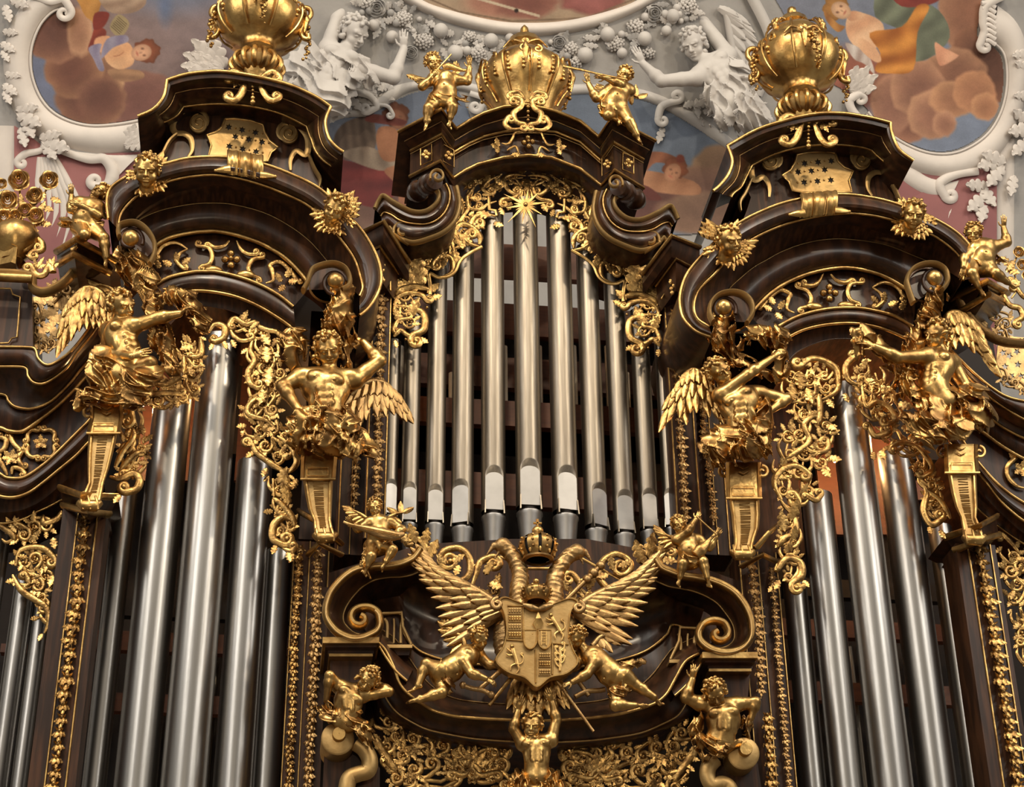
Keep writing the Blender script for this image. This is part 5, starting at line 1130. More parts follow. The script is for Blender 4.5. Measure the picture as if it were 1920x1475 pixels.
# ---- centre arch: pierced fringe round the heads of the pipes
c = Carv('pierced_fringe', 'gilded pierced scrollwork fringe hanging from the centre arch over the pipe tops', -.16, 985, 500)
for mir in (None, M1):
    f = (lambda q: mirror_pts(q, *mir)) if mir else (lambda q: q)
    c.part('border_band', lambda mb: gtube(mb, c.fr, f([(734, 545), (736, 500), (752, 470), (800, 458), (838, 446), (862, 420), (868, 390), (858, 365), (884, 347), (919, 331), (956, 323), (990, 321)]), 4.0, 2, flat=1.2), GOLD)
    c.part('inner_band', lambda mb: gtube(mb, c.fr, f([(916, 372), (917, 396), (929, 398), (931, 408)]), 3.6, 6, sp=False), GOLD)
    c.part('inner_band', lambda mb: gtube(mb, c.fr, f([(903, 466), (880, 478), (862, 492), (852, 512), (838, 522), (820, 523), (804, 516), (806, 538), (806, 556)]), 4.0, 6), GOLD)
    for pts, r, s0, s1 in [([(985, 332), (962, 330), (944, 338), (950, 356), (962, 366)], 3.8, 0, 9), ([(964, 336), (974, 350), (966, 372), (944, 376)], 3.6, 0, 8), ([(940, 330), (915, 342), (905, 356), (915, 366)], 3.6, 0, 8),
                           ([(886, 356), (876, 372), (880, 392), (896, 396)], 3.6, 6, 8), ([(928, 408), (905, 404), (886, 414), (884, 430), (900, 428)], 4.2, 0, 8), ([(930, 380), (914, 386), (902, 396)], 3, 0, -7),
                           ([(852, 478), (846, 450), (862, 424), (886, 430), (899, 446), (898, 462)], 4.8, 0, 0), ([(902, 466), (880, 460), (868, 448), (878, 436)], 4.2, 0, -9), ([(842, 478), (846, 440), (872, 402), (882, 384)], 3.4, 0, 0),
                           ([(828, 522), (846, 512), (846, 488), (826, 482), (812, 494)], 4, 0, 9), ([(790, 516), (776, 500), (786, 478), (806, 466), (824, 472)], 4.2, 0, -9), ([(800, 512), (806, 498)], 3, 0, 7),
                           ([(742, 556), (752, 546), (778, 540), (806, 546)], 5.6, 0, 0), ([(738, 588), (744, 562), (766, 552), (790, 556), (800, 566)], 4.4, 0, 6), ([(744, 576), (772, 580), (794, 592), (794, 620), (776, 630)], 5.2, 0, 13), ([(738, 620), (746, 604), (766, 600)], 3.4, 6, 6), ([(738, 634), (750, 622), (762, 630), (782, 638)], 4, 0, 0)]:
        c.scroll(pts, r, s0, s1, w=5, mir=mir)
    for x, y, a, L in [(958, 382, 250, 18), (936, 392, 290, 16), (905, 350, 60, 20), (892, 402, 340, 26), (925, 420, 330, 18), (872, 420, 200, 22), (868, 470, 110, 34), (884, 462, 140, 28), (858, 500, 100, 26), (826, 505, 60, 18), (788, 540, 95, 52), (776, 545, 110, 42), (766, 556, 130, 36), (800, 552, 40, 24), (806, 562, 10, 20), (764, 596, 60, 34), (752, 610, 110, 26), (740, 640, 280, 16), (770, 634, 290, 18), (786, 636, 320, 18), (745, 545, 150, 18), (758, 480, 60, 24), (810, 470, 60, 22), (834, 462, 100, 20), (900, 372, 200, 18), (946, 350, 150, 20), (884, 444, 60, 20), (765, 510, 80, 30), (740, 515, 60, 28), (920, 350, 330, 20), (862, 398, 120, 24)]:
        c.leaf(x, y, a, L, mir=mir, w=6)
    c.part('berry', lambda mb: [gball(mb, c.fr, x, y, 3, 7) for x, y in f([(800, 520), (812, 505), (792, 470), (748, 520), (756, 500), (830, 470), (906, 432), (924, 372), (884, 410), (872, 352), (800, 580), (760, 640), (980, 345)])], kind='stuff')
    c.part('ground_panel', lambda mb: mb.prism(c.fr(*np.array(f([(738, 560), (745, 480), (800, 464), (845, 448), (866, 420), (864, 385), (864, 362), (890, 350), (930, 334), (985, 326), (985, 345), (940, 362), (925, 372), (922, 392), (890, 420), (884, 440), (858, 470), (838, 505), (800, 505), (770, 545)])).T, -1.0), c.fr(*np.array(f([(738, 560), (745, 480), (800, 464), (845, 448), (866, 420), (864, 385), (864, 362), (890, 350), (930, 334), (985, 326), (985, 345), (940, 362), (925, 372), (922, 392), (890, 420), (884, 440), (858, 470), (838, 505), (800, 505), (770, 545)])).T, -4.0)), GOLDM) if False else None
for mir in (None, M1):
    c.rinceau([(980, 334), (940, 340), (895, 362), (872, 395), (868, 425)], 20, 6, r=2.6, side=-1, mir=mir); c.rinceau([(872, 420), (850, 462), (815, 490), (780, 505), (755, 540)], 22, 6, r=2.8, side=1, mir=mir); c.rinceau([(752, 540), (762, 580), (765, 615)], 22, 3, r=2.6, side=1, mir=mir)
c.fan(985, 338, 270, 30, 3, 60)
for dx in (-14, -7, 0, 7, 14): c.part('scallop_rib', lambda mb: gtube(mb, c.fr, [(985+dx*.4, 345), (985+dx, 375)], 3, 4, sp=False))
# star of rays
c = Carv('ray_star', 'gilded many-pointed star hanging before the tallest centre pipe', -.42, 985, 385, cat='star')
for k in range(20):
    a = math.radians(k*18+8); L = (46, 22, 36, 20)[k % 4]
    if k in (4, 5, 6): L *= .7
    c.part('ray', lambda mb: mb.prism(c.fr(np.array([985+3.4*math.cos(a+1.3), 985+L*math.cos(a), 985+3.4*math.cos(a-1.3)]), np.array([385-3.4*math.sin(a+1.3), 385-L*math.sin(a), 385-3.4*math.sin(a-1.3)]), np.array([3., 0, 3])), c.fr(np.array([985+3.4*math.cos(a+1.3), 985+L*math.cos(a), 985+3.4*math.cos(a-1.3)]), np.array([385-3.4*math.sin(a+1.3), 385-L*math.sin(a), 385-3.4*math.sin(a-1.3)]), np.array([-1.5, -1., -1.5]))), GOLD)
c.part('hub', lambda mb: gball(mb, c.fr, 985, 385, 5, 2))
# ---- gable cartouche and friezes
c = Carv('gable_cartouche', 'gilded double scroll bracket at the top middle of the centre gable', -.86, 988, 222)
for mir in (None, (988, .02)):
    c.scroll([(982, 236), (968, 232), (962, 216), (975, 205), (978, 192), (966, 186)], 4.6, -7, 8, w=6, mir=mir, name='bracket_scroll')
    c.scroll([(976, 244), (958, 246), (946, 236), (952, 224)], 4, 0, -7, w=6, mir=mir); c.scroll([(984, 190), (972, 176), (956, 178)], 3.6, 0, 6, w=6, mir=mir)
    c.fan(980, 192, 120, 18, 2, 50, mir=mir)
c.part('bead_drop', lambda mb: [gball(mb, c.fr, 989, y, r, 8) for y, r in ((196, 3.5), (205, 4), (214, 3.6), (222, 3), (230, 3.5), (238, 2.4))], kind='stuff')
c = Carv('gable_frieze_ornament', 'gilded quatrefoil and leafy strapwork on the centre gable frieze', -.46, 990, 270)
c.part('quatrefoil', lambda mb: [gball(mb, c.fr, 990+8*math.cos(k*1.571+.1), 268-8*math.sin(k*1.571+.1), 6, 3, 10, 7) for k in range(4)]+[gball(mb, c.fr, 990, 268, 4, 7)])
for mir in (None, (990, .02)):
    c.scroll([(982, 250), (966, 250), (960, 262), (952, 272), (940, 270)], 2.6, 0, 0, w=3, mir=mir); c.scroll([(972, 288), (966, 276), (950, 284)], 2.4, 0, 0, w=3, mir=mir)
    for a in (100, 180, 260): c.leaf(934, 277, a, 14, 9, mir=mir)
    c.leaf(975, 290, 200, 16, 8, mir=mir)
# ---- tower friezes, panels, crest
for side in (0, 1):
    mir = M2 if side else None; s_ = 'right' if side else 'left'
    f = (lambda q: mirror_pts(q, *M2)) if side else (lambda q: q)
    xc = 430 if not side else 1560
    yy = lambda x, xc=xc: -.47+bowf(xc, 300, .22)(np.asarray(x, float))
    c = Carv('frieze_ornament', f'gilded strapwork scrolls and four-petal flower on the {s_} tower frieze', yy, f([(433, 488)])[0][0], 488)
    for pts, s0, s1 in [([(372, 462), (392, 466), (398, 482), (392, 496), (378, 500)], -5, 5), ([(392, 458), (404, 465), (420, 462), (430, 452)], 5, 0), ([(444, 452), (452, 468), (464, 477), (480, 478)], 0, 5), ([(492, 484), (474, 488), (466, 502), (472, 516), (486, 522)], 5, -5),
                        ([(498, 532), (512, 526), (510, 508), (506, 498), (524, 492), (542, 506), (560, 530)], 0, 4), ([(292, 480), (306, 462), (330, 456), (352, 468)], 4, 0), ([(352, 468), (336, 478), (332, 492), (344, 504)], 0, 4)]:
        c.scroll(pts, 3.4, s0, s1, w=2, mir=mir)
    fx, fy = f([(433, 488)])[0]
    c.part('flower', lambda mb: [gball(mb, c.fr, fx+11*math.cos(k*1.571), fy-11*math.sin(k*1.571), 7, 3, 10, 7) for k in range(4)]+[gball(mb, c.fr, fx, fy, 5, 7)])
    for hx, hy in f([(400, 507), (461, 516)]): c.part('half_boss', lambda mb: mb.ball(c.fr(np.array(float(hx)), np.array(float(hy)), np.array(1.)), np.array([18, 8, 9])*K, 14, 9), GOLD)
    for lx, ly, a in [(330, 495, 90), (322, 500, 150), (342, 496, 30), (536, 522, 60), (528, 530, 120), (540, 530, 0), (533, 536, 240), (300, 505, 120)]: c.leaf(lx, ly, a, 16, 11, mir=mir)
    # crest panel: flat scroll bands and pierced grille
    c = Carv('crest_bands', f'matt gilded S-shaped bands on the crest of the {s_} tower', -.385, f([(460, 250)])[0][0], 250, m=GOLDM)
    def band(pts, r0, turnside, mirr):
        c.scroll(pts, r0, 0, turnside, w=2, flat=.35, ball=False, mir=mirr, name='flat_band', turns=1.1)
    LB = [([(352, 296), (360, 282), (358, 262), (346, 252), (330, 250), (324, 238), (332, 220), (350, 208), (372, 208)], -21)] if not side else [([(352+0, 296), (360, 282), (358, 262), (346, 252), (330, 250), (324, 238), (332, 220), (350, 208), (372, 208)], -21)]
    for pts, t_ in LB: band(pts, 6.5, t_, mir)
    RB = [([(545, 320), (545, 300), (556, 284), (572, 292), (578, 280), (576, 258), (562, 240), (544, 232)], 20)]
    for pts, t_ in RB: band(pts, 6.5, t_, mir)
    for dx_, dy_, sg_ in ((372, 233, 1), (542, 253, -1)):
        (dx_, dy_), = f([(dx_, dy_)]); sg2 = -sg_ if side else sg_; a = np.linspace(0, 2*math.pi, 28, endpoint=False)
        mb = MB(); mb.grid(np.array([c.fr(dx_+q*17*np.cos(a), dy_-q*17*np.sin(a), np.full(28, float(w))) for q, w in ((.02, 4), (.95, 4), (1, 3), (1, -1))]), cv=True); obj('spiral_disc', mb, GOLDM, c.t, sharp=40)
        c.part('spiral_line', lambda mb: (lambda q: gtube(mb, c.fr, q, 1.5, 5, sp=False))(spiral(dx_, dy_, 17, 2, 90, 1.6*sg2)), GOLD)
    c.part('crest_side_fin', lambda mb: gtube(mb, c.fr, f([(332, 252), (316, 268), (300, 300), (288, 316)]), [3, 4, 4, 2], 1, flat=2)); c.part('crest_side_fin', lambda mb: gtube(mb, c.fr, f([(578, 290), (590, 318), (600, 336), (598, 352)]), [3, 4, 4, 2], 1, flat=2))
    # pierced grille with star openings
    g = Carv('pierced_grille', f'matt gilded grille pierced with small stars on the {s_} tower crest', -.39, f([(455, 265)])[0][0], 265, m=GOLDM, cat='grille')
    out = [(422, 225), (440, 224), (470, 228), (494, 236), (497, 250), (506, 266), (522, 278), (508, 288), (502, 304), (480, 306), (440, 300), (391, 294), (396, 274), (388, 255), (404, 250), (416, 240)]
    holes = [(429+dx*25+(12 if r % 2 else 0)+r*.5, 240+r*18+dx*5) for r in range(4) for dx in (range(0, 3) if r else range(0, 3))]
    holes = [h for h in holes if 412 < h[0] < 505 and h[1] < 292]
    hp = []
    for hx, hy in holes: hp.append([(hx+(7.2 if k % 2 else 3.6)*math.cos(k*math.pi/6+.2), hy+(7.0 if k % 2 else 3.6)*math.sin(k*math.pi/6+.2)) for k in range(12)])
    loops = [f(out)]+[f(h) for h in hp]
    P3 = [g.fr(np.array([p[0] for p in l]), np.array([p[1] for p in l]), np.full(len(l), 3.0)) for l in loops]; B3 = [g.fr(np.array([p[0] for p in l]), np.array([p[1] for p in l]), np.full(len(l), .4)) for l in loops]
    tri = tessellate_polygon([[Vector(v) for v in l] for l in P3]); Vv = np.vstack(P3); Bb = np.vstack(B3); n = len(Vv)
    F_ = [tuple(t) for t in tri]; o_ = 0
    for l in P3:
        m_ = len(l); F_ += [(o_+i, o_+(i+1) % m_, n+o_+(i+1) % m_, n+o_+i) for i in range(m_)]; o_ += m_
    mb = MB(); mb.add(np.vstack([Vv, Bb]), F_); obj('pierced_plate', mb, GOLDM, g.t, sharp=20)
    q = f(out+[out[0]]); mb = MB(); gtube(mb, g.fr, q, 2.4, 4, sp=False); obj('grille_rim', mb, GOLD, g.t)
    mb = MB(); [gball(mb, g.fr, *f([(hx+12.5, hy+2)])[0], 2.2, 4, 6, 5) for hx, hy in holes]; obj('stud', mb, GOLD, g.t, kind='stuff')
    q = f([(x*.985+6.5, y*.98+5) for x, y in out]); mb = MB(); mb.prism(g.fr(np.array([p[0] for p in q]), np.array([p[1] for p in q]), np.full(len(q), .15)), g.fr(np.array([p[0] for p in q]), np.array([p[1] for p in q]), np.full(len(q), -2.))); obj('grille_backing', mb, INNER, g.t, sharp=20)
    # rolled clasp on the arch
    k_ = Carv('rolled_clasp', f'gilded ribbed scroll clasp over the top of the {s_} tower arch', -1.22, (460 if not side else 1535), 315, m=GOLD)
    cx, cy, tl = (460, 312, -9) if not side else (1535, 386, 5)
    def clasp(mb):
        rows = []
        for v in np.linspace(-1, 1, 15):
            a = v*1.45; rows.append([(cx+u*33+3*math.sin(u*9), cy-5-22*v*-1+u*tl*-1*.6, 14*math.cos(a)+ (1.6*math.cos(u*22))-2) for u in np.linspace(-1, 1, 25)])
        R = np.array(rows); mb.grid(k_.fr(R[..., 0], R[..., 1], R[..., 2])); R2 = R.copy(); R2[..., 2] -= 4; mb.grid(k_.fr(R2[..., 0], R2[..., 1], R2[..., 2])[:, ::-1])
    k_.part('clasp_sheet', clasp)
    for sg in (-1, 1):
        ex, ey = cx+sg*38, cy+14+sg*-tl*.6
        k_.part('clasp_finial', lambda mb: (gtube(mb, k_.fr, [(ex-sg*10, ey, 0), (ex+sg*2, ey+1, 0), (ex+sg*12, ey+2, 0), (ex+sg*18, ey+3, 0)], [9, 8, 5, 2.5], 6), gball(mb, k_.fr, ex+sg*18, ey+3, 3.4, 6)))
    # corner rosette blocks near the posts
# ---- pierced screens at the pipe heads of both towers
def screen(label, y, rin, scrolls, leaves, mir=None, cx=0, cy=0, bands=(), m=None):
    if mir: cx, cy = mirror_pts([(cx, cy)], *mir)[0]
    c = Carv('pierced_screen', label, y, cx, cy, m=m)
    for b in bands:
        q = mirror_pts(b, *mir) if mir else b; c.part('band', lambda mb: gtube(mb, c.fr, q, 3.6, 5, sp=False), GOLD)
    for sp_, amp, n, side in rin: c.rinceau(sp_, amp, n, side=side, mir=mir, r=2.9)
    for pts, r, s0, s1 in scrolls: c.scroll(pts, r, s0, s1, w=6, mir=mir)
    for x, y_, a, L in leaves: c.leaf(x, y_, a, L, mir=mir, w=7)
    return c
inner_rin = [([(494, 640), (500, 700), (498, 760), (490, 800)], 24, 5, 1), ([(530, 900), (525, 950), (535, 1010)], 20, 3, -1), ([(440, 612), (470, 618), (500, 635)], 16, 3, 1), ([(478, 660), (486, 700), (480, 750), (470, 790)], 24, 4, 1), ([(505, 650), (520, 690), (520, 740), (500, 780)], 22, 4, -1), ([(470, 800), (500, 830), (520, 870)], 26, 3, 1), ([(500, 790), (530, 820), (540, 860)], 22, 3, -1), ([(515, 900), (530, 950), (545, 1000)], 20, 3, 1)]
inner_scr = [([(474, 640), (470, 660), (478, 680), (466, 700), (468, 720), (480, 730)], 4.6, 0, 8), ([(500, 740), (470, 760), (466, 780), (500, 792), (520, 812)], 4.4, 8, 0), ([(470, 830), (480, 850), (500, 866), (530, 884), (552, 880)], 4.4, 8, 0), ([(520, 820), (545, 840), (556, 870), (540, 890)], 4.2, 0, 0), ([(512, 900), (514, 934)], 4.8, 0, 0), ([(512, 936), (530, 950), (548, 972), (552, 990)], 4.4, 0, 0), ([(556, 985), (534, 972), (514, 986), (512, 1012), (530, 1024)], 5.2, 0, 13), ([(530, 1030), (545, 1036), (552, 1030)], 4.6, 0, 5),
             ([(430, 612), (440, 600), (462, 612), (480, 606), (490, 620)], 4.4, 6, 0), ([(430, 610), (436, 630), (452, 642), (470, 640)], 3.8, 0, 6), ([(480, 612), (500, 622), (520, 626), (530, 640)], 4.6, 0, 0)]
inner_lv = [(434, 640, 290, 18), (452, 606, 60, 20), (468, 618, 30, 18), (490, 630, 300, 26), (500, 650, 270, 36), (506, 690, 265, 40), (500, 730, 250, 36), (484, 830, 210, 22), (478, 850, 220, 20), (500, 880, 250, 20), (520, 910, 60, 30), (530, 930, 80, 30), (540, 950, 100, 34), (512, 960, 200, 18), (518, 1024, 250, 20), (540, 1036, 280, 22), (550, 1040, 250, 20), (556, 900, 250, 24), (536, 840, 40, 22), (462, 800, 200, 18)]
for mir, s_ in ((None, 'left'), (M2, 'right')):
    screen(f'gilded pierced acanthus screen beside the inner angel of the {s_} tower', -.50, None, inner_scr, inner_lv, mir, 500, 800) if False else None
screen('gilded pierced acanthus screen left of the hand-on-hip angel, above the tower pipes', -.55, inner_rin, inner_scr, inner_lv, None, 500, 800)
# right tower inner screen traced on its own
screen('gilded pierced acanthus screen right of the cross-armed angel, above the tower pipes', -.55,
       [([(1500, 690), (1480, 720), (1490, 760), (1520, 780)], 26, 3, -1), ([(1540, 780), (1545, 830), (1530, 880)], 24, 3, 1), ([(1490, 800), (1470, 850), (1480, 900)], 24, 3, -1), ([(1520, 900), (1500, 940), (1480, 950)], 20, 2, 1), ([(1478, 960), (1472, 1010), (1478, 1060)], 20, 3, 1), ([(1515, 690), (1510, 740), (1500, 790), (1505, 850), (1500, 900)], 26, 6, 1), ([(1550, 690), (1545, 730), (1530, 760)], 20, 3, -1), ([(1460, 870), (1465, 910), (1490, 960)], 20, 3, 1), ([(1490, 1000), (1485, 1060), (1480, 1095)], 18, 3, -1)],
       [([(1540, 752), (1568, 734), (1568, 700), (1548, 682), (1520, 676), (1500, 690)], 5.4, 0, -10), ([(1534, 742), (1536, 778), (1532, 800)], 5.0, 0, 0), ([(1546, 788), (1524, 784), (1506, 800), (1516, 830), (1490, 852), (1470, 864)], 4.4, 0, 0), ([(1500, 828), (1520, 850), (1548, 846), (1550, 830)], 4.2, 0, 7), ([(1464, 940), (1450, 910), (1462, 885), (1490, 876), (1512, 888)], 5.0, 0, -9), ([(1462, 940), (1480, 960), (1496, 944), (1488, 928)], 4.2, 0, 7), ([(1510, 930), (1528, 940), (1538, 930)], 4.4, 5, 6), ([(1488, 966), (1490, 1000), (1470, 1012), (1456, 1028)], 4.8, 0, 0), ([(1456, 1060), (1454, 1072), (1472, 1050), (1498, 1056), (1502, 1080), (1486, 1094)], 5.0, 0, 12), ([(1480, 1100), (1500, 1104), (1508, 1096)], 4.2, 0, 0)],
       [(1520, 690, 150, 22), (1550, 750, 290, 20), (1500, 700, 260, 36), (1490, 720, 250, 40), (1510, 730, 280, 30), (1546, 800, 330, 20), (1552, 816, 20, 18), (1552, 860, 340, 22), (1540, 880, 300, 22), (1500, 930, 60, 20), (1480, 980, 70, 36), (1470, 1000, 100, 34), (1484, 1020, 80, 26), (1470, 1040, 60, 22), (1460, 1090, 240, 22), (1450, 1100, 230, 18), (1504, 1090, 300, 16)], None, 1510, 880, bands=[])
screen('gilded pierced scrollwork between the left outer angel and the tower pipes', -.6,
       [([(340, 640), (350, 680), (345, 730), (320, 750)], 24, 4, 1), ([(365, 640), (365, 690), (360, 740)], 20, 4, -1), ([(236, 800), (240, 850), (236, 900)], 20, 4, 1), ([(260, 745), (300, 752), (350, 745)], 18, 4, 1), ([(300, 700), (330, 740), (280, 760)], 22, 3, -1), ([(250, 780), (262, 840), (250, 900)], 22, 3, -1)],
       [([(392, 626), (402, 612), (420, 616), (420, 636), (404, 644)], 5.0, 0, -6), ([(376, 636), (376, 670), (350, 672)], 4.6, 0, 0), ([(345, 670), (340, 705), (310, 724), (282, 720)], 4.4, 0, 0), ([(250, 790), (248, 766), (276, 746), (310, 740), (340, 742)], 5.0, -12, 5), ([(216, 880), (230, 850), (248, 826), (250, 806)], 4.4, 0, 0), ([(206, 896), (224, 900), (250, 890), (262, 902), (256, 920), (236, 926)], 5.2, 0, -10), ([(264, 848), (244, 862), (226, 884)], 4.4, 0, 0)],
       [(418, 642, 290, 18), (400, 646, 250, 16), (362, 650, 210, 24), (352, 690, 290, 22), (366, 700, 10, 18), (360, 740, 300, 20), (330, 750, 280, 20), (266, 800, 280, 20), (270, 830, 30, 18), (262, 850, 10, 20), (260, 870, 350, 18), (226, 930, 240, 20), (230, 800, 100, 26)], None, 300, 720)
screen('gilded pierced scrollwork left of the far right angel, above the tower pipes', -.6,
       [([(1600, 700), (1620, 740), (1640, 790)], 24, 3, 1), ([(1610, 690), (1640, 740), (1665, 800)], 22, 4, -1), ([(1700, 830), (1730, 880), (1745, 930), (1752, 975)], 20, 5, 1), ([(1640, 700), (1660, 760), (1690, 780)], 24, 3, -1), ([(1640, 800), (1680, 830), (1720, 850)], 26, 3, 1), ([(1720, 860), (1740, 910), (1760, 960)], 22, 3, -1)],
       [([(1600, 672), (1584, 690), (1590, 716), (1616, 726)], 5.0, 6, 0), ([(1614, 722), (1622, 764), (1640, 756), (1664, 766), (1678, 790), (1660, 800)], 4.8, 0, -8), ([(1628, 800), (1640, 820), (1664, 812)], 4.4, 6, 6), ([(1670, 840), (1690, 832), (1720, 842), (1746, 880), (1730, 896)], 4.8, 7, -9), ([(1724, 906), (1736, 926), (1730, 960), (1744, 986), (1764, 976)], 5.0, 0, 9), ([(1730, 920), (1760, 940), (1780, 975)], 4.4, 0, 0)],
       [(1582, 740, 280, 18), (1610, 700, 60, 22), (1636, 850, 260, 18), (1650, 846, 280, 20), (1690, 800, 310, 24), (1700, 820, 330, 24), (1716, 870, 250, 20), (1752, 900, 300, 22), (1740, 990, 270, 16), (1760, 996, 290, 18), (1650, 740, 30, 22), (1680, 760, 340, 28)], None, 1680, 830)
screen('gilded pierced screen left of the left carved post, with a hanging curl', -.1,
       [([(10, 1000), (50, 1000), (90, 980)], 26, 4, 1), ([(40, 1040), (60, 1060), (90, 1040)], 26, 3, -1), ([(40, 1080), (70, 1100), (95, 1080)], 24, 3, 1), ([(70, 1110), (84, 1140), (90, 1170)], 16, 3, 1)],
       [([(0, 988), (20, 1000), (30, 1016)], 4.4, 0, 0), ([(82, 968), (84, 984), (110, 974), (116, 960)], 4.4, 0, 0), ([(30, 1064), (40, 1034), (80, 1030), (104, 1050)], 4.6, 0, -10), ([(24, 1080), (40, 1108), (66, 1126), (86, 1140), (94, 1166), (84, 1190)], 4.6, 0, 0), ([(50, 1080), (56, 1096), (44, 1104)], 4, 6, 0)],
       [(20, 985, 300, 20), (100, 1010, 280, 24), (100, 1080, 260, 24), (30, 1090, 200, 18), (80, 1190, 250, 16), (74, 1160, 200, 16), (60, 1020, 60, 22)], None, 60, 1060)
screen('gilded pierced screen at the far right edge beside the right carved post', -.1,
       [([(1890, 1030), (1900, 1080), (1905, 1130)], 26, 4, 1), ([(1910, 1040), (1930, 1120), (1920, 1200)], 26, 5, -1), ([(1905, 1150), (1915, 1200), (1920, 1250)], 18, 3, 1)],
       [([(1878, 1004), (1894, 1020), (1910, 1040)], 4.4, 7, 0)], [(1880, 1060, 200, 18), (1900, 1110, 240, 20), (1912, 1170, 220, 20)], None, 1900, 1100)
# ---- pedestals of the four angels
def herm(label, y0, secs, m=GOLD):
    """secs: (cx, py, half width, proud)"""
    S_ = np.array(secs, float); t = thing('herm_pedestal', label, 'pedestal', P(S_[-1, 0], S_[-1, 1], y0), 'tapering pedestals under the tower angels')
    def col(sl, grow=1.0, dw=0.0):
        rows = []
        for cx, py, hw, pr in S_[sl]:
            hw *= grow; x = np.array([cx-hw, cx-hw*.82, cx-hw*.75, cx+hw*.75, cx+hw*.82, cx+hw, cx+hw, cx-hw]); w = np.array([pr*.7, pr, pr*.93, pr*.93, pr, pr*.7, -10, -10])+dw
            rows.append(P(x, np.full(8, py), y0-w*K))
        mb = MB(); g = np.array(rows); mb.grid(g, cv=True); k = len(rows)*8; mb.f += [tuple(range(7, -1, -1)), tuple(range(k-8, k))]; return mb
    n = len(S_); obj('capital_block', col(slice(0, 4)), m, t, sharp=30); obj('shaft', col(slice(3, n)), GOLDM, t, sharp=30)
    fr = lambda x, py, w: P(x, py, y0-w*K)
    def line(pts, r, name='moulding', mm=m):
        q = np.array(pts, float); mb = MB(); mb.tube(P(q[:, 0], q[:, 1], y0-q[:, 2]*K), r*K, 6); obj(name, mb, mm, t)
    c0, c1, c2 = S_[0], S_[1], S_[2]
    line([(c2[0]-c2[2], c2[1], c2[3]+1), (c2[0]+c2[2], c2[1], c2[3]+1)], 2.4)
    y_ = (c1[1]+c2[1])/2+4; hw = c2[2]*.6
    line([(c2[0]-hw, y_-8, c2[3]+1), (c2[0]+hw, y_-8, c2[3]+1), (c2[0]+hw, y_+7, c2[3]+1), (c2[0]-hw, y_+7, c2[3]+1), (c2[0]-hw, y_-8, c2[3]+1)], 1.3, 'tablet_frame')
    y_ = (c0[1]+c1[1])/2
    for dy in (-6, 4): line([(c0[0]-8, y_+dy, c0[3]+1), (c0[0], y_+dy+4, c0[3]+1), (c0[0]+8, y_+dy, c0[3]+1)], 1.5, 'carved_arc')
    for s in (-1, 1):      # raised side ribs down the taper and a volute at each end
        line([(r_[0]+s*r_[2]*.8, r_[1], r_[3]+1.5) for r_ in S_[3:]], 2.6, 'side_rib')
        a = S_[0]; q = spiral(a[0]+s*(a[2]+2), (c0[1]+c1[1])/2+4, 12, 2, 90, -s*1.2); line([(x, y, a[3]*.5) for x, y in q], 3.2, 'side_volute')
    rs = random.Random(3)          # tooled strip down the middle
    mb = MB(); k = 30
    for i in range(k):
        u = i/k; r_ = S_[3]*(1-u)+S_[-2]*u; j = 3+u*(n-5); a = S_[int(j)]; b = S_[min(n-1, int(j)+1)]; f_ = j-int(j); r_ = a*(1-f_)+b*f_
        q = np.array([(r_[0]-r_[2]*.35, r_[1]+rs.uniform(-1, 1), r_[3]*.95), (r_[0]+r_[2]*.35, r_[1]+rs.uniform(-1, 1), r_[3]*.95)]); mb.tube(P(q[:, 0], q[:, 1], y0-q[:, 2]*K), 1.2*K, 4)
    obj('tooled_strip', mb, GOLDM, t, kind='stuff')
    e = S_[-1]
    mb = MB(); q = [(e[0]-e[2]*1.0, e[1]-2, e[3]+2), (e[0]-e[2]*.6, e[1]+4, e[3]+6), (e[0]+e[2]*.6, e[1]+4, e[3]+6), (e[0]+e[2]*1.0, e[1]-2, e[3]+2)]
    q = np.array(q); mb.tube(P(q[:, 0], q[:, 1], y0-q[:, 2]*K), np.array([6, 10, 10, 6])*K, 10); obj('foot_roll', mb, m, t)
    for s in (-1, 0, 1): line([(e[0]+s*e[2]*.7-3, e[1]-14, e[3]+6), (e[0]+s*e[2]*.75, e[1]-2, e[3]+14), (e[0]+s*e[2]*.7+2, e[1]+10, e[3]+10)], 2.2, 'foot_leaf')
    return t
herm('gilded tapering pedestal under the left outer angel', -.75, [(200, 756, 31, 28), (200, 782, 31, 28), (194, 812, 32, 30), (193, 815, 27, 24), (188, 850, 24, 24), (184, 880, 20, 22), (180, 905, 15, 22), (174, 925, 18, 24), (168, 944, 20, 26)])
herm('gilded tapering pedestal under the hand-on-hip angel', -.75, [(600, 832, 34, 28), (598, 862, 34, 28), (596, 898, 33, 30), (596, 901, 28, 24), (598, 930, 25, 24), (600, 955, 22, 22), (604, 975, 17, 22), (606, 990, 18, 24), (610, 1004, 20, 26)], m=GOLD)
herm('gilded tapering pedestal under the cross-armed angel', -.75, [(1394, 866, 33, 28), (1394, 895, 33, 28), (1395, 934, 34, 30), (1395, 937, 29, 24), (1398, 965, 27, 24), (1398, 990, 25, 22), (1396, 1008, 20, 22), (1394, 1022, 18, 24), (1392, 1036, 20, 26)])
herm('gilded tapering pedestal under the far right angel', -.75, [(1802, 832, 32, 28), (1802, 856, 32, 28), (1804, 886, 33, 30), (1804, 889, 27, 24), (1808, 925, 24, 24), (1812, 950, 21, 22), (1816, 970, 15, 22), (1822, 990, 18, 24), (1826, 1008, 20, 26)])
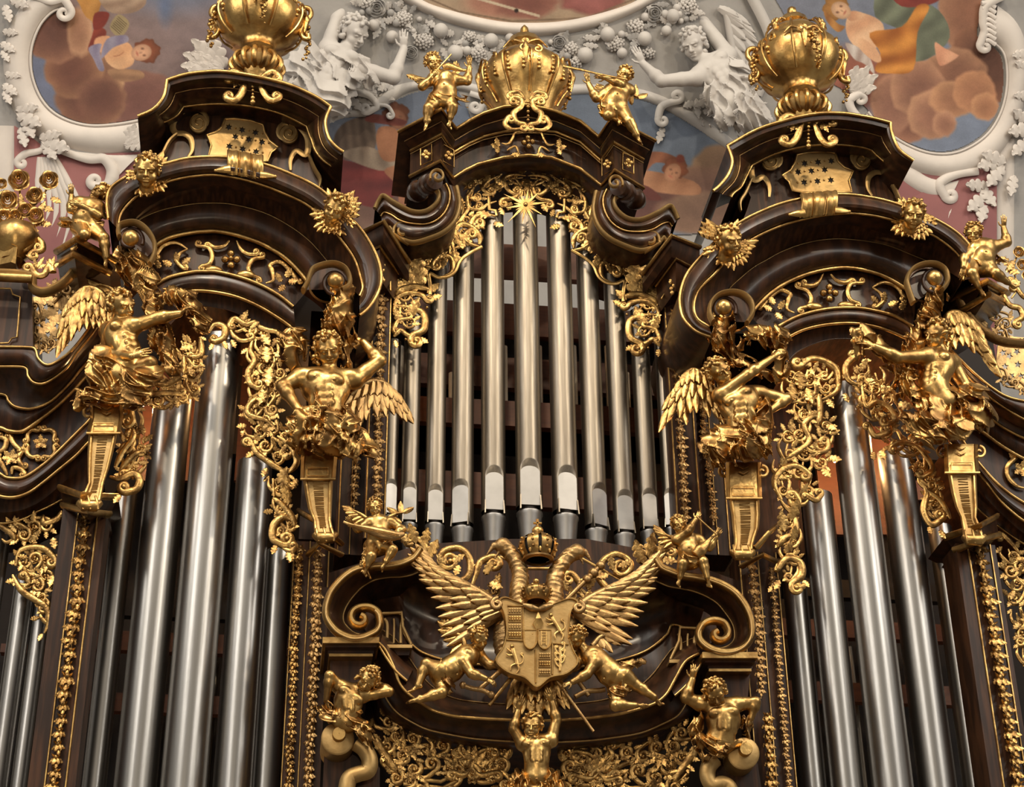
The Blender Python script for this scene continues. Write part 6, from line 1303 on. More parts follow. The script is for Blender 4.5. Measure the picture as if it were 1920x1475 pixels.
# ---- husk festoons on the posts
def husk_tm():
    m = MB()
    for a, l, z in ((-140, .75, 0), (-90, 1.0, .12), (-42, .8, 0), (-112, .8, .25), (-66, .75, .22), (150, .45, .1), (20, .4, .1)):
        v, f = leaf_tm(6, 1.5, .6); an = math.radians(a); R = np.array([[math.cos(an), -math.sin(an), 0], [math.sin(an), math.cos(an), 0], [0, 0, 1]]); m.add((v*[l, .55*l, .6])@R.T+[0, .12, .08+z], f)
    m.ball((0, .1, .3), (.17, .24, .2), 7, 5); return m.get()
_hv2, _hf = husk_tm()
HUSK = {m.name: to_mesh('husk', _hv2, _hf, m, sharp=60) for m in (GOLDF, BRONZE)}
def festoon(label, y, pts, step, size, m=GOLDF):
    q = cr(pts, 10) if len(pts) > 2 else np.array(pts, float); L = np.hypot(*np.diff(q[:, :2], axis=0).T).sum(); n = int(L/step); q = resample(q, n+1); fr = Fr(y)
    t = thing('festoon', label, 'carving', P(q[-1, 0], q[-1, 1], y), 'strings of carved husks on the posts')
    mb = MB(); gtube(mb, fr, q[:, :2], 1.6, 1, sp=False); obj('cord', mb, m, t); rs = random.Random(int(q[0, 0]))
    for i in range(n):
        s = size*1.12*rs.uniform(.85, 1.15); d = q[i+1]-q[i]; a = math.degrees(math.atan2(-d[1], d[0]))+90+rs.uniform(-14, 14)
        inst('husk', HUSK[m.name], t, frame(fr, q[i, 0]+rs.uniform(-1.5, 1.5), q[i, 1], a, s, s*1.05, T=s*.9, w=2, tilt=0))
festoon('string of gilded bell husks down the broad left post', -.56, [(160, 975), (134, 1200), (98, 1500)], 25, 24)
festoon('string of gilded bell husks down the broad right post', -.56, [(1833, 1028), (1866, 1220), (1910, 1500)], 25, 24)
festoon('string of gilded husks on the left half of the post between left tower and canopy', -.32, [(562, 1030), (552, 1200), (541, 1500)], 14, 15)
festoon('string of gilded husks beside the left canopy scroll', -.44, [(596, 1040), (588, 1250), (576, 1500)], 15, 19, BRONZE)
festoon('string of gilded husks right of the right canopy scroll', -.36, [(1408, 1062), (1420, 1180), (1426, 1310)], 15, 18, BRONZE)
festoon('string of gilded husks low on the post beside the youth', -.36, [(1437, 1345), (1441, 1420), (1447, 1500)], 17, 20)
festoon('thin string of gilded husks left of the right tower pipes', -.32, [(1446, 1070), (1462, 1280), (1480, 1500)], 12, 12, BRONZE)
festoon('string of gilded husks on the left edge post of the centre pipes', -.2, [(716, 545), (712, 700), (706, 960)], 16, 17, BRONZE)
festoon('string of gilded husks on the right edge post of the centre pipes', -.2, [(1262, 590), (1272, 760), (1286, 985)], 16, 17, BRONZE)
festoon('string of gilded husks on the second post left of the centre pipes', -.04, [(680, 610), (674, 760), (664, 960)], 16, 14, BRONZE)
festoon('string of gilded husks on the second post right of the centre pipes', -.04, [(1304, 650), (1318, 800), (1338, 985)], 16, 14, BRONZE)
# ---- urns
UAX = {}
def PU(x, py, y):
    p = P(x, py, y); k = min(UAX, key=lambda a: abs(a-x)); p[0] = UAX[k]; return p
def urn(label, x, yb, y, prof, lob=8, la=.05, base=True, big=1.0):
    """prof: (radius px, py)"""
    UAX[x] = P(x, yb, y)[0]; p0 = P(x, yb, y); t = thing('urn', label, 'urn', p0, 'gilded lidded urns crowning the case'); sc_ = np.linalg.norm(p0-cm)/FP
    def L(pr, name, lob_=0, la_=0, m=GOLD, n=64):
        z = [(r*sc_, P(x, py, y)[2]) for r, py in pr]; mb = MB(); mb.lathe((p0[0], y, 0), z, n, lob=lob_, la=la_); return obj(name, mb, m, t)
    for pr, nm, l_, a_ in prof: L(pr, nm, l_, a_)
    return t, sc_, p0
def ring(t, x, y, py, r, n, fn, a0=0, a1=360):
    p0 = PU(x, py, y); sc_ = np.linalg.norm(p0-cm)/FP
    for i in range(n):
        a = math.radians(a0+(a1-a0)*i/n); fn(p0+np.array([math.cos(a), math.sin(a), 0])*r*sc_, a, sc_)
def urn_ribs(t, x, y, prof, n, rr, name='rib'):
    c0 = PU(x, prof[0][1], y); s = np.linalg.norm(c0-cm)/FP
    for i in range(n):
        a = 2*math.pi*(i+.5)/n; pts = np.array([[c0[0]+math.cos(a)*r*s, y+math.sin(a)*r*s, PU(x, py, y)[2]] for r, py in prof]); mb = MB(); mb.tube(cr(pts, 4), rr*s, 6); obj(name, mb, GOLD, t)
def urn_swirl(t, x, y, py, r, w_, h_, n, off=0):
    # pairs of C-scrolls with a leaf and bead drop, laid on the swelling of the bowl
    c0 = PU(x, py, y); s = np.linalg.norm(c0-cm)/FP
    for i in range(n):
        a0 = math.radians(-97+off+360*i/n)
        def on(u, v, d=0): a = a0+u/r; q = (r+3+d-abs(v)*.10)*s; return np.array([c0[0]+math.cos(a)*q, y+math.sin(a)*q, c0[2]+v*s])
        for sg in (-1, 1):
            sp_ = curl([(w_*1.0*sg, -h_*.1), (w_*.6*sg, -h_*.55), (sg*3, -h_*.2)], 0, -6*sg); mb = MB(); mb.tube(np.array([on(u, -v) for u, v in sp_]), np.interp(np.linspace(0, 1, len(sp_)), (0, .5, 1), (1.5, 3.6, 1.6))*s, 7); obj('scroll_mount', mb, GOLDF, t)
        mb = MB(); mb.tube(np.array([on(0, v, 2) for v in np.linspace(h_*.3, -h_*1.3, 8)]), np.array([2, 5, 7, 6, 4.5, 4, 3, 1.5])*s, 7); obj('leaf_drop', mb, GOLDF, t)
def urn_trim(t, x, y, pyr, r, n=9, gr=True):
    def sc(p, a, s):
        mb = MB(); q = []
        rad = np.array([math.cos(a), math.sin(a), 0]); tan = np.array([-rad[1], rad[0], 0])
        for sg in (-1, 1):
            sp_ = spiral(0, 0, 9, 2, 90, -sg*1.1); pts = [p+rad*(.02)+tan*(sg*12+sg*-u*0+u)*s+np.array([0, 0, -v*s]) for u, v in sp_]
            mb.tube(np.array(pts), 2.6*s, 6)
        mb.ball(p+rad*.02+np.array([0, 0, -16*s]), 5*s, 8, 6); mb.ball(p+rad*.01+np.array([0, 0, -26*s]), 3.6*s, 8, 6)
        obj('scroll_mount', mb, GOLD, t)
    ring(t, x, y, pyr, r, 6, sc, 30, 390)
    if gr:
        def fl(p, a, s):
            mb = MB(); rad = np.array([math.cos(a), math.sin(a), 0]); rs = random.Random(int(a*9))
            for k in range(26):
                u = k/26; mb.ball(p+rad*(4+4*math.sin(u*3))*s+np.array([rs.uniform(-5, 5)*s, rs.uniform(-5, 5)*s, -u*80*s]), rs.uniform(3, 5.5)*s*(1-.4*u), 7, 5)
            obj('fruit_swag', mb, GOLDF, t, kind='stuff')
        for a in (5, 95, 185, 275): ring(t, x, y, pyr+8, r+6, 1, fl, a, a+1)
        def hd(p, a, s):
            mb = MB(); rad = np.array([math.cos(a), math.sin(a), 0]); z = np.array([0, 0, 1.])
            pts = [p+rad*u*s+z*v*s for u, v in ((-6, 12), (4, 20), (14, 16), (16, 2), (8, -12), (0, -34), (4, -50), (14, -54), (14, -44))]; mb.tube(cr(pts, 5), 5*s, 8); obj('handle', mb, GOLD, t)
        for a in (-5, 175): ring(t, x, y, pyr, r, 1, hd, a, a+1)
def fluted_foot(t, x, y, py0, py1, r, n=15):
    c0 = PU(x, py0, y); s = np.linalg.norm(c0-cm)/FP; z0, z1 = PU(x, py1, y)[2], c0[2]; mb = MB(); mb.lathe((c0[0], y, 0), [(r*.5*s, z1), (r*.8*s, z1*.9+z0*.1), (r*.96*s, z0*.5+z1*.5), (r*.7*s, z0), (r*.4*s, z0-.02)], 48); obj('cushion', mb, GOLDM, t)
    for i in range(n):
        a = 2*math.pi*i/n; mb = MB(); pts = [np.array([c0[0]+math.cos(a)*q*s, y+math.sin(a)*q*s, z1*(1-u)+z0*u]) for q, u in ((r*.55, 0), (r*.92, .12), (r*1.06, .45), (r*.92, .8), (r*.7, 1.0))]; mb.tube(cr(pts, 4), r*.105*s, 7); obj('gadroon', mb, GOLD, t)
Uy = -.35
for lab, x, dy in (('gilded urn on the left tower crest, its lid cut by the picture edge', 476, 0), ('gilded lidded urn on the right tower crest', 1514, 82)):
    o_ = dy
    t, s_, p0 = urn(lab, x, 196+o_, Uy, [([(3, -66+o_), (8, -62+o_), (9, -54+o_), (5, -50+o_), (14, -46+o_), (26, -40+o_), (30, -30+o_), (22, -26+o_), (48, -12+o_), (62, 2+o_), (66, 16+o_)], 'lid', 8, .05), ([(66, 14+o_), (74, 20+o_), (78, 36+o_), (76, 50+o_), (66, 66+o_), (50, 78+o_), (34, 84+o_), (30, 92+o_), (34, 100+o_), (26, 106+o_)], 'bowl', 8, .07), ([(24, 104+o_), (20, 112+o_), (30, 118+o_)], 'neck', 0, 0), ([(26, 138+o_), (30, 142+o_), (26, 150+o_), (20, 156+o_), (22, 176+o_), (14, 200+o_)], 'stem', 0, 0)])
    urn_ribs(t, x, Uy, [(67, 15+o_), (76, 20+o_), (81, 36+o_), (79, 50+o_), (69, 66+o_), (52, 79+o_)], 8, 2.2); urn_ribs(t, x, Uy, [(31, -30+o_), (23, -26+o_), (50, -12+o_), (64, 2+o_), (68, 14+o_)], 8, 2); urn_swirl(t, x, Uy, 34+o_, 79, 34, 26, 4); urn_swirl(t, x, Uy, -6+o_, 56, 20, 14, 4, 45)
    fluted_foot(t, x, Uy, 142+o_, 110+o_, 46); urn_trim(t, x, Uy, 28+o_, 74)
    cc = Carv('urn_bracket', f'gilded four-scroll bracket carrying the {"left" if dy == 0 else "right"} urn', -.80, x, 170+o_, cat='bracket'); bx = 474 if dy == 0 else 1514
    for mir in (None, (bx, .0)):
        cc.scroll([(bx-8, 148+o_), (bx-14, 160+o_), (bx-22, 180+o_), (bx-34, 192+o_), (bx-46, 190+o_)], 5.5, 0, -7, w=6, mir=mir, name='bracket_scroll'); cc.scroll([(bx-10, 156+o_), (bx-20, 146+o_), (bx-36, 138+o_), (bx-48, 144+o_)], 5.2, 0, 7, w=6, mir=mir, name='bracket_scroll'); cc.fan(bx-26, 150+o_, 250, 20, 3, 60, mir=mir)
    cc.part('husk_drop', lambda mb: [gball(mb, cc.fr, bx, y_+o_, r, 7) for y_, r in ((150, 6), (160, 4), (167, 3.6), (174, 3.2), (181, 3), (188, 5), (196, 6))])
t, s_, p0 = urn('gilded round lidded urn on the centre gable', 986, 215, -.25, [([(2, 48), (7, 54), (8, 60), (6, 66), (18, 72), (30, 80), (34, 90), (24, 97), (30, 102), (50, 116), (66, 130), (74, 140)], 'lid', 12, .05), ([(74, 138), (82, 146), (83, 160), (78, 176), (66, 190), (56, 206), (50, 225)], 'bowl', 10, .05)])
urn_ribs(t, 986, -.25, [(76, 140), (85, 147), (87, 160), (82, 176), (69, 191), (58, 207)], 10, 2.0); urn_ribs(t, 986, -.25, [(26, 98), (32, 103), (52, 117), (68, 131), (76, 140)], 12, 1.8); urn_swirl(t, 986, -.25, 142, 82, 40, 30, 4)
urn_trim(t, 986, -.25, 146, 78, gr=False)
def bd(p, a, s): mb = MB(); [mb.ball(p+np.array([0, 0, -k*9*s]), 4*s, 7, 5) for k in range(5)]; obj('bead_string', mb, GOLD, t, kind='stuff')
ring(t, 986, -.25, 150, 82, 18, bd)
# ---- far left flower urn, far right sprigs
c = Carv('flower_urn', 'gilded urn full of roses at the far left edge', -.45, 30, 500, cat='urn')
for x, y, r in [(37, 344, 19), (93, 344, 17), (66, 372, 15), (16, 382, 18), (48, 400, 14), (68, 410, 15), (30, 412, 14), (4, 350, 10), (8, 412, 14)]: rose(c.t, c.fr, x, y, r, GOLDF, w=8)
c.part('rose_stem', lambda mb: [gtube(mb, c.fr, [(30, 425), ((30+x)/2+4, (425+y)/2), (x, y)], 2, 4) for x, y in ((37, 350), (93, 350), (66, 380), (16, 390))])
for x, y, a in [(20, 362, 200), (6, 400, 100), (30, 430, 200), (52, 432, 340), (64, 424, 20), (10, 436, 150), (72, 400, 60), (40, 392, 90), (96, 372, 320), (50, 366, 300), (80, 390, 330), (76, 420, 340), (40, 424, 280), (10, 424, 240), (58, 385, 60), (26, 366, 270), (84, 362, 250)]: c.leaf(x, y, a, 20)
pc = P(26, 480, -.45); s_ = np.linalg.norm(pc-cm)/FP; mb = MB(); mb.lathe((pc[0], -.45, 0), [(r*s_, P(26, py, -.45)[2]) for r, py in ((20, 424), (34, 430), (42, 446), (38, 464), (24, 478), (16, 486), (22, 492))], 40, lob=8, la=.05); obj('bowl', mb, GOLD, c.t)
c.scroll([(40, 440), (60, 440), (62, 462), (50, 474)], 5, 0, -8, w=14); c.scroll([(56, 446), (76, 456), (80, 474), (64, 478)], 5, 0, 7, w=10); c.scroll([(0, 440), (-8, 460), (8, 470)], 5, 0, 7, w=14); c.scroll([(50, 484), (66, 490), (66, 470)], 4, 0, -6, w=10)
mb = MB(); q = np.array([(-20, 468, 0), (24, 474, 30), (36, 480, 30), (32, 508, 24), (24, 506, 26), (-20, 500, 0)]); mb.prism(c.fr(q[:, 0], q[:, 1], q[:, 2]), c.fr(q[:, 0], q[:, 1], -20+0*q[:, 2])); obj('foot_block', mb, GOLD, c.t, sharp=20)
c = Carv('leaf_sprig', 'gilded curling acanthus sprig on the rail right of the flower urn', -.6, 85, 510)
c.scroll([(60, 502), (70, 518), (84, 516), (92, 500), (100, 512), (94, 492), (92, 488)], 5, 8, 0, w=4); c.fan(70, 505, 60, 20, 3, 90); c.fan(98, 505, 80, 18, 3, 90)
c = Carv('leaf_sprig', 'gilded rose sprigs and scrolls on the rail at the far right edge', -.6, 1900, 560)
c.scroll([(1880, 556), (1892, 574), (1910, 580), (1916, 596), (1904, 604)], 5, 8, 7, w=4); c.scroll([(1904, 540), (1920, 560), (1940, 560)], 4, 6, 0, w=4)
for x, y, r in ((1908, 476, 10), (1914, 500, 10), (1924, 520, 10)): rose(c.t, c.fr, x, y, r, GOLDF)
for x, y, a in ((1895, 500, 150), (1900, 490, 240), (1885, 505, 330), (1890, 520, 300), (1912, 530, 200)): c.leaf(x, y, a, 24)
c.part('rose_stem', lambda mb: gtube(mb, c.fr, [(1908, 478), (1900, 500), (1906, 540), (1896, 560)], 2, 2))
# ---- star-pierced plates at both edges
for lab, out, hs in (('bronze-gilt panel pierced with stars left of the winged angel', [(56, 560), (84, 552), (110, 546), (134, 520), (150, 505), (162, 560), (160, 600), (120, 640), (98, 652), (78, 656), (62, 650)], [(70, 578), (86, 576), (88, 602), (72, 608), (90, 628), (76, 640), (112, 585), (108, 612), (140, 560), (126, 578), (140, 590), (60, 625), (104, 636), (132, 612), (146, 530)]),
                     ('gilded panel pierced with stars at the far right edge', [(1878, 622), (1900, 632), (1925, 634), (1925, 734), (1900, 728), (1880, 706), (1866, 690), (1870, 650)], [(1892, 668), (1884, 688), (1906, 660), (1908, 684), (1896, 706), (1914, 706), (1916, 640), (1892, 646), (1880, 662)])):
    g = Carv('pierced_plate', lab, -.30 if out[0][0] < 900 else -.3, out[0][0]+20, 600, m=BRONZE, cat='grille')
    loops = [out]+[[(hx+(7.5 if k % 2 else 3.4)*math.cos(k*math.pi/5+hx), hy+(7.5 if k % 2 else 3.4)*math.sin(k*math.pi/5+hx)) for k in range(10)] for hx, hy in hs]
    P3 = [g.fr(np.array([p[0] for p in l]), np.array([p[1] for p in l]), np.full(len(l), 2.0)) for l in loops]; B3 = [g.fr(np.array([p[0] for p in l]), np.array([p[1] for p in l]), np.full(len(l), -1.5)) for l in loops]
    tri = tessellate_polygon([[Vector(v) for v in l] for l in P3]); Vv = np.vstack(P3); n = len(Vv); F_ = [tuple(t) for t in tri]+[tuple(n+i for i in t[::-1]) for t in tri]; o_ = 0
    for l in P3: m_ = len(l); F_ += [(o_+i, o_+(i+1) % m_, n+o_+(i+1) % m_, n+o_+i) for i in range(m_)]; o_ += m_
    mb = MB(); mb.add(np.vstack([Vv]+B3), F_); obj('plate', mb, BRONZE, g.t, sharp=20)
    if out[0][0] < 900: g.rinceau([(64, 650), (66, 600), (70, 565)], 15, 3, side=1, r=2.2); g.rinceau([(90, 556), (120, 545), (145, 520), (158, 506)], 22, 4, side=1, r=2.8); g.rinceau([(70, 650), (100, 648), (130, 630)], 16, 4, side=-1, r=2.2)
    else: g.rinceau([(1874, 640), (1882, 612), (1870, 590), (1850, 590)], 22, 4, side=1); g.rinceau([(1872, 700), (1900, 724), (1925, 732)], 16, 3, side=-1, r=2.2); g.fan(1850, 615, 200, 34, 5, 130)
# ---- side wing friezes
c = Carv('frieze_ornament', 'gilded four-lobed scroll and flowers on the left wing frieze', -.27, 60, 835)
for a0 in (45, 135, 225, 315):
    a = math.radians(a0); cx, cy = 77+20*math.cos(a), 832-20*math.sin(a); c.scroll([(cx+12*math.cos(a+d), cy-12*math.sin(a+d)) for d in (-1.4, -.6, 0, .6, 1.4)], 3.4, 5, -5, w=2)
for k in range(5): c.leaf(77, 832, k*72+20, 13, 9)
for pts, s0, s1 in [([(0, 820), (12, 826), (8, 842), (-4, 850)], -4, 4), ([(20, 818), (26, 832), (40, 846)], 5, 4), ([(40, 850), (34, 862), (44, 876)], 4, 4), ([(0, 862), (8, 878), (14, 892)], 4, 0), ([(22, 890), (24, 878), (38, 880), (46, 888)], 0, -5)]: c.scroll(pts, 3.6, s0, s1, w=2)
for k in range(6): c.leaf(20, 860, k*60+10, 15, 9)
c = Carv('frieze_ornament', 'gilded scrolls and a flower on the right wing frieze', -.27, 1900, 880)
for pts, s0, s1 in [([(1902, 860), (1888, 876), (1890, 896), (1906, 912), (1922, 916)], 5, 0), ([(1900, 846), (1920, 850), (1930, 866)], 5, 0)]: c.scroll(pts, 3.6, s0, s1, w=2)
for k in range(5): c.leaf(1914, 882, k*72, 15, 10)
# ---- bottom: curled disks, bands, pierced cresting under the canopy
for side, (x, y, r) in enumerate(((633, 1386, 31), (1393, 1414, 30))):
    t = thing('curled_bracket', f'gilded round scroll disk with a curling flat band under the {"bearded man" if side == 0 else "youth"}', 'bracket', P(x, y, -.8))
    f4 = Fr(-1.0); a = np.linspace(0, 2*math.pi, 40, endpoint=False)
    mb = MB(); rows = [f4(x+q*r*np.cos(a), y-q*r*np.sin(a), np.full(40, float(w))) for q, w in ((.02, 6), (.9, 6), (1.0, 4), (1.0, -60))]; mb.grid(np.array(rows), cv=True); obj('scroll_disk', mb, GOLDM, t, sharp=40)
    mb = MB(); rows = [f4(x+2+q*r*np.cos(a), y-5-q*r*np.sin(a), np.full(40, float(w))) for q, w in ((.02, 16), (.38, 16), (.41, 14), (.41, 5))]; mb.grid(np.array(rows), cv=True); obj('disk_boss', mb, GOLD, t, sharp=40)
    mb = MB(); rows = [f4(x+q*r*np.cos(a), y-q*r*np.sin(a), np.full(40, float(w))) for q, w in ((1.0, -14), (.99, -60), (.5, -62))]; mb.grid(np.array(rows), cv=True); obj('disk_back', mb, WOOD, t, sharp=40)
    pts = [(668, 1388), (684, 1400), (694, 1420), (690, 1440), (672, 1446), (656, 1454), (650, 1478), (650, 1510)] if side == 0 else [(1344, 1418), (1332, 1432), (1330, 1452), (1340, 1468), (1358, 1464), (1372, 1474), (1376, 1510)]
    mb = MB(); q = cr(pts, 6); mb.tube(f4(q[:, 0], q[:, 1], np.full(len(q), -12.)), 13*K, 8, .8); obj('curling_band', mb, GOLDM, t)
    quad = [(608, 1410), (690, 1398), (712, 1440), (712, 1500), (604, 1500)] if side == 0 else [(1330, 1420), (1420, 1430), (1432, 1500), (1318, 1500)]
    q = np.array(quad, float); mb = MB(); mb.prism(P(q[:, 0], q[:, 1], -.85), P(q[:, 0], q[:, 1], -.2)); obj('bracket_block', mb, WOODX, t, sharp=20)
c = Carv('pierced_cresting', 'gilded pierced acanthus cresting under the canopy at the bottom edge', -.55, 985, 1440)
for mir in (None, (1003, .035)):
    c.rinceau([(712, 1345), (745, 1378), (790, 1396), (850, 1406), (910, 1412), (955, 1414)], 26, 9, r=3.0, side=1, mir=mir); c.rinceau([(720, 1380), (745, 1420), (780, 1440), (840, 1436), (900, 1438), (950, 1440)], 28, 8, r=3.2, side=-1, mir=mir)
    c.rinceau([(730, 1420), (745, 1460), (800, 1478)], 24, 4, r=3.0, side=1, mir=mir); c.rinceau([(840, 1462), (880, 1440), (920, 1460), (960, 1470)], 26, 4, r=3.4, side=1, mir=mir)
    for pts, r, s0, s1 in [([(880, 1430), (860, 1410), (866, 1395)], 3.6, 0, 8), ([(884, 1432), (900, 1410), (925, 1405)], 3.6, 0, -8), ([(884, 1440), (870, 1455), (850, 1450)], 4, 0, 7), ([(884, 1440), (900, 1455), (930, 1450)], 4, 0, -7)]: c.scroll(pts, r, s0, s1, w=6, mir=mir)
    c.part('cresting_bar', lambda mb: [gtube(mb, c.fr, mirror_pts(p, 1003, .035) if mir else p, 3.6, 3, sp=False) for p in ([(756, 1458), (826, 1466), (862, 1446)], [(756, 1470), (830, 1478), (880, 1450)])], GOLD)
    c.scroll([(700, 1380), (724, 1420), (745, 1450)], 6, 0, 0, mir=mir); c.fan(770, 1400, 300, 30, 4, 100, mir=mir); c.fan(890, 1440, 90, 34, 5, 140, mir=mir)
# carved top of the niche behind the eagle
c = Carv('niche_cresting', 'gilded scrolls and acanthus above the canopy niche behind the eagle', -.75, 985, 1050)
c.scroll([(806, 1070), (816, 1092), (850, 1096), (878, 1080), (880, 1050), (862, 1030), (838, 1032)], 4.6, 0, 20, w=4, turns=1.6); c.scroll([(880, 1110), (892, 1080), (900, 1055), (920, 1045)], 4.4, 0, -14, w=4, turns=1.5)
c.scroll([(1200, 1075), (1184, 1100), (1150, 1110), (1122, 1085), (1128, 1056), (1152, 1040), (1172, 1046)], 4.6, 0, -20, w=4, turns=1.6); c.scroll([(1090, 1120), (1085, 1095), (1075, 1080)], 4.4, 0, 12, w=4); c.scroll([(1212, 1110), (1226, 1070), (1234, 1040), (1252, 1030)], 5, 0, -9, w=4); c.scroll([(770, 1010), (790, 1016), (800, 1036), (806, 1060)], 5, 8, 0, w=4)
for x, y, a, L in [(770, 1020, 150, 30), (780, 1022, 110, 34), (795, 1028, 80, 30), (800, 1050, 60, 34), (1205, 1060, 110, 40), (1215, 1050, 80, 40), (1230, 1040, 50, 36), (1245, 1030, 30, 30), (1240, 1050, 340, 26), (848, 1056, 30, 22), (860, 1062, 250, 22), (836, 1060, 140, 22), (1148, 1072, 100, 24), (1160, 1066, 30, 22), (1140, 1080, 200, 22), (908, 1080, 60, 26), (916, 1095, 330, 26), (896, 1112, 200, 22), (1080, 1100, 20, 26), (1100, 1108, 60, 24), (1064, 1110, 120, 22), (930, 1105, 80, 24), (1196, 1090, 60, 30)]: c.leaf(x, y, a, L, w=7)
c.rinceau([(880, 1115), (905, 1120), (935, 1110)], 16, 3, r=2.4); c.rinceau([(1060, 1115), (1085, 1125), (1110, 1120)], 16, 3, r=2.4)
c.part('niche_rail', lambda mb: [gtube(mb, c.fr, p, 3, -8, sp=False) for p in ([(880, 1060), (940, 1040), (990, 1062), (1040, 1062)], [(1030, 1062), (1080, 1036), (1160, 1080), (1200, 1100)])], GOLD)
# ---- the eagle, crowns, shield
EY = -1.0
t = thing('double_headed_eagle', 'gilded double-headed heraldic eagle with spread wings behind the shield', 'carving', P(1007, 1200, EY))
pts = []
S = SDF(P(1007, 1170, EY)-np.array([.75, .35, 1.0]), P(1007, 1170, EY)+np.array([.75, .35, 1.0]), .0075)
Q = lambda x, y, w=0: P(x, y, EY-w*K)
fo = (.008, (0, .3, 1), 2*math.pi/.045, 0)
for sg, nk in ((-1, [(978, 1150), (972, 1110), (976, 1078), (966, 1050), (950, 1030), (942, 1022)]), (1, [(1036, 1150), (1040, 1112), (1040, 1084), (1052, 1058), (1070, 1040), (1082, 1034)])):
    nk = cr(nk, 4)
    for i in range(len(nk)-1): r = np.interp(i, (0, len(nk)), (15, 9.5))*K; S.cap(Q(*nk[i], 6), Q(*nk[i+1], 6), r, r*.98, .02, fold=(.007, (0, .3, 1.0), 2*math.pi/.05, i*.1))
    hx, hy = nk[-1]; S.ell(Q(hx, hy, 8), .062, None, .03); tip = (913, 1040) if sg < 0 else (1108, 1050)
    mx, my = (hx*.45+tip[0]*.55, hy-2+6); S.cap(Q(hx+sg*8, hy+2, 8), Q(mx, my-4, 8), .042, .024, .015); S.cap(Q(mx, my-4, 8), Q(tip[0], tip[1], 6), .024, .008, .01); S.ell(Q(hx+sg*2, hy-2, 17), .014); S.cap(Q(hx+sg*6, hy+12, 8), Q(tip[0]-sg*14, tip[1]+8, 6), .014, .006, .006)
S.ell(Q(1007, 1200, -10), (.36, .14, .42), None, .05, fold=fo); S.cap(Q(985, 1150, 0), Q(1030, 1150, 0), .11, .11, .04, fold=fo)
sobj('body', S, BRONZE, t)
for sg, nk in ((-1, [(978, 1146), (972, 1110), (976, 1078), (966, 1050), (952, 1034)]), (1, [(1036, 1146), (1040, 1112), (1040, 1084), (1052, 1058), (1068, 1042)])):
    nk = resample(cr(nk, 6), 15)
    for i in range(14):
        for dx in (-9, 0, 9):
            d = nk[i+1]-nk[i]; a = math.degrees(math.atan2(d[1], -d[0])); px_, py_ = -d[1]/np.linalg.norm(d), d[0]/np.linalg.norm(d)
            q = np.interp(i, (0, 14), (1, .6)); inst('feather', FEM[BRONZE.name], t, frame(Fr(EY), nk[i+1][0]+px_*dx*q, nk[i+1][1]+py_*dx*q, a+dx*sg*0+random.uniform(-12, 12), 17*q+3, 9, T=6, w=(14 if dx == 0 else 9)*q, tilt=.25))
wing_parts(t, Fr(EY), [(940, 1150, 2), (915, 1128, 6), (868, 1100, 8), (826, 1080, 4), (800, 1050, 0)], [(13, 120, 72, 215, 148, 17, 0, 0, .78), (12, 76, 60, 212, 140, 15, 5, 0, .85), (14, 40, 36, 205, 128, 14, 9, 0, .97)], mat_=BRONZE, r=10)
wing_parts(t, Fr(EY), [(1076, 1150, 2), (1100, 1130, 6), (1142, 1108, 8), (1180, 1090, 4), (1216, 1066, 0)], [(13, 118, 70, -32, 32, 17, 0, 0, .78), (12, 76, 60, -30, 40, 15, 5, 0, .85), (14, 40, 36, -25, 52, 14, 9, 0, .97)], mat_=BRONZE, r=10)
wing_parts(t, Fr(EY+.03), [(985, 1250, 0), (1007, 1258, 2), (1030, 1250, 0)], [(9, 88, 88, 246, 294, 20, 0, 0, 1), (7, 62, 62, 250, 290, 18, 5, .1, .9)], mat_=GOLDF, name='tail', r=9)
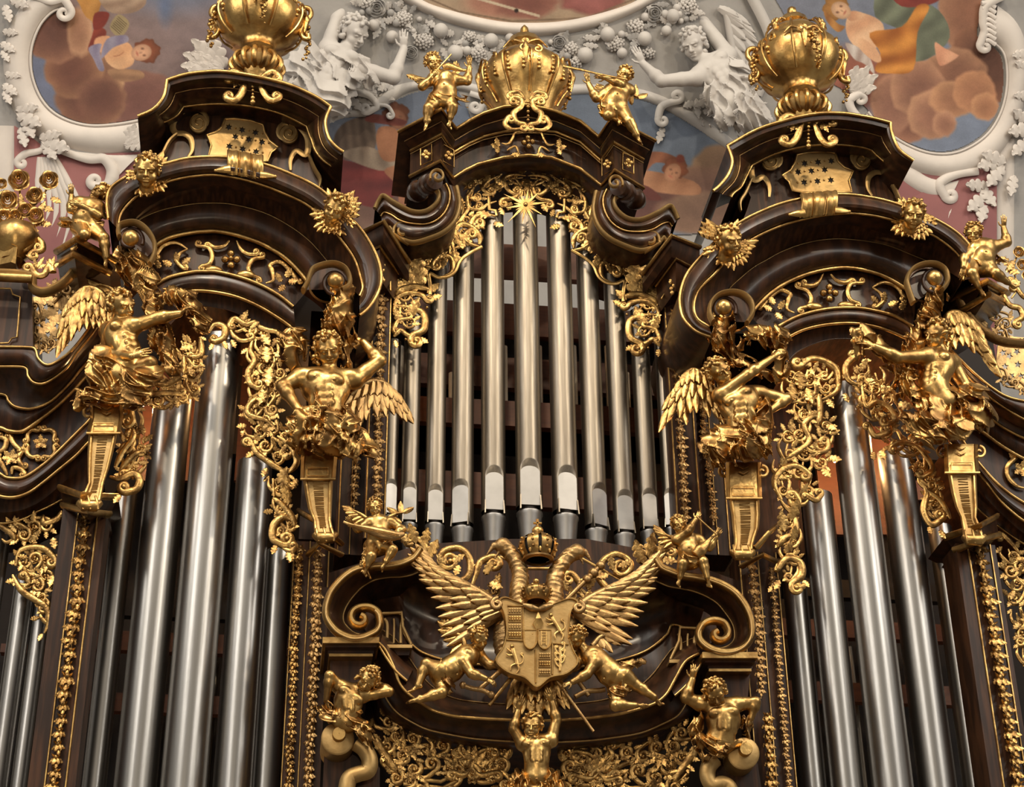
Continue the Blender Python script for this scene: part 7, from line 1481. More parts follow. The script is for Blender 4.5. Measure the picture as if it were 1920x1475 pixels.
def crown(label, x, yb, yt, w, y, cross=False, split=True):
    t = thing('crown', label, 'crown', P(x, yb, y)); p0 = P(x, yb, y); s = np.linalg.norm(p0-cm)/FP; z0 = p0[2]; z1 = P(x, yt, y)[2]; h = z1-z0; r = w/2*s
    mb = MB(); mb.lathe((p0[0], y, 0), [(r*.6, z0), (r*.78, z0+.01), (r*.80, z0+h*.1), (r*.72, z0+h*.14)], 40); obj('crown_rim', mb, BRONZE, t)
    for i in range(8):
        a0 = i*45+ (4 if split else 1); mb = MB(); mb.lathe((p0[0], y, 0), [(r*.74, z0+h*.14), (r*.92, z0+h*.35), (r*1.0, z0+h*.6), (r*.92, z0+h*.82), (r*.66, z0+h*.97), (r*.3, z0+h*1.0)], 8, a0=a0, a1=i*45+45-(6 if split else 1)); obj('crown_panel', mb, GOLD, t)
        mb = MB()
        for k in range(3): a = math.radians(i*45+22); q = r*(.95, 1.01, .93)[k]; mb.ball((p0[0]+math.cos(a)*q, y+math.sin(a)*q, z0+h*(.35, .6, .8)[k]), .013, 7, 5)
        obj('crown_pearl', mb, GOLD, t, kind='stuff')
    mb = MB(); mb.lathe((p0[0], y, 0), [(r*.6, z0+h*.1), (r*.8, z0+h*.4), (r*.86, z0+h*.6), (r*.7, z0+h*.85), (.0, z0+h*.95)], 24); obj('crown_lining', mb, INNER if split else BRONZE, t)
    for i in range(10):
        a = math.radians(i*36+18); mb = MB(); b = np.array((p0[0]+math.cos(a)*r*.82, y+math.sin(a)*r*.82, z0+h*.15)); mb.tube([b, b+(0, 0, h*.12), b+(0, 0, h*.2)], [r*.05, r*.09, r*.03], 6); obj('crown_leaf', mb, GOLD, t)
    mb = MB(); mb.ball((p0[0], y-.0, z1+.05), .05 if cross else .025, 12, 8)
    if cross: mb.tube([(p0[0], y, z1+.07), (p0[0], y, z1+.16)], .012, 6); mb.tube([(p0[0]-.035, y, z1+.125), (p0[0]+.035, y, z1+.125)], .012, 6); mb.ball((p0[0], y, z1+.015), .02, 8, 6)
    obj('orb', mb, GOLD, t)
crown('large gilded mitre-split crown with orb and cross between the eagle heads', 1009, 1052, 1006, 74, -1.08, True)
crown('small low gilded crown resting on the top of the shield', 1006, 1128, 1100, 58, -1.22, False, False)
t = thing('coat_of_arms_shield', 'gilded quartered shield with relief lions and scroll ears held before the eagle', 'shield', P(1005, 1294, -1.2))
SY = -1.16; fs = Fr(SY)
out = [(933, 1128), (944, 1122), (961, 1128), (988, 1138), (1007, 1142), (1028, 1138), (1055, 1128), (1072, 1124), (1084, 1132), (1072, 1146), (1068, 1160), (1067, 1195), (1074, 1222), (1084, 1246), (1062, 1268), (1030, 1276), (1005, 1294), (981, 1276), (948, 1265), (926, 1243), (940, 1218), (947, 1188), (944, 1158), (938, 1142)]
q = cr(out, 4, closed=True); cen = np.array([1006, 1200])
def shell(sc0, w0): z = cen+(q-cen)*sc0; return fs(z[:, 0], z[:, 1], np.full(len(z), float(w0)))
mb = MB(); mb.prism(shell(.955, 9), shell(.955, -4)); obj('shield_field', mb, GOLDM, t, sharp=20)
mb = MB(); rows = [shell(1.0, -4), shell(1.01, 6), shell(.985, 12), shell(.955, 12), shell(.945, 8)]; mb.grid(np.array(rows), cv=True); obj('shield_rim', mb, GOLD, t, sharp=50)
for (ex, ey, sg) in ((931, 1136, 1), (1083, 1142, -1)): mb = MB(); s = spiral(ex, ey, 11, 3, 80, sg*1.2); mb.tube(fs(s[:, 0], s[:, 1], np.full(len(s), 8.)), 4.5*K, 8); obj('scroll_ear', mb, BRONZE, t)
mb = MB(); qq = cr([(978, 1140), (992, 1144), (1007, 1148), (1020, 1144), (1034, 1140)], 5); mb.tube(fs(qq[:, 0], qq[:, 1], np.full(len(qq), 14.)), np.interp(np.linspace(0, 1, len(qq)), (0, .3, .5, .7, 1), (3, 7, 4, 7, 3))*K, 9); obj('ribbon_knot', mb, BRONZE, t)
def bar(a, b, r=1.6, w=10): mb = MB(); mb.tube(fs(np.array([a[0], b[0]], float), np.array([a[1], b[1]], float), np.full(2, float(w))), r*K, 6); obj('dividing_bar', mb, GOLD, t)
for a, b in [((979, 1142), (979, 1206)), ((948, 1203), (978, 1205)), ((1003, 1222), (1003, 1284)), ((1034, 1210), (1064, 1212)), ((1034, 1210), (1034, 1268)), ((950, 1140), (978, 1140))]: bar(a, b)
for (x0, x1, y0, y1, n) in ((951, 976, 1142, 1202, 4), (1008, 1031, 1226, 1272, 3)):
    for i in range(n):
        ya, yb = y0+(y1-y0)*i/n+1.5, y0+(y1-y0)*(i+1)/n-1.5; mb = MB(); z = np.array([(x0, ya), (x1, ya), (x1, yb), (x0, yb)], float); mb.prism(fs(z[:, 0], z[:, 1], np.full(4, 11.)), fs(z[:, 0], z[:, 1], np.full(4, 7.)))
        for k in range(10): gball(mb, fs, x0+3+(k % 5)*(x1-x0-6)/4, ya+4+(k//5)*(yb-ya-8), 2.0, 12, 6, 5)
        obj('relief_tile', mb, GOLD if i % 2 else GOLDM, t, sharp=40)
for ox in (992, 1019):
    a = np.linspace(0, math.pi, 12); z = np.array([(ox-12, 1187), (ox+12, 1187)]+[(ox+12*math.cos(v), 1206+16*math.sin(v)) for v in a]); z = z[[0, 1]+list(range(2, 14))]
    mb = MB(); mb.prism(fs(z[:, 0], z[:, 1], np.full(len(z), 14.)), fs(z[:, 0], z[:, 1], np.full(len(z), 7.))); obj('heart_shield', mb, GOLDM, t, sharp=30)
    z = np.vstack([z, z[:1]]); mb = MB(); mb.tube(fs(z[:, 0], z[:, 1], np.full(len(z), 14.)), 1.5*K, 6); obj('heart_shield_rim', mb, GOLD, t)
mb = MB(); [gtube(mb, fs, [(1013+dx, 1190), (1013+dx, 1216)], 1.0, 16, sp=False) for dx in (0, 9)]; [gtube(mb, fs, [(1012, yy_), (1023, yy_)], .9, 16, sp=False) for yy_ in range(1192, 1216, 5)]; obj('ladder_charge', mb, GOLD, t)
mb = MB(); z = np.array([(1007, 1152), (1012, 1166), (1017, 1174), (1011, 1184), (1003, 1184), (997, 1174), (1002, 1166)], float); mb.prism(fs(z[:, 0], z[:, 1], np.array([14, 16, 13, 12, 12, 13, 16.])), fs(z[:, 0], z[:, 1], np.full(7, 7.))); obj('pointed_hat_charge', mb, GOLD, t, sharp=30)
def lion(x, y, s, fl, ang=0):
    L_ = lambda u, v: (x+fl*s*(u*math.cos(ang)-v*math.sin(ang)), y-s*(u*math.sin(ang)+v*math.cos(ang)))
    mb = MB()
    gtube(mb, fs, [L_(-.3, -.35), L_(-.1, .05), L_(.15, .4), L_(.28, .7)], [s*.14, s*.12, s*.16, s*.12], 12); gball(mb, fs, *L_(.36, .82), s*.15, 13)
    for a, b, c_ in [((.15, .4), (.5, .5), (.7, .62)), ((.1, .25), (.4, .15), (.62, .2)), ((-.25, -.3), (.05, -.55), (.02, -.85)), ((-.35, -.35), (-.55, -.65), (-.45, -.95))]: gtube(mb, fs, [L_(*a), L_(*b), L_(*c_)], [s*.08, s*.07, s*.05], 12)
    gtube(mb, fs, curl([L_(-.35, -.35), L_(-.65, -.1), L_(-.6, .3), L_(-.45, .4)], 0, s*.1*fl)[:, :2], s*.045, 11, sp=False)
    obj('lion_charge', mb, GOLD, t)
lion(1040, 1180, 26, -1); lion(962, 1240, 26, -1, .25); lion(992, 1204, 12, 1)
mb = MB(); gtube(mb, fs, [(1048, 1262), (1049, 1240), (1048, 1218)], 2.4, 11)
for k in range(6): sgn = 1 if k % 2 else -1; gtube(mb, fs, curl([(1048, 1256-k*6), (1048+sgn*7, 1250-k*6), (1048+sgn*9, 1242-k*6)], 0, sgn*3)[:, :2], 1.6, 11, sp=False)
obj('tree_charge', mb, GOLD, t)
# sceptre, sword hilts, lance
def rod(name, label, a, b, y, r, cat, extra=None, m=BRONZE):
    t = thing(name, label, cat, P(a[0], a[1], y)); mb = MB(); mb.tube([P(a[0], a[1], y), P(b[0], b[1], y)], r*K, 10); obj('shaft', mb, m, t)
    if extra: extra(t)
    return t
def knob(t):
    mb = MB()
    for k, (u, r) in enumerate(((.0, 8), (.12, 5), (.2, 9), (.3, 6), (.38, 8), (.5, 4))):
        p = P(1126+(1059-1126)*u, 1060+(1128-1060)*u, -.96); mb.ball(p, r*K, 10, 7)
    obj('sceptre_head', mb, BRONZE, t)
rod('sceptre', 'gilded sceptre slanting behind the shield, its knobbed head at the upper right', (1126, 1060), (1056, 1130), -.96, 4, 'sceptre', knob)
rod('sword', 'gilded sword blade slanting down left from under the shield', (960, 1268), (917, 1322), -1.08, 3.4, 'sword', m=GOLD)
rod('lance', 'thin gilded lance slanting down right from under the shield', (1044, 1276), (1113, 1371), -1.1, 2.6, 'lance')
def hilt(t):
    for pts in ([(868, 1284), (884, 1290), (905, 1294), (921, 1302)],): q = cr(pts, 5); mb = MB(); mb.tube(P(q[:, 0], q[:, 1], -1.12), 4*K, 8); obj('cross_guard', mb, BRONZE, t); mb = MB(); mb.ball(P(921, 1302, -1.12), .03, 8, 6); mb.ball(P(868, 1284, -1.12), .03, 8, 6); obj('guard_knob', mb, BRONZE, t)
rod('sword', 'gilded sword hilt gripped by the putto left of the shield', (940, 1256), (898, 1292), -1.12, 4, 'sword', hilt)
def hilt2(t):
    q = cr([(1078, 1306), (1100, 1296), (1124, 1294), (1134, 1292)], 5); mb = MB(); mb.tube(P(q[:, 0], q[:, 1], -1.05), 4.4*K, 8); obj('cross_guard', mb, BRONZE, t)
rod('sword', 'gilded sword hilt behind the putto right of the shield', (1080, 1270), (1104, 1304), -1.05, 4, 'sword', hilt2)
# instruments
def shape_tube(name, label, cat, pts, r, y, m=GOLDF, part='body', extra=None):
    t = thing(name, label, cat, P(pts[0][0], pts[0][1], y)); q = cr(pts, 6); mb = MB(); mb.tube(P(q[:, 0], q[:, 1], y), np.interp(np.linspace(0, 1, len(q)), np.linspace(0, 1, len(r)), r)*K, 12, .6); obj(part, mb, m, t)
    if extra: extra(t)
def strs(t): mb = MB(); [mb.tube([P(652, 984+d, -1.30), P(748, 1004+d, -1.32)], .004, 4) for d in (-2, 0, 2)]; obj('string', mb, GOLD, t, kind='stuff')
shape_tube('lute', 'dull bronze lute held across the putto left of the crown', 'lute', [(644, 978), (664, 986), (690, 992), (716, 1000), (740, 1004), (758, 1000)], [2.5, 3.5, 7, 11, 9, 3], -1.25, BRONZE, extra=strs)
def sc_(t): mb = MB(); mb.tube([P(1306, 968, -1.3), P(1344, 1002, -1.25)], .008, 6); obj('bow', mb, GOLD, t)
shape_tube('fiddle', 'gilded fiddle and bow held by the putto right of the crown', 'fiddle', [(1304, 1040), (1314, 1030), (1322, 1022), (1332, 1010), (1344, 998), (1348, 990)], [8, 11, 7, 3, 3, 4], -1.22, extra=sc_)
def sc2(t): mb = MB(); mb.tube([P(846, 102, -1.1), P(800, 152, -1.1)], .008, 6); obj('bow', mb, GOLD, t)
shape_tube('fiddle', 'gilded fiddle and bow held by the putto on the left gable block', 'fiddle', [(830, 126), (842, 124), (856, 128), (872, 132), (884, 126)], [6, 9, 6, 3, 3], -1.0, extra=sc2)
shape_tube('trumpet', 'long thin gilded trumpet blown by the putto on the right gable block', 'trumpet', [(1176, 149), (1150, 144), (1120, 138), (1090, 131), (1064, 126), (1056, 124)], [2, 2, 2.2, 2.6, 3.2, 5], -1.1)
# lamps burning inside the towers behind the carved screens
for x, y, yy in ((268, 756, .1), (1566, 862, .1), (1722, 800, .1), (610, 700, .8)):
    p = P(x, y, yy); t = thing('spot_lamp', f'small bright lamp inside the case {"behind the left outer pipes" if x < 500 else "behind the far right screen" if x > 1700 else "beside the right tower pipes" if x > 1500 else "hidden behind the centre post"}', 'lamp', p)
    mb = MB(); mb.ball(p, .028, 10, 8); EM = bpy.data.materials.get('lamp_glow') or mat('lamp_glow', (1, .7, .35)); b = EM.node_tree.nodes['Principled BSDF']; b.inputs['Emission Color'].default_value = (1, .62, .28, 1); b.inputs['Emission Strength'].default_value = 25
    obj('bulb', mb, EM, t); mb = MB(); mb.lathe((p[0], p[1], 0), [(.02, p[2]+.03), (.035, p[2]+.05), (.03, p[2]+.12), (.0, p[2]+.13)], 12); obj('socket', mb, INNER, t)
    l = bpy.data.lights.new('lamp', 'POINT'); l.energy = 30; l.color = (1, .55, .22); l.shadow_soft_size = .05; o = bpy.data.objects.new('lamp_light', l); o.location = p+np.array([0, .06, 0]); COL.objects.link(o)
# ---------------------------------------------------------------- gilded angels, putti and atlantes
def WG(t, y, arm, layers, **k): return wing_parts(t, Fr(y), arm, layers, **k)
AG = 'gilded angels standing on tapering pedestals'
# left tower, inner
t = figure('angel', 'large gilded angel facing front, hand on hip, right of the left tower pipes', 'statue', -.95, 62,
       dict(head=(615, 655, 30), neck=(618, 695, 18), chest=(610, 727, 14), belly=(616, 774, 10), pelvis=(618, 808, 6),
            sa=(562, 708, 12), ea=(530, 724, 20), wa=(560, 768, 30), sb=(664, 712, 12), eb=(712, 676, 8), wb=(682, 642, 2)),
       face=(.16, -.22, .9), crown=(-.12, 1, .1), hands={'a': dict(d=(.9, .1, .3), n=(0, .7, .6), c=.35, s=-1), 'b': dict(d=(-.8, .3, -.3), n=(.3, .3, .8), c=.9)}, hlen=.5, seed=3, group=None,
       cloth=[('drapery', [((572, 792, 26), (645, 795, 28), 26, 24, 20, .13), ((564, 822, 20), (660, 832, 22), 18, 19, 10, .13), ((640, 780, 24), (690, 840, 12), 15, 13, 50, .13), ((558, 806, 18), (650, 800, 26), 22, 24, 70), ((590, 775, 34), (660, 842, 26), 13, 15, 40), ((560, 800, 22), (556, 822, 14), 18, 14, 20), ((604, 776, 38), (592, 748, 34), 10, 6, 10), ((655, 826, 22), (666, 862, 12), 13, 6, 10), ((575, 816, 26), (640, 826, 26), 14, 14, 80)]),
              ('raised_drapery', [((640, 552, 30), (634, 600, 24), 20, 23, 5, .12), ((622, 590, 26), (612, 612, 22), 12, 9, 10), ((634, 600, 24), (655, 640, 0), 18, 9, 10), ((655, 640, 0), (652, 690, -10), 9, 7, 10)]),
              ('side_drapery', [((530, 640, 14), (560, 632, 14), 11, 12, 60, .12), ((548, 640, 16), (548, 676, 12), 19, 10, 15, .12), ((565, 640, 12), (574, 668, 8), 10, 6, 20)])])
WG(t, -.85, [(655, 745, 6), (690, 720, 4), (722, 722, 0), (742, 742, -4)], [(9, 74, 60, 262, 298, 15, 2, .1, 1), (9, 56, 44, 250, 300, 14, 4, .05, .95), (10, 30, 26, 235, 300, 14, 7, 0, .95)], mat_=BRONZE, r=9)
# left tower, outer
t = figure('angel', 'large gilded angel left of the left tower pipes, reaching right with a cloth', 'statue', -.95, 56,
       dict(head=(228, 574, 22), neck=(221, 604, 12), chest=(226, 632, 10), belly=(238, 674, 12), pelvis=(232, 706, 6),
            sa=(202, 622, -16), ea=(204, 664, 6), wa=(246, 668, 46), sb=(250, 612, 24), eb=(296, 596, 34), wb=(336, 588, 40), ka=(282, 680, 26)),
       face=(.75, -.12, .62), crown=(-.15, 1, 0), torso=(.7, 0, .75), hands={'a': dict(d=(.9, .25, .1), n=(0, .3, .9), c=.3), 'b': dict(d=(.75, .6, .1), n=(-.3, .8, .3), c=1.0)}, hlen=.2, seed=4,
       cloth=[('skirt', [((190, 668, 14), (262, 728, 16), 18, 20, 60), ((186, 700, 10), (240, 742, 12), 22, 16, 30), ((168, 740, 4), (258, 748, 10), 14, 14, 80), ((160, 740, 0), (146, 760, -4), 13, 8, 20), ((262, 712, 24), (288, 700, 26), 20, 14, 50)]),
              ('flying_drapery', [((226, 470, 20), (262, 496, 22), 9, 20, 40, .12), ((248, 500, 24), (272, 528, 18), 24, 20, 30, .12), ((262, 528, 20), (284, 556, 10), 14, 16, 30)]),
              ('held_drapery', [((322, 556, 34), (356, 562, 40), 15, 12, 30, .12), ((356, 562, 40), (376, 602, 34), 11, 14, 60, .12), ((376, 602, 34), (382, 620, 30), 13, 6, 60)]), ('hanging_drapery', [((284, 560, 6), (296, 640, 4), 16, 14, 15), ((310, 620, 10), (322, 690, 6), 12, 9, 10, .12), ((296, 640, 4), (330, 700, 4), 13, 6, 10)])])
WG(t, -.78, [(205, 600, 0), (194, 562, 8), (166, 548, 10), (146, 560, 8), (134, 580, 4)], [(11, 70, 96, 282, 256, 15, 0, .25, 1), (11, 52, 62, 285, 250, 14, 4, .15, 1), (12, 28, 26, 290, 240, 13, 8, .05, 1)], r=9)
WG(t, -.7, [(205, 600, 0), (215, 545, -10), (186, 528, -10)], [(5, 34, 24, 200, 150, 11, 0, .4, 1)], r=6)
# right tower, inner
t = figure('angel', 'large gilded angel left of the right tower pipes, one arm thrown across and upward', 'statue', -.95, 52,
       dict(head=(1348, 697, 26), neck=(1368, 730, 16), chest=(1386, 756, 14), belly=(1388, 798, 10), pelvis=(1386, 826, 6),
            sa=(1350, 742, 18), ea=(1402, 702, 40), wa=(1446, 672, 42), sb=(1426, 738, 4), eb=(1474, 748, -2), wb=(1444, 770, 4)),
       face=(.38, .0, .85), crown=(-.55, .85, 0), hands={'a': dict(d=(.7, .6, .1), n=(-.4, .5, .6), c=.9), 'b': dict(d=(-.8, -.2, .4), n=(0, .4, .8), c=.5, s=-1)}, hlen=.3, seed=5,
       cloth=[('skirt', [((1352, 812, 20), (1420, 806, 22), 20, 18, 60, .13), ((1345, 846, 20), (1410, 838, 22), 18, 18, 20, .13), ((1380, 850, 18), (1430, 842, 14), 12, 14, 30, .13), ((1334, 832, 16), (1426, 826, 18), 22, 20, 70), ((1338, 846, 14), (1400, 812, 26), 15, 13, 60), ((1334, 836, 12), (1344, 872, 8), 16, 8, 10), ((1420, 828, 14), (1436, 850, 8), 18, 9, 10), ((1390, 836, 18), (1430, 800, 14), 16, 12, 70)]),
              ('raised_drapery', [((1354, 600, 30), (1352, 636, 26), 20, 19, 5, .12), ((1352, 636, 24), (1384, 676, 6), 14, 10, 50, .12), ((1384, 676, 6), (1440, 700, 0), 10, 10, 50)]),
              ('held_drapery', [((1412, 618, 34), (1462, 630, 34), 12, 17, 70, .12), ((1440, 634, 36), (1470, 628, 30), 17, 12, 30, .12), ((1462, 650, 20), (1462, 700, 6), 13, 11, 10, .12), ((1398, 636, 20), (1384, 652, 20), 9, 6, 10)]), ('hanging_drapery', [((1430, 760, 14), (1436, 800, 10), 12, 12, 5, .12), ((1436, 800, 10), (1442, 818, 6), 10, 4, 5)])])
WG(t, -.85, [(1336, 738, 4), (1322, 718, 8), (1300, 700, 6), (1284, 706, 2), (1272, 730, 0)], [(8, 70, 88, 285, 246, 15, 1, .1, 1), (9, 52, 56, 290, 236, 14, 5, .05, 1), (10, 28, 26, 300, 235, 13, 9, .0, 1), (3, 62, 84, 262, 270, 16, -2, .6, .9)], r=9)
# right tower, outer
t = figure('angel', 'large gilded angel right of the right tower pipes, arm reaching left with a cloth', 'statue', -.95, 54,
       dict(head=(1756, 628, 22), neck=(1764, 660, 12), chest=(1756, 688, 10), belly=(1752, 728, 10), pelvis=(1766, 756, 6),
            sa=(1736, 668, 26), ea=(1684, 670, 40), wa=(1640, 650, 44), sb=(1786, 682, -14), eb=(1812, 726, -16), wb=(1792, 760, 10)),
       face=(-.72, -.1, .6), crown=(.12, 1, 0), torso=(-.55, 0, .8), hands={'a': dict(d=(-.85, .45, .1), n=(.2, .5, .7), c=.7), 'b': dict(d=(-.7, -.4, .4), n=(0, .4, .8), c=.5)}, hlen=.3, seed=6,
       cloth=[('skirt', [((1740, 760, 12), (1830, 740, 8), 20, 20, 60), ((1722, 790, 14), (1836, 776, 10), 16, 26, 40, .12), ((1740, 812, 12), (1800, 800, 12), 16, 22, 70), ((1830, 780, 8), (1848, 800, 4), 18, 9, 20), ((1700, 780, 14), (1745, 826, 12), 9, 12, 50)]),
              ('raised_drapery', [((1752, 556, 30), (1744, 584, 24), 17, 16, 10, .12), ((1744, 584, 24), (1708, 640, 14), 14, 12, 45, .12), ((1708, 650, 10), (1690, 740, 8), 17, 12, 5, .12), ((1700, 700, 8), (1724, 752, 6), 16, 8, 60)]),
              ('held_drapery', [((1612, 622, 40), (1636, 630, 40), 13, 10, 40, .12), ((1612, 640, 38), (1612, 664, 34), 11, 6, 20, .12), ((1640, 640, 26), (1672, 690, 12), 11, 9, 50)])])
WG(t, -.78, [(1776, 660, 0), (1770, 606, 10), (1792, 594, 10), (1820, 614, 6), (1834, 648, 2)], [(11, 66, 74, 262, 300, 15, 0, .2, 1), (11, 48, 50, 262, 306, 14, 4, .15, 1), (12, 27, 24, 262, 312, 13, 8, .1, 1)], r=9)
# the two atlantes at the bottom
figure('atlas_figure', 'gilded bearded man bent under the left bracket, arms folded over his tilted head', 'statue', -1.0, 46,
       dict(head=(689, 1274, 26), neck=(668, 1291, 16), chest=(653, 1312, 12), belly=(654, 1334, 10), pelvis=(648, 1352, 6),
            sa=(634, 1286, 10), ea=(618, 1266, 26), wa=(612, 1312, 14), sb=(680, 1304, 10), eb=(729, 1296, 14), wb=(706, 1280, 4)),
       face=(-.05, -.3, .9), crown=(.62, .8, .1), beard=True, hands={'a': dict(d=(.2, -.9, .3), n=(-.6, 0, .6), c=.6), 'b': dict(d=(-.9, .2, -.1), n=(0, .3, .8), c=.6)}, hlen=.2, seed=8,
       cloth=[('drapery', [((612, 1344, 8), (668, 1346, 14), 9, 11, 60), ((640, 1340, 18), (690, 1372, 18), 10, 12, 50), ((680, 1366, 16), (698, 1396, 10), 12, 6, 20), ((634, 1312, 4), (626, 1340, 4), 9, 10, 15), ((604, 1332, 4), (616, 1346, 4), 8, 9, 50)])])
figure('atlas_figure', 'gilded clean-shaven youth under the right bracket, one hand raised, other behind the hip', 'statue', -1.0, 50,
       dict(head=(1341, 1300, 26), neck=(1353, 1328, 14), chest=(1356, 1348, 12), belly=(1354, 1372, 10), pelvis=(1350, 1390, 6),
            sa=(1312, 1318, 8), ea=(1286, 1308, 14), wa=(1298, 1274, 20), sb=(1382, 1320, 8), eb=(1416, 1316, 12), wb=(1408, 1346, 6)),
       face=(.0, -.35, .9), crown=(-.25, .95, .1), hands={'a': dict(d=(.15, .95, .1), n=(0, 0, .9), c=1.1), 'b': dict(d=(-.2, -.9, .2), n=(.6, 0, .6), c=.5)}, hlen=.35, seed=9,
       cloth=[('drapery', [((1312, 1346, 6), (1306, 1372, 4), 8, 10, 10), ((1318, 1384, 12), (1352, 1402, 18), 9, 12, 60), ((1352, 1402, 18), (1392, 1388, 10), 10, 6, 60), ((1310, 1390, 4), (1322, 1420, 4), 11, 6, 20), ((1400, 1350, 0), (1404, 1380, 0), 8, 5, 5)])])
figure('atlas_figure', 'small gilded open-mouthed figure under the eagle tail, both arms raised above its head', 'statue', -1.02, 46,
       dict(head=(998, 1362, 18), neck=(1004, 1386, 8), chest=(1006, 1406, 8), belly=(1006, 1434, 8), pelvis=(1006, 1456, 6),
            sa=(980, 1394, 6), ea=(963, 1366, 10), wa=(971, 1334, 16), sb=(1033, 1388, 6), eb=(1043, 1350, 10), wb=(1036, 1318, 16)),
       face=(-.1, .15, .95), crown=(.08, 1, -.2), beard=True, hands={'a': dict(d=(.25, .9, .1), n=(0, 0, .9), c=.4), 'b': dict(d=(-.4, .9, .1), n=(0, 0, .9), c=.4, s=-1)}, seed=10,
       cloth=[('drapery', [((972, 1462, 6), (1042, 1462, 6), 17, 17, 10), ((966, 1480, 6), (1046, 1480, 6), 18, 18, 10)])])
# shield-holding putti
t = figure('putto', 'gilded winged putto flying at the left of the shield, gripping a sword hilt', 'statue', -1.12, 42,
       dict(head=(899, 1196, 14), neck=(886, 1218, 6), chest=(873, 1232, 4), belly=(845, 1254, 2), pelvis=(826, 1266, 0),
            sa=(868, 1240, 16), ea=(884, 1262, 20), wa=(910, 1272, 18), sb=(896, 1226, -8), eb=(916, 1246, -10), wb=(930, 1248, -6),
            ka=(800, 1244, 6), aa=(784, 1284, 4), kb=(828, 1298, 10), ab=(786, 1312, 6)),
       face=(.35, -.4, .85), crown=(-.12, 1, .1), torso=(.3, -.3, .9), putto=True, hands={'a': dict(d=(.9, -.4, .1), n=(.2, .7, .6), c=.9), 'b': dict(d=(.8, 0, .2), n=(0, 1, .2), c=.4)}, feet={'a': (-.9, -.3, .2), 'b': (-.85, -.5, .2)}, seed=11,
       cloth=[('loincloth', [((822, 1244, 10), (838, 1278, 10), 7, 7, 20), ((838, 1278, 8), (846, 1296, 0), 8, 5, 20)])])
WG(t, -1.0, [(872, 1215, 0), (866, 1196, 0), (850, 1186, 0), (845, 1180, 0)], [(5, 34, 30, 220, 120, 12, 2, .2, 1), (5, 22, 20, 230, 110, 11, 4, .1, 1)], r=5)
t = figure('putto', 'gilded winged putto flying at the right of the shield, looking down left', 'statue', -1.12, 42,
       dict(head=(1082, 1195, 14), neck=(1097, 1218, 6), chest=(1116, 1234, 4), belly=(1142, 1260, 2), pelvis=(1163, 1276, 0),
            sa=(1092, 1226, -6), ea=(1080, 1248, -4), wa=(1066, 1256, 0), sb=(1116, 1242, 16), eb=(1100, 1264, 20), wb=(1074, 1278, 18),
            ka=(1192, 1284, 6), aa=(1226, 1306, 6), kb=(1154, 1322, 12), ab=(1190, 1322, 8)),
       face=(-.6, -.4, .65), crown=(.1, 1, .1), torso=(-.3, -.3, .9), putto=True, hands={'a': dict(d=(-.8, 0, .2), n=(0, 1, .2), c=.4), 'b': dict(d=(-.9, -.3, .1), n=(-.2, .7, .6), c=.8)}, feet={'a': (.85, -.5, .2), 'b': (.9, -.3, .2)}, seed=12,
       cloth=[('loincloth', [((1160, 1258, 10), (1172, 1290, 12), 7, 8, 20), ((1165, 1252, 4), (1204, 1240, 0), 6, 5, 60, .12), ((1156, 1300, 10), (1172, 1296, 8), 12, 7, 50)])])
WG(t, -1.0, [(1110, 1212, 0), (1124, 1196, 0), (1140, 1190, 0), (1148, 1192, 0)], [(5, 38, 30, 290, 350, 12, 2, .2, 1), (5, 22, 20, 280, 350, 11, 4, .1, 1)], mat_=BRONZE, r=5)
# music-making putti on the canopy
t = figure('putto', 'gilded putto seated on the left hood playing a lute', 'statue', -1.1, 36,
       dict(head=(703, 951, 10), neck=(706, 970, 4), chest=(712, 984, 2), belly=(710, 1006, 2), pelvis=(708, 1024, 0),
            sa=(692, 980, 4), ea=(672, 992, 8), wa=(664, 984, 16), sb=(734, 980, 4), eb=(754, 992, 8), wb=(738, 1002, 18),
            ka=(696, 1042, 20), aa=(690, 1060, 16), kb=(736, 1030, 20), ab=(724, 1052, 16)),
       face=(.12, .05, .95), crown=(-.1, 1, 0), putto=True, feet={'a': (-.2, -.8, .4), 'b': (-.1, -.8, .4)}, seed=13, cloth=[('loincloth', [((690, 1030, 10), (686, 1060, 6), 9, 7, 20), ((684, 1060, 6), (692, 1078, 4), 7, 4, 20)])])
WG(t, -.95, [(690, 975, 0), (676, 965, 0), (662, 958, 0)], [(6, 26, 22, 215, 160, 9, 2, .2, 1)], r=4); WG(t, -.95, [(728, 972, 0), (742, 965, 0), (756, 962, 0)], [(6, 24, 22, 330, 30, 9, 2, .2, 1)], r=4)
t = figure('putto', 'gilded putto seated on the right hood playing a fiddle', 'statue', -1.1, 36,
       dict(head=(1272, 984, 10), neck=(1280, 1002, 4), chest=(1288, 1014, 2), belly=(1292, 1034, 2), pelvis=(1296, 1050, 0),
            sa=(1270, 1012, 8), ea=(1290, 996, 22), wa=(1304, 974, 24), sb=(1310, 1012, 2), eb=(1330, 1026, 8), wb=(1342, 1008, 14),
            ka=(1280, 1056, 20), aa=(1276, 1080, 14), kb=(1318, 1052, 18), ab=(1326, 1082, 14)),
       face=(.1, .1, .9), crown=(-.15, 1, 0), putto=True, feet={'a': (0, -.8, .4), 'b': (.2, -.8, .4)}, seed=14, cloth=[('loincloth', [((1284, 1046, 14), (1310, 1048, 14), 9, 8, 60)])])
WG(t, -.95, [(1270, 1014, 0), (1256, 1008, 0), (1242, 1000, 0)], [(6, 28, 24, 215, 140, 9, 2, .1, 1)], r=4)
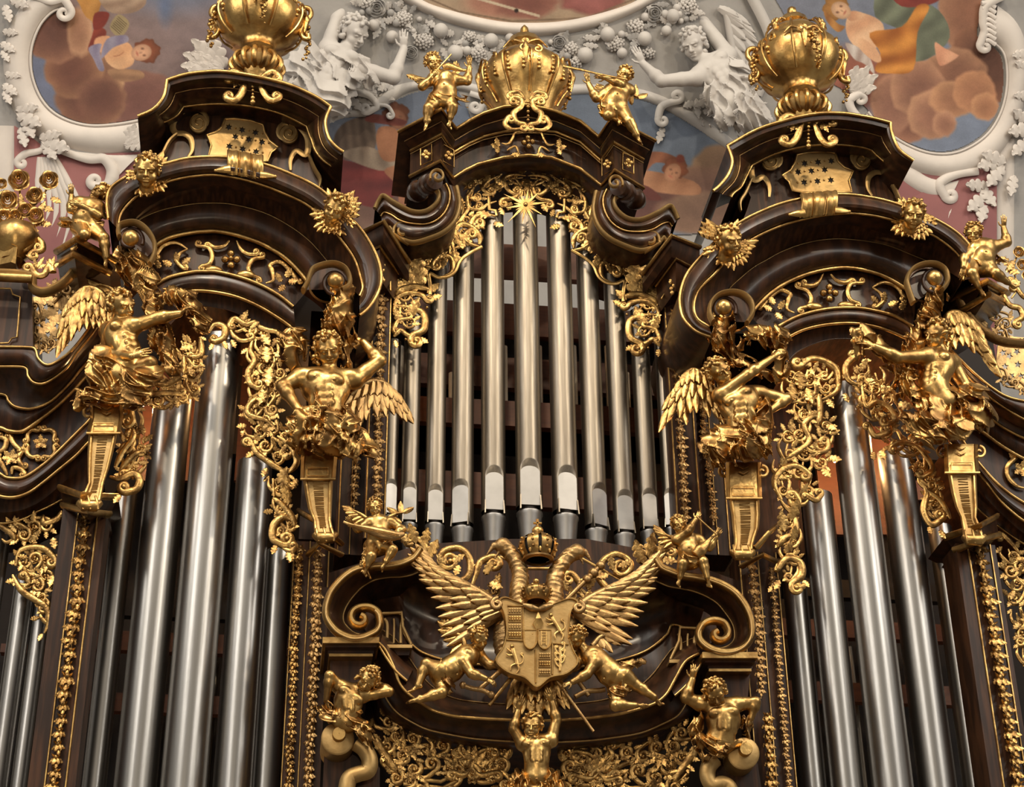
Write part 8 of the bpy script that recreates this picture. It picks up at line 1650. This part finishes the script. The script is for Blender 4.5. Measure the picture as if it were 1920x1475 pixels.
t = figure('putto', 'gilded putto fiddler standing on the left block of the centre gable', 'statue', -.95, 38,
       dict(head=(812, 118, 12), neck=(824, 138, 4), chest=(833, 152, 2), belly=(834, 172, 2), pelvis=(829, 187, 0),
            sa=(812, 148, 4), ea=(792, 162, 14), wa=(808, 146, 24), sb=(854, 150, 2), eb=(876, 152, 6), wb=(880, 128, 14),
            ka=(804, 202, 8), aa=(800, 226, 0), kb=(848, 200, 8), ab=(845, 220, 0)),
       face=(.3, .0, .9), crown=(-.1, 1, 0), putto=True, hands={'a': dict(d=(.6, .6, .2), c=.9), 'b': dict(d=(0, .9, .1), c=.4)}, feet={'a': (-.5, -.8, .3), 'b': (.1, -.9, .4)}, seed=15,
       cloth=[('loincloth', [((812, 182, 14), (852, 184, 10), 6, 6, 60), ((852, 184, 4), (872, 188, 0), 6, 7, 60, .12)])])
WG(t, -.8, [(812, 148, 0), (796, 150, 0), (782, 148, 0)], [(6, 26, 20, 210, 160, 9, 2, 0, 1)], r=4); WG(t, -.75, [(848, 140, 0), (856, 132, 0)], [(5, 18, 16, 40, 100, 8, 2, 0, 1)], r=4)
t = figure('putto', 'gilded putto striding on the right block of the centre gable, blowing a long trumpet', 'statue', -.95, 38,
       dict(head=(1170, 142, 12), neck=(1168, 160, 4), chest=(1162, 172, 2), belly=(1154, 190, 2), pelvis=(1152, 204, 0),
            sa=(1144, 168, 4), ea=(1118, 184, 8), wa=(1104, 158, 12), sb=(1180, 170, 2), eb=(1164, 158, 22), wb=(1136, 146, 20),
            ka=(1140, 216, 14), aa=(1152, 220, 0), kb=(1180, 228, 6), ab=(1194, 252, 0)),
       face=(-.55, .12, .8), crown=(.2, 1, 0), putto=True, hands={'a': dict(d=(-.2, .9, .1), c=.6), 'b': dict(d=(-.9, .2, .1), c=.9)}, feet={'a': (.2, -.6, .6), 'b': (.7, -.7, .2)}, seed=16,
       cloth=[('loincloth', [((1134, 200, 12), (1170, 200, 10), 8, 6, 60), ((1130, 202, 8), (1128, 214, 6), 6, 5, 20)])])
WG(t, -.8, [(1178, 172, 0), (1188, 180, 0), (1196, 184, 0)], [(6, 26, 20, 330, 30, 9, 2, 0, 1)], r=4); WG(t, -.75, [(1136, 168, 0), (1128, 164, 0)], [(4, 20, 16, 150, 200, 8, 2, 0, 1)], r=4)
t = figure('putto', 'gilded putto sitting on the cornice corner left of the left tower, one hand raised', 'statue', -1.0, 40,
       dict(head=(188, 362, 6), neck=(178, 380, 2), chest=(166, 392, 2), belly=(160, 412, 2), pelvis=(162, 428, 0),
            sa=(148, 380, 8), ea=(134, 392, 14), wa=(134, 368, 16), sb=(184, 388, 4), eb=(184, 404, 18), wb=(154, 386, 26),
            ka=(158, 440, 30), aa=(148, 456, 6), kb=(194, 446, 14), ab=(200, 482, 8)),
       face=(-.2, .45, .8), crown=(.4, 1, .5), putto=True, hands={'a': dict(d=(0, .9, .2), c=.8), 'b': dict(d=(-.8, .3, .1), c=.6)}, feet={'a': (-.4, -.6, .6), 'b': (.3, -.8, .3)}, seed=17,
       cloth=[('loincloth', [((146, 420, 12), (184, 420, 10), 6, 7, 60), ((140, 420, 4), (118, 416, 0), 5, 6, 60, .12)])])
WG(t, -.85, [(184, 392, 0), (196, 396, 0), (210, 392, 0)], [(7, 24, 24, 300, 30, 10, 2, 0, 1), (6, 14, 14, 300, 30, 10, 4, 0, .9)], r=5)
t = figure('putto', 'gilded putto sitting on the cornice corner right of the right tower, hand thrown up', 'statue', -1.0, 40,
       dict(head=(1825, 438, 8), neck=(1838, 456, 2), chest=(1846, 468, 2), belly=(1842, 486, 2), pelvis=(1838, 500, 0),
            sa=(1826, 466, 6), ea=(1808, 482, 10), wa=(1806, 500, 12), sb=(1864, 462, 4), eb=(1888, 454, 6), wb=(1882, 428, 10),
            ka=(1822, 512, 16), aa=(1834, 536, 10), kb=(1866, 512, 16), ab=(1888, 528, 8)),
       face=(-.3, -.1, .9), crown=(-.1, 1, .3), putto=True, hands={'a': dict(d=(-.2, -.9, .2), c=.5), 'b': dict(d=(0, .9, .1), c=.4)}, feet={'a': (.1, -.8, .4), 'b': (.8, -.4, .3)}, seed=18,
       cloth=[('loincloth', [((1820, 496, 12), (1858, 496, 10), 6, 6, 60), ((1858, 490, 4), (1884, 486, 0), 5, 5, 60, .12)])])
WG(t, -.85, [(1824, 472, 0), (1812, 478, 0), (1802, 480, 0)], [(6, 22, 20, 240, 150, 9, 2, 0, 1)], r=4)
# winged cherub heads on the tower arches
def cherub(label, x, y, yy, H, face, crown, ruff, seed):
    sc_ = np.linalg.norm(P(x, y, yy)-cm)/FP; Hm = H*1.22*sc_; c = P(x, y, yy)
    t = thing('cherub_head', label, 'carving', c, 'cherub heads on the tower arches')
    S = SDF(c-Hm*.9, c+Hm*.9, Hm*.021); L, R = head_sdf(S, c, Hm, cdir(*face), cdir(*crown), seed=seed); S.cap(L(0, -.1, -.3), L(0, -.2, -.55), .22*Hm, .26*Hm, .08*Hm)
    sobj('head', S, GOLD, t)
    hs = SDF(c-Hm*.9, c+Hm*.9, Hm*.023); hair(hs, L, Hm, 54, .10, seed=seed); sobj('hair', hs, GOLDF, t, smooth=0)
    fr = Fr(yy+.15)
    for (rx, ry, a0, a1, n, l, w_) in ruff:
        for lay, (lf, pw) in enumerate(((1, 0), (.68, 3), (.42, 6))):
            for i in range(n):
                u = i/max(1, n-1); a = a0+(a1-a0)*u+lay*4
                q = math.radians(a); inst('feather', FEM[GOLDF.name], t, frame(fr, x+rx*math.cos(q), y+ry-rx*.8*math.sin(q), a, l*lf*random.uniform(.85, 1.1), w_*(1 if lay else 1.1), T=w_*.5, w=pw+i*.2, tilt=.12))
cherub('gilded winged cherub head on the outer left shoulder of the left tower arch', 276, 320, -1.28, 50, (.1, -.2, .95), (.05, 1, .1), [(14, 8, 170, 345, 15, 30, 13), (18, 6, 350, 420, 6, 34, 13)], 21)
cherub('gilded sleepy winged cherub head on the inner right shoulder of the left tower arch', 629, 392, -1.25, 46, (-.15, -.25, .9), (.38, .9, .1), [(14, 6, 90, 205, 9, 32, 13), (14, 12, 215, 330, 10, 30, 13), (20, 0, 340, 410, 5, 28, 12)], 22)
cherub('gilded winged cherub head on the inner left shoulder of the right tower arch, looking right', 1366, 452, -1.25, 48, (.5, -.15, .85), (-.08, 1, .1), [(14, 8, 195, 345, 14, 34, 13), (18, 4, 350, 430, 7, 34, 13), (24, 0, 130, 165, 4, 40, 13)], 23)
cherub('gilded winged cherub head on the outer right shoulder of the right tower arch', 1712, 402, -1.28, 44, (-.05, -.2, .95), (.15, 1, .1), [(14, 8, 215, 355, 12, 30, 13), (14, 4, 110, 200, 8, 30, 13)], 24)
def sy(x, y): return float(PC(float(x), float(y))[1])
ST = dict(mat_=STUCCO)
t = figure('stucco_angel', 'white stucco angel at the top left of centre, arms lifted beside the garland', 'stucco figure', sy(650, 90)-.15, 60,
       dict(head=(664, 62, 14), neck=(646, 96, 4), chest=(636, 122, 2), belly=(612, 156, 0), pelvis=(596, 186, -4), sa=(614, 92, 4), ea=(632, 36, 8), wa=(668, -20, 10), sb=(672, 128, 6), eb=(738, 146, 10), wb=(757, 92, 10)),
       face=(.55, -.45, .6), crown=(.35, .9, .2), hands={'b': dict(d=(.0, .9, .1), c=.7)}, seed=31, hlen=.3, cloth=[('drapery', [((584, 110, 4), (650, 150, 8), 24, 26, 40, .12), ((560, 130, 0), (620, 190, 4), 28, 30, 60, .12), ((672, 128, 4), (700, 150, 2), 24, 14, 20), ((540, 170, 0), (600, 150, 0), 20, 22, 10, .12)])], mat_=STUCCOM, female=True)
t = figure('stucco_angel', 'white stucco angel at the top right of centre, one arm stretched up to the garland', 'stucco figure', sy(1340, 100)-.15, 56,
       dict(head=(1300, 84, 14), neck=(1322, 112, 4), chest=(1344, 134, 2), belly=(1366, 168, 0), pelvis=(1376, 196, -4), sa=(1308, 146, 6), ea=(1240, 152, 10), wa=(1206, 120, 8), sb=(1366, 104, 4), eb=(1318, 40, 8), wb=(1272, -14, 8)),
       face=(-.3, -.35, .85), crown=(-.3, .9, .2), hands={'a': dict(d=(-.4, .8, .1), c=.5)}, seed=32, hlen=.3, cloth=[('drapery', [((1366, 130, 6), (1398, 160, 6), 18, 26, 60, .12), ((1370, 170, 4), (1410, 220, 0), 26, 30, 30, .12), ((1340, 170, 2), (1360, 220, 0), 18, 20, 10, .12)])], mat_=STUCCOM)
WGm = {}
FEM['pale_grey_stucco'] = to_mesh('feather', FEA[0], FEA[1], STUCCOM, sharp=40)
wing_parts(t, VC, [(1372, 96, 4), (1360, 30, 6), (1345, 15, 6)], [(8, 90, 70, 300, 330, 16, 2, 0, 1), (8, 50, 40, 300, 335, 15, 6, 0, 1)], mat_=STUCCOM, r=8)
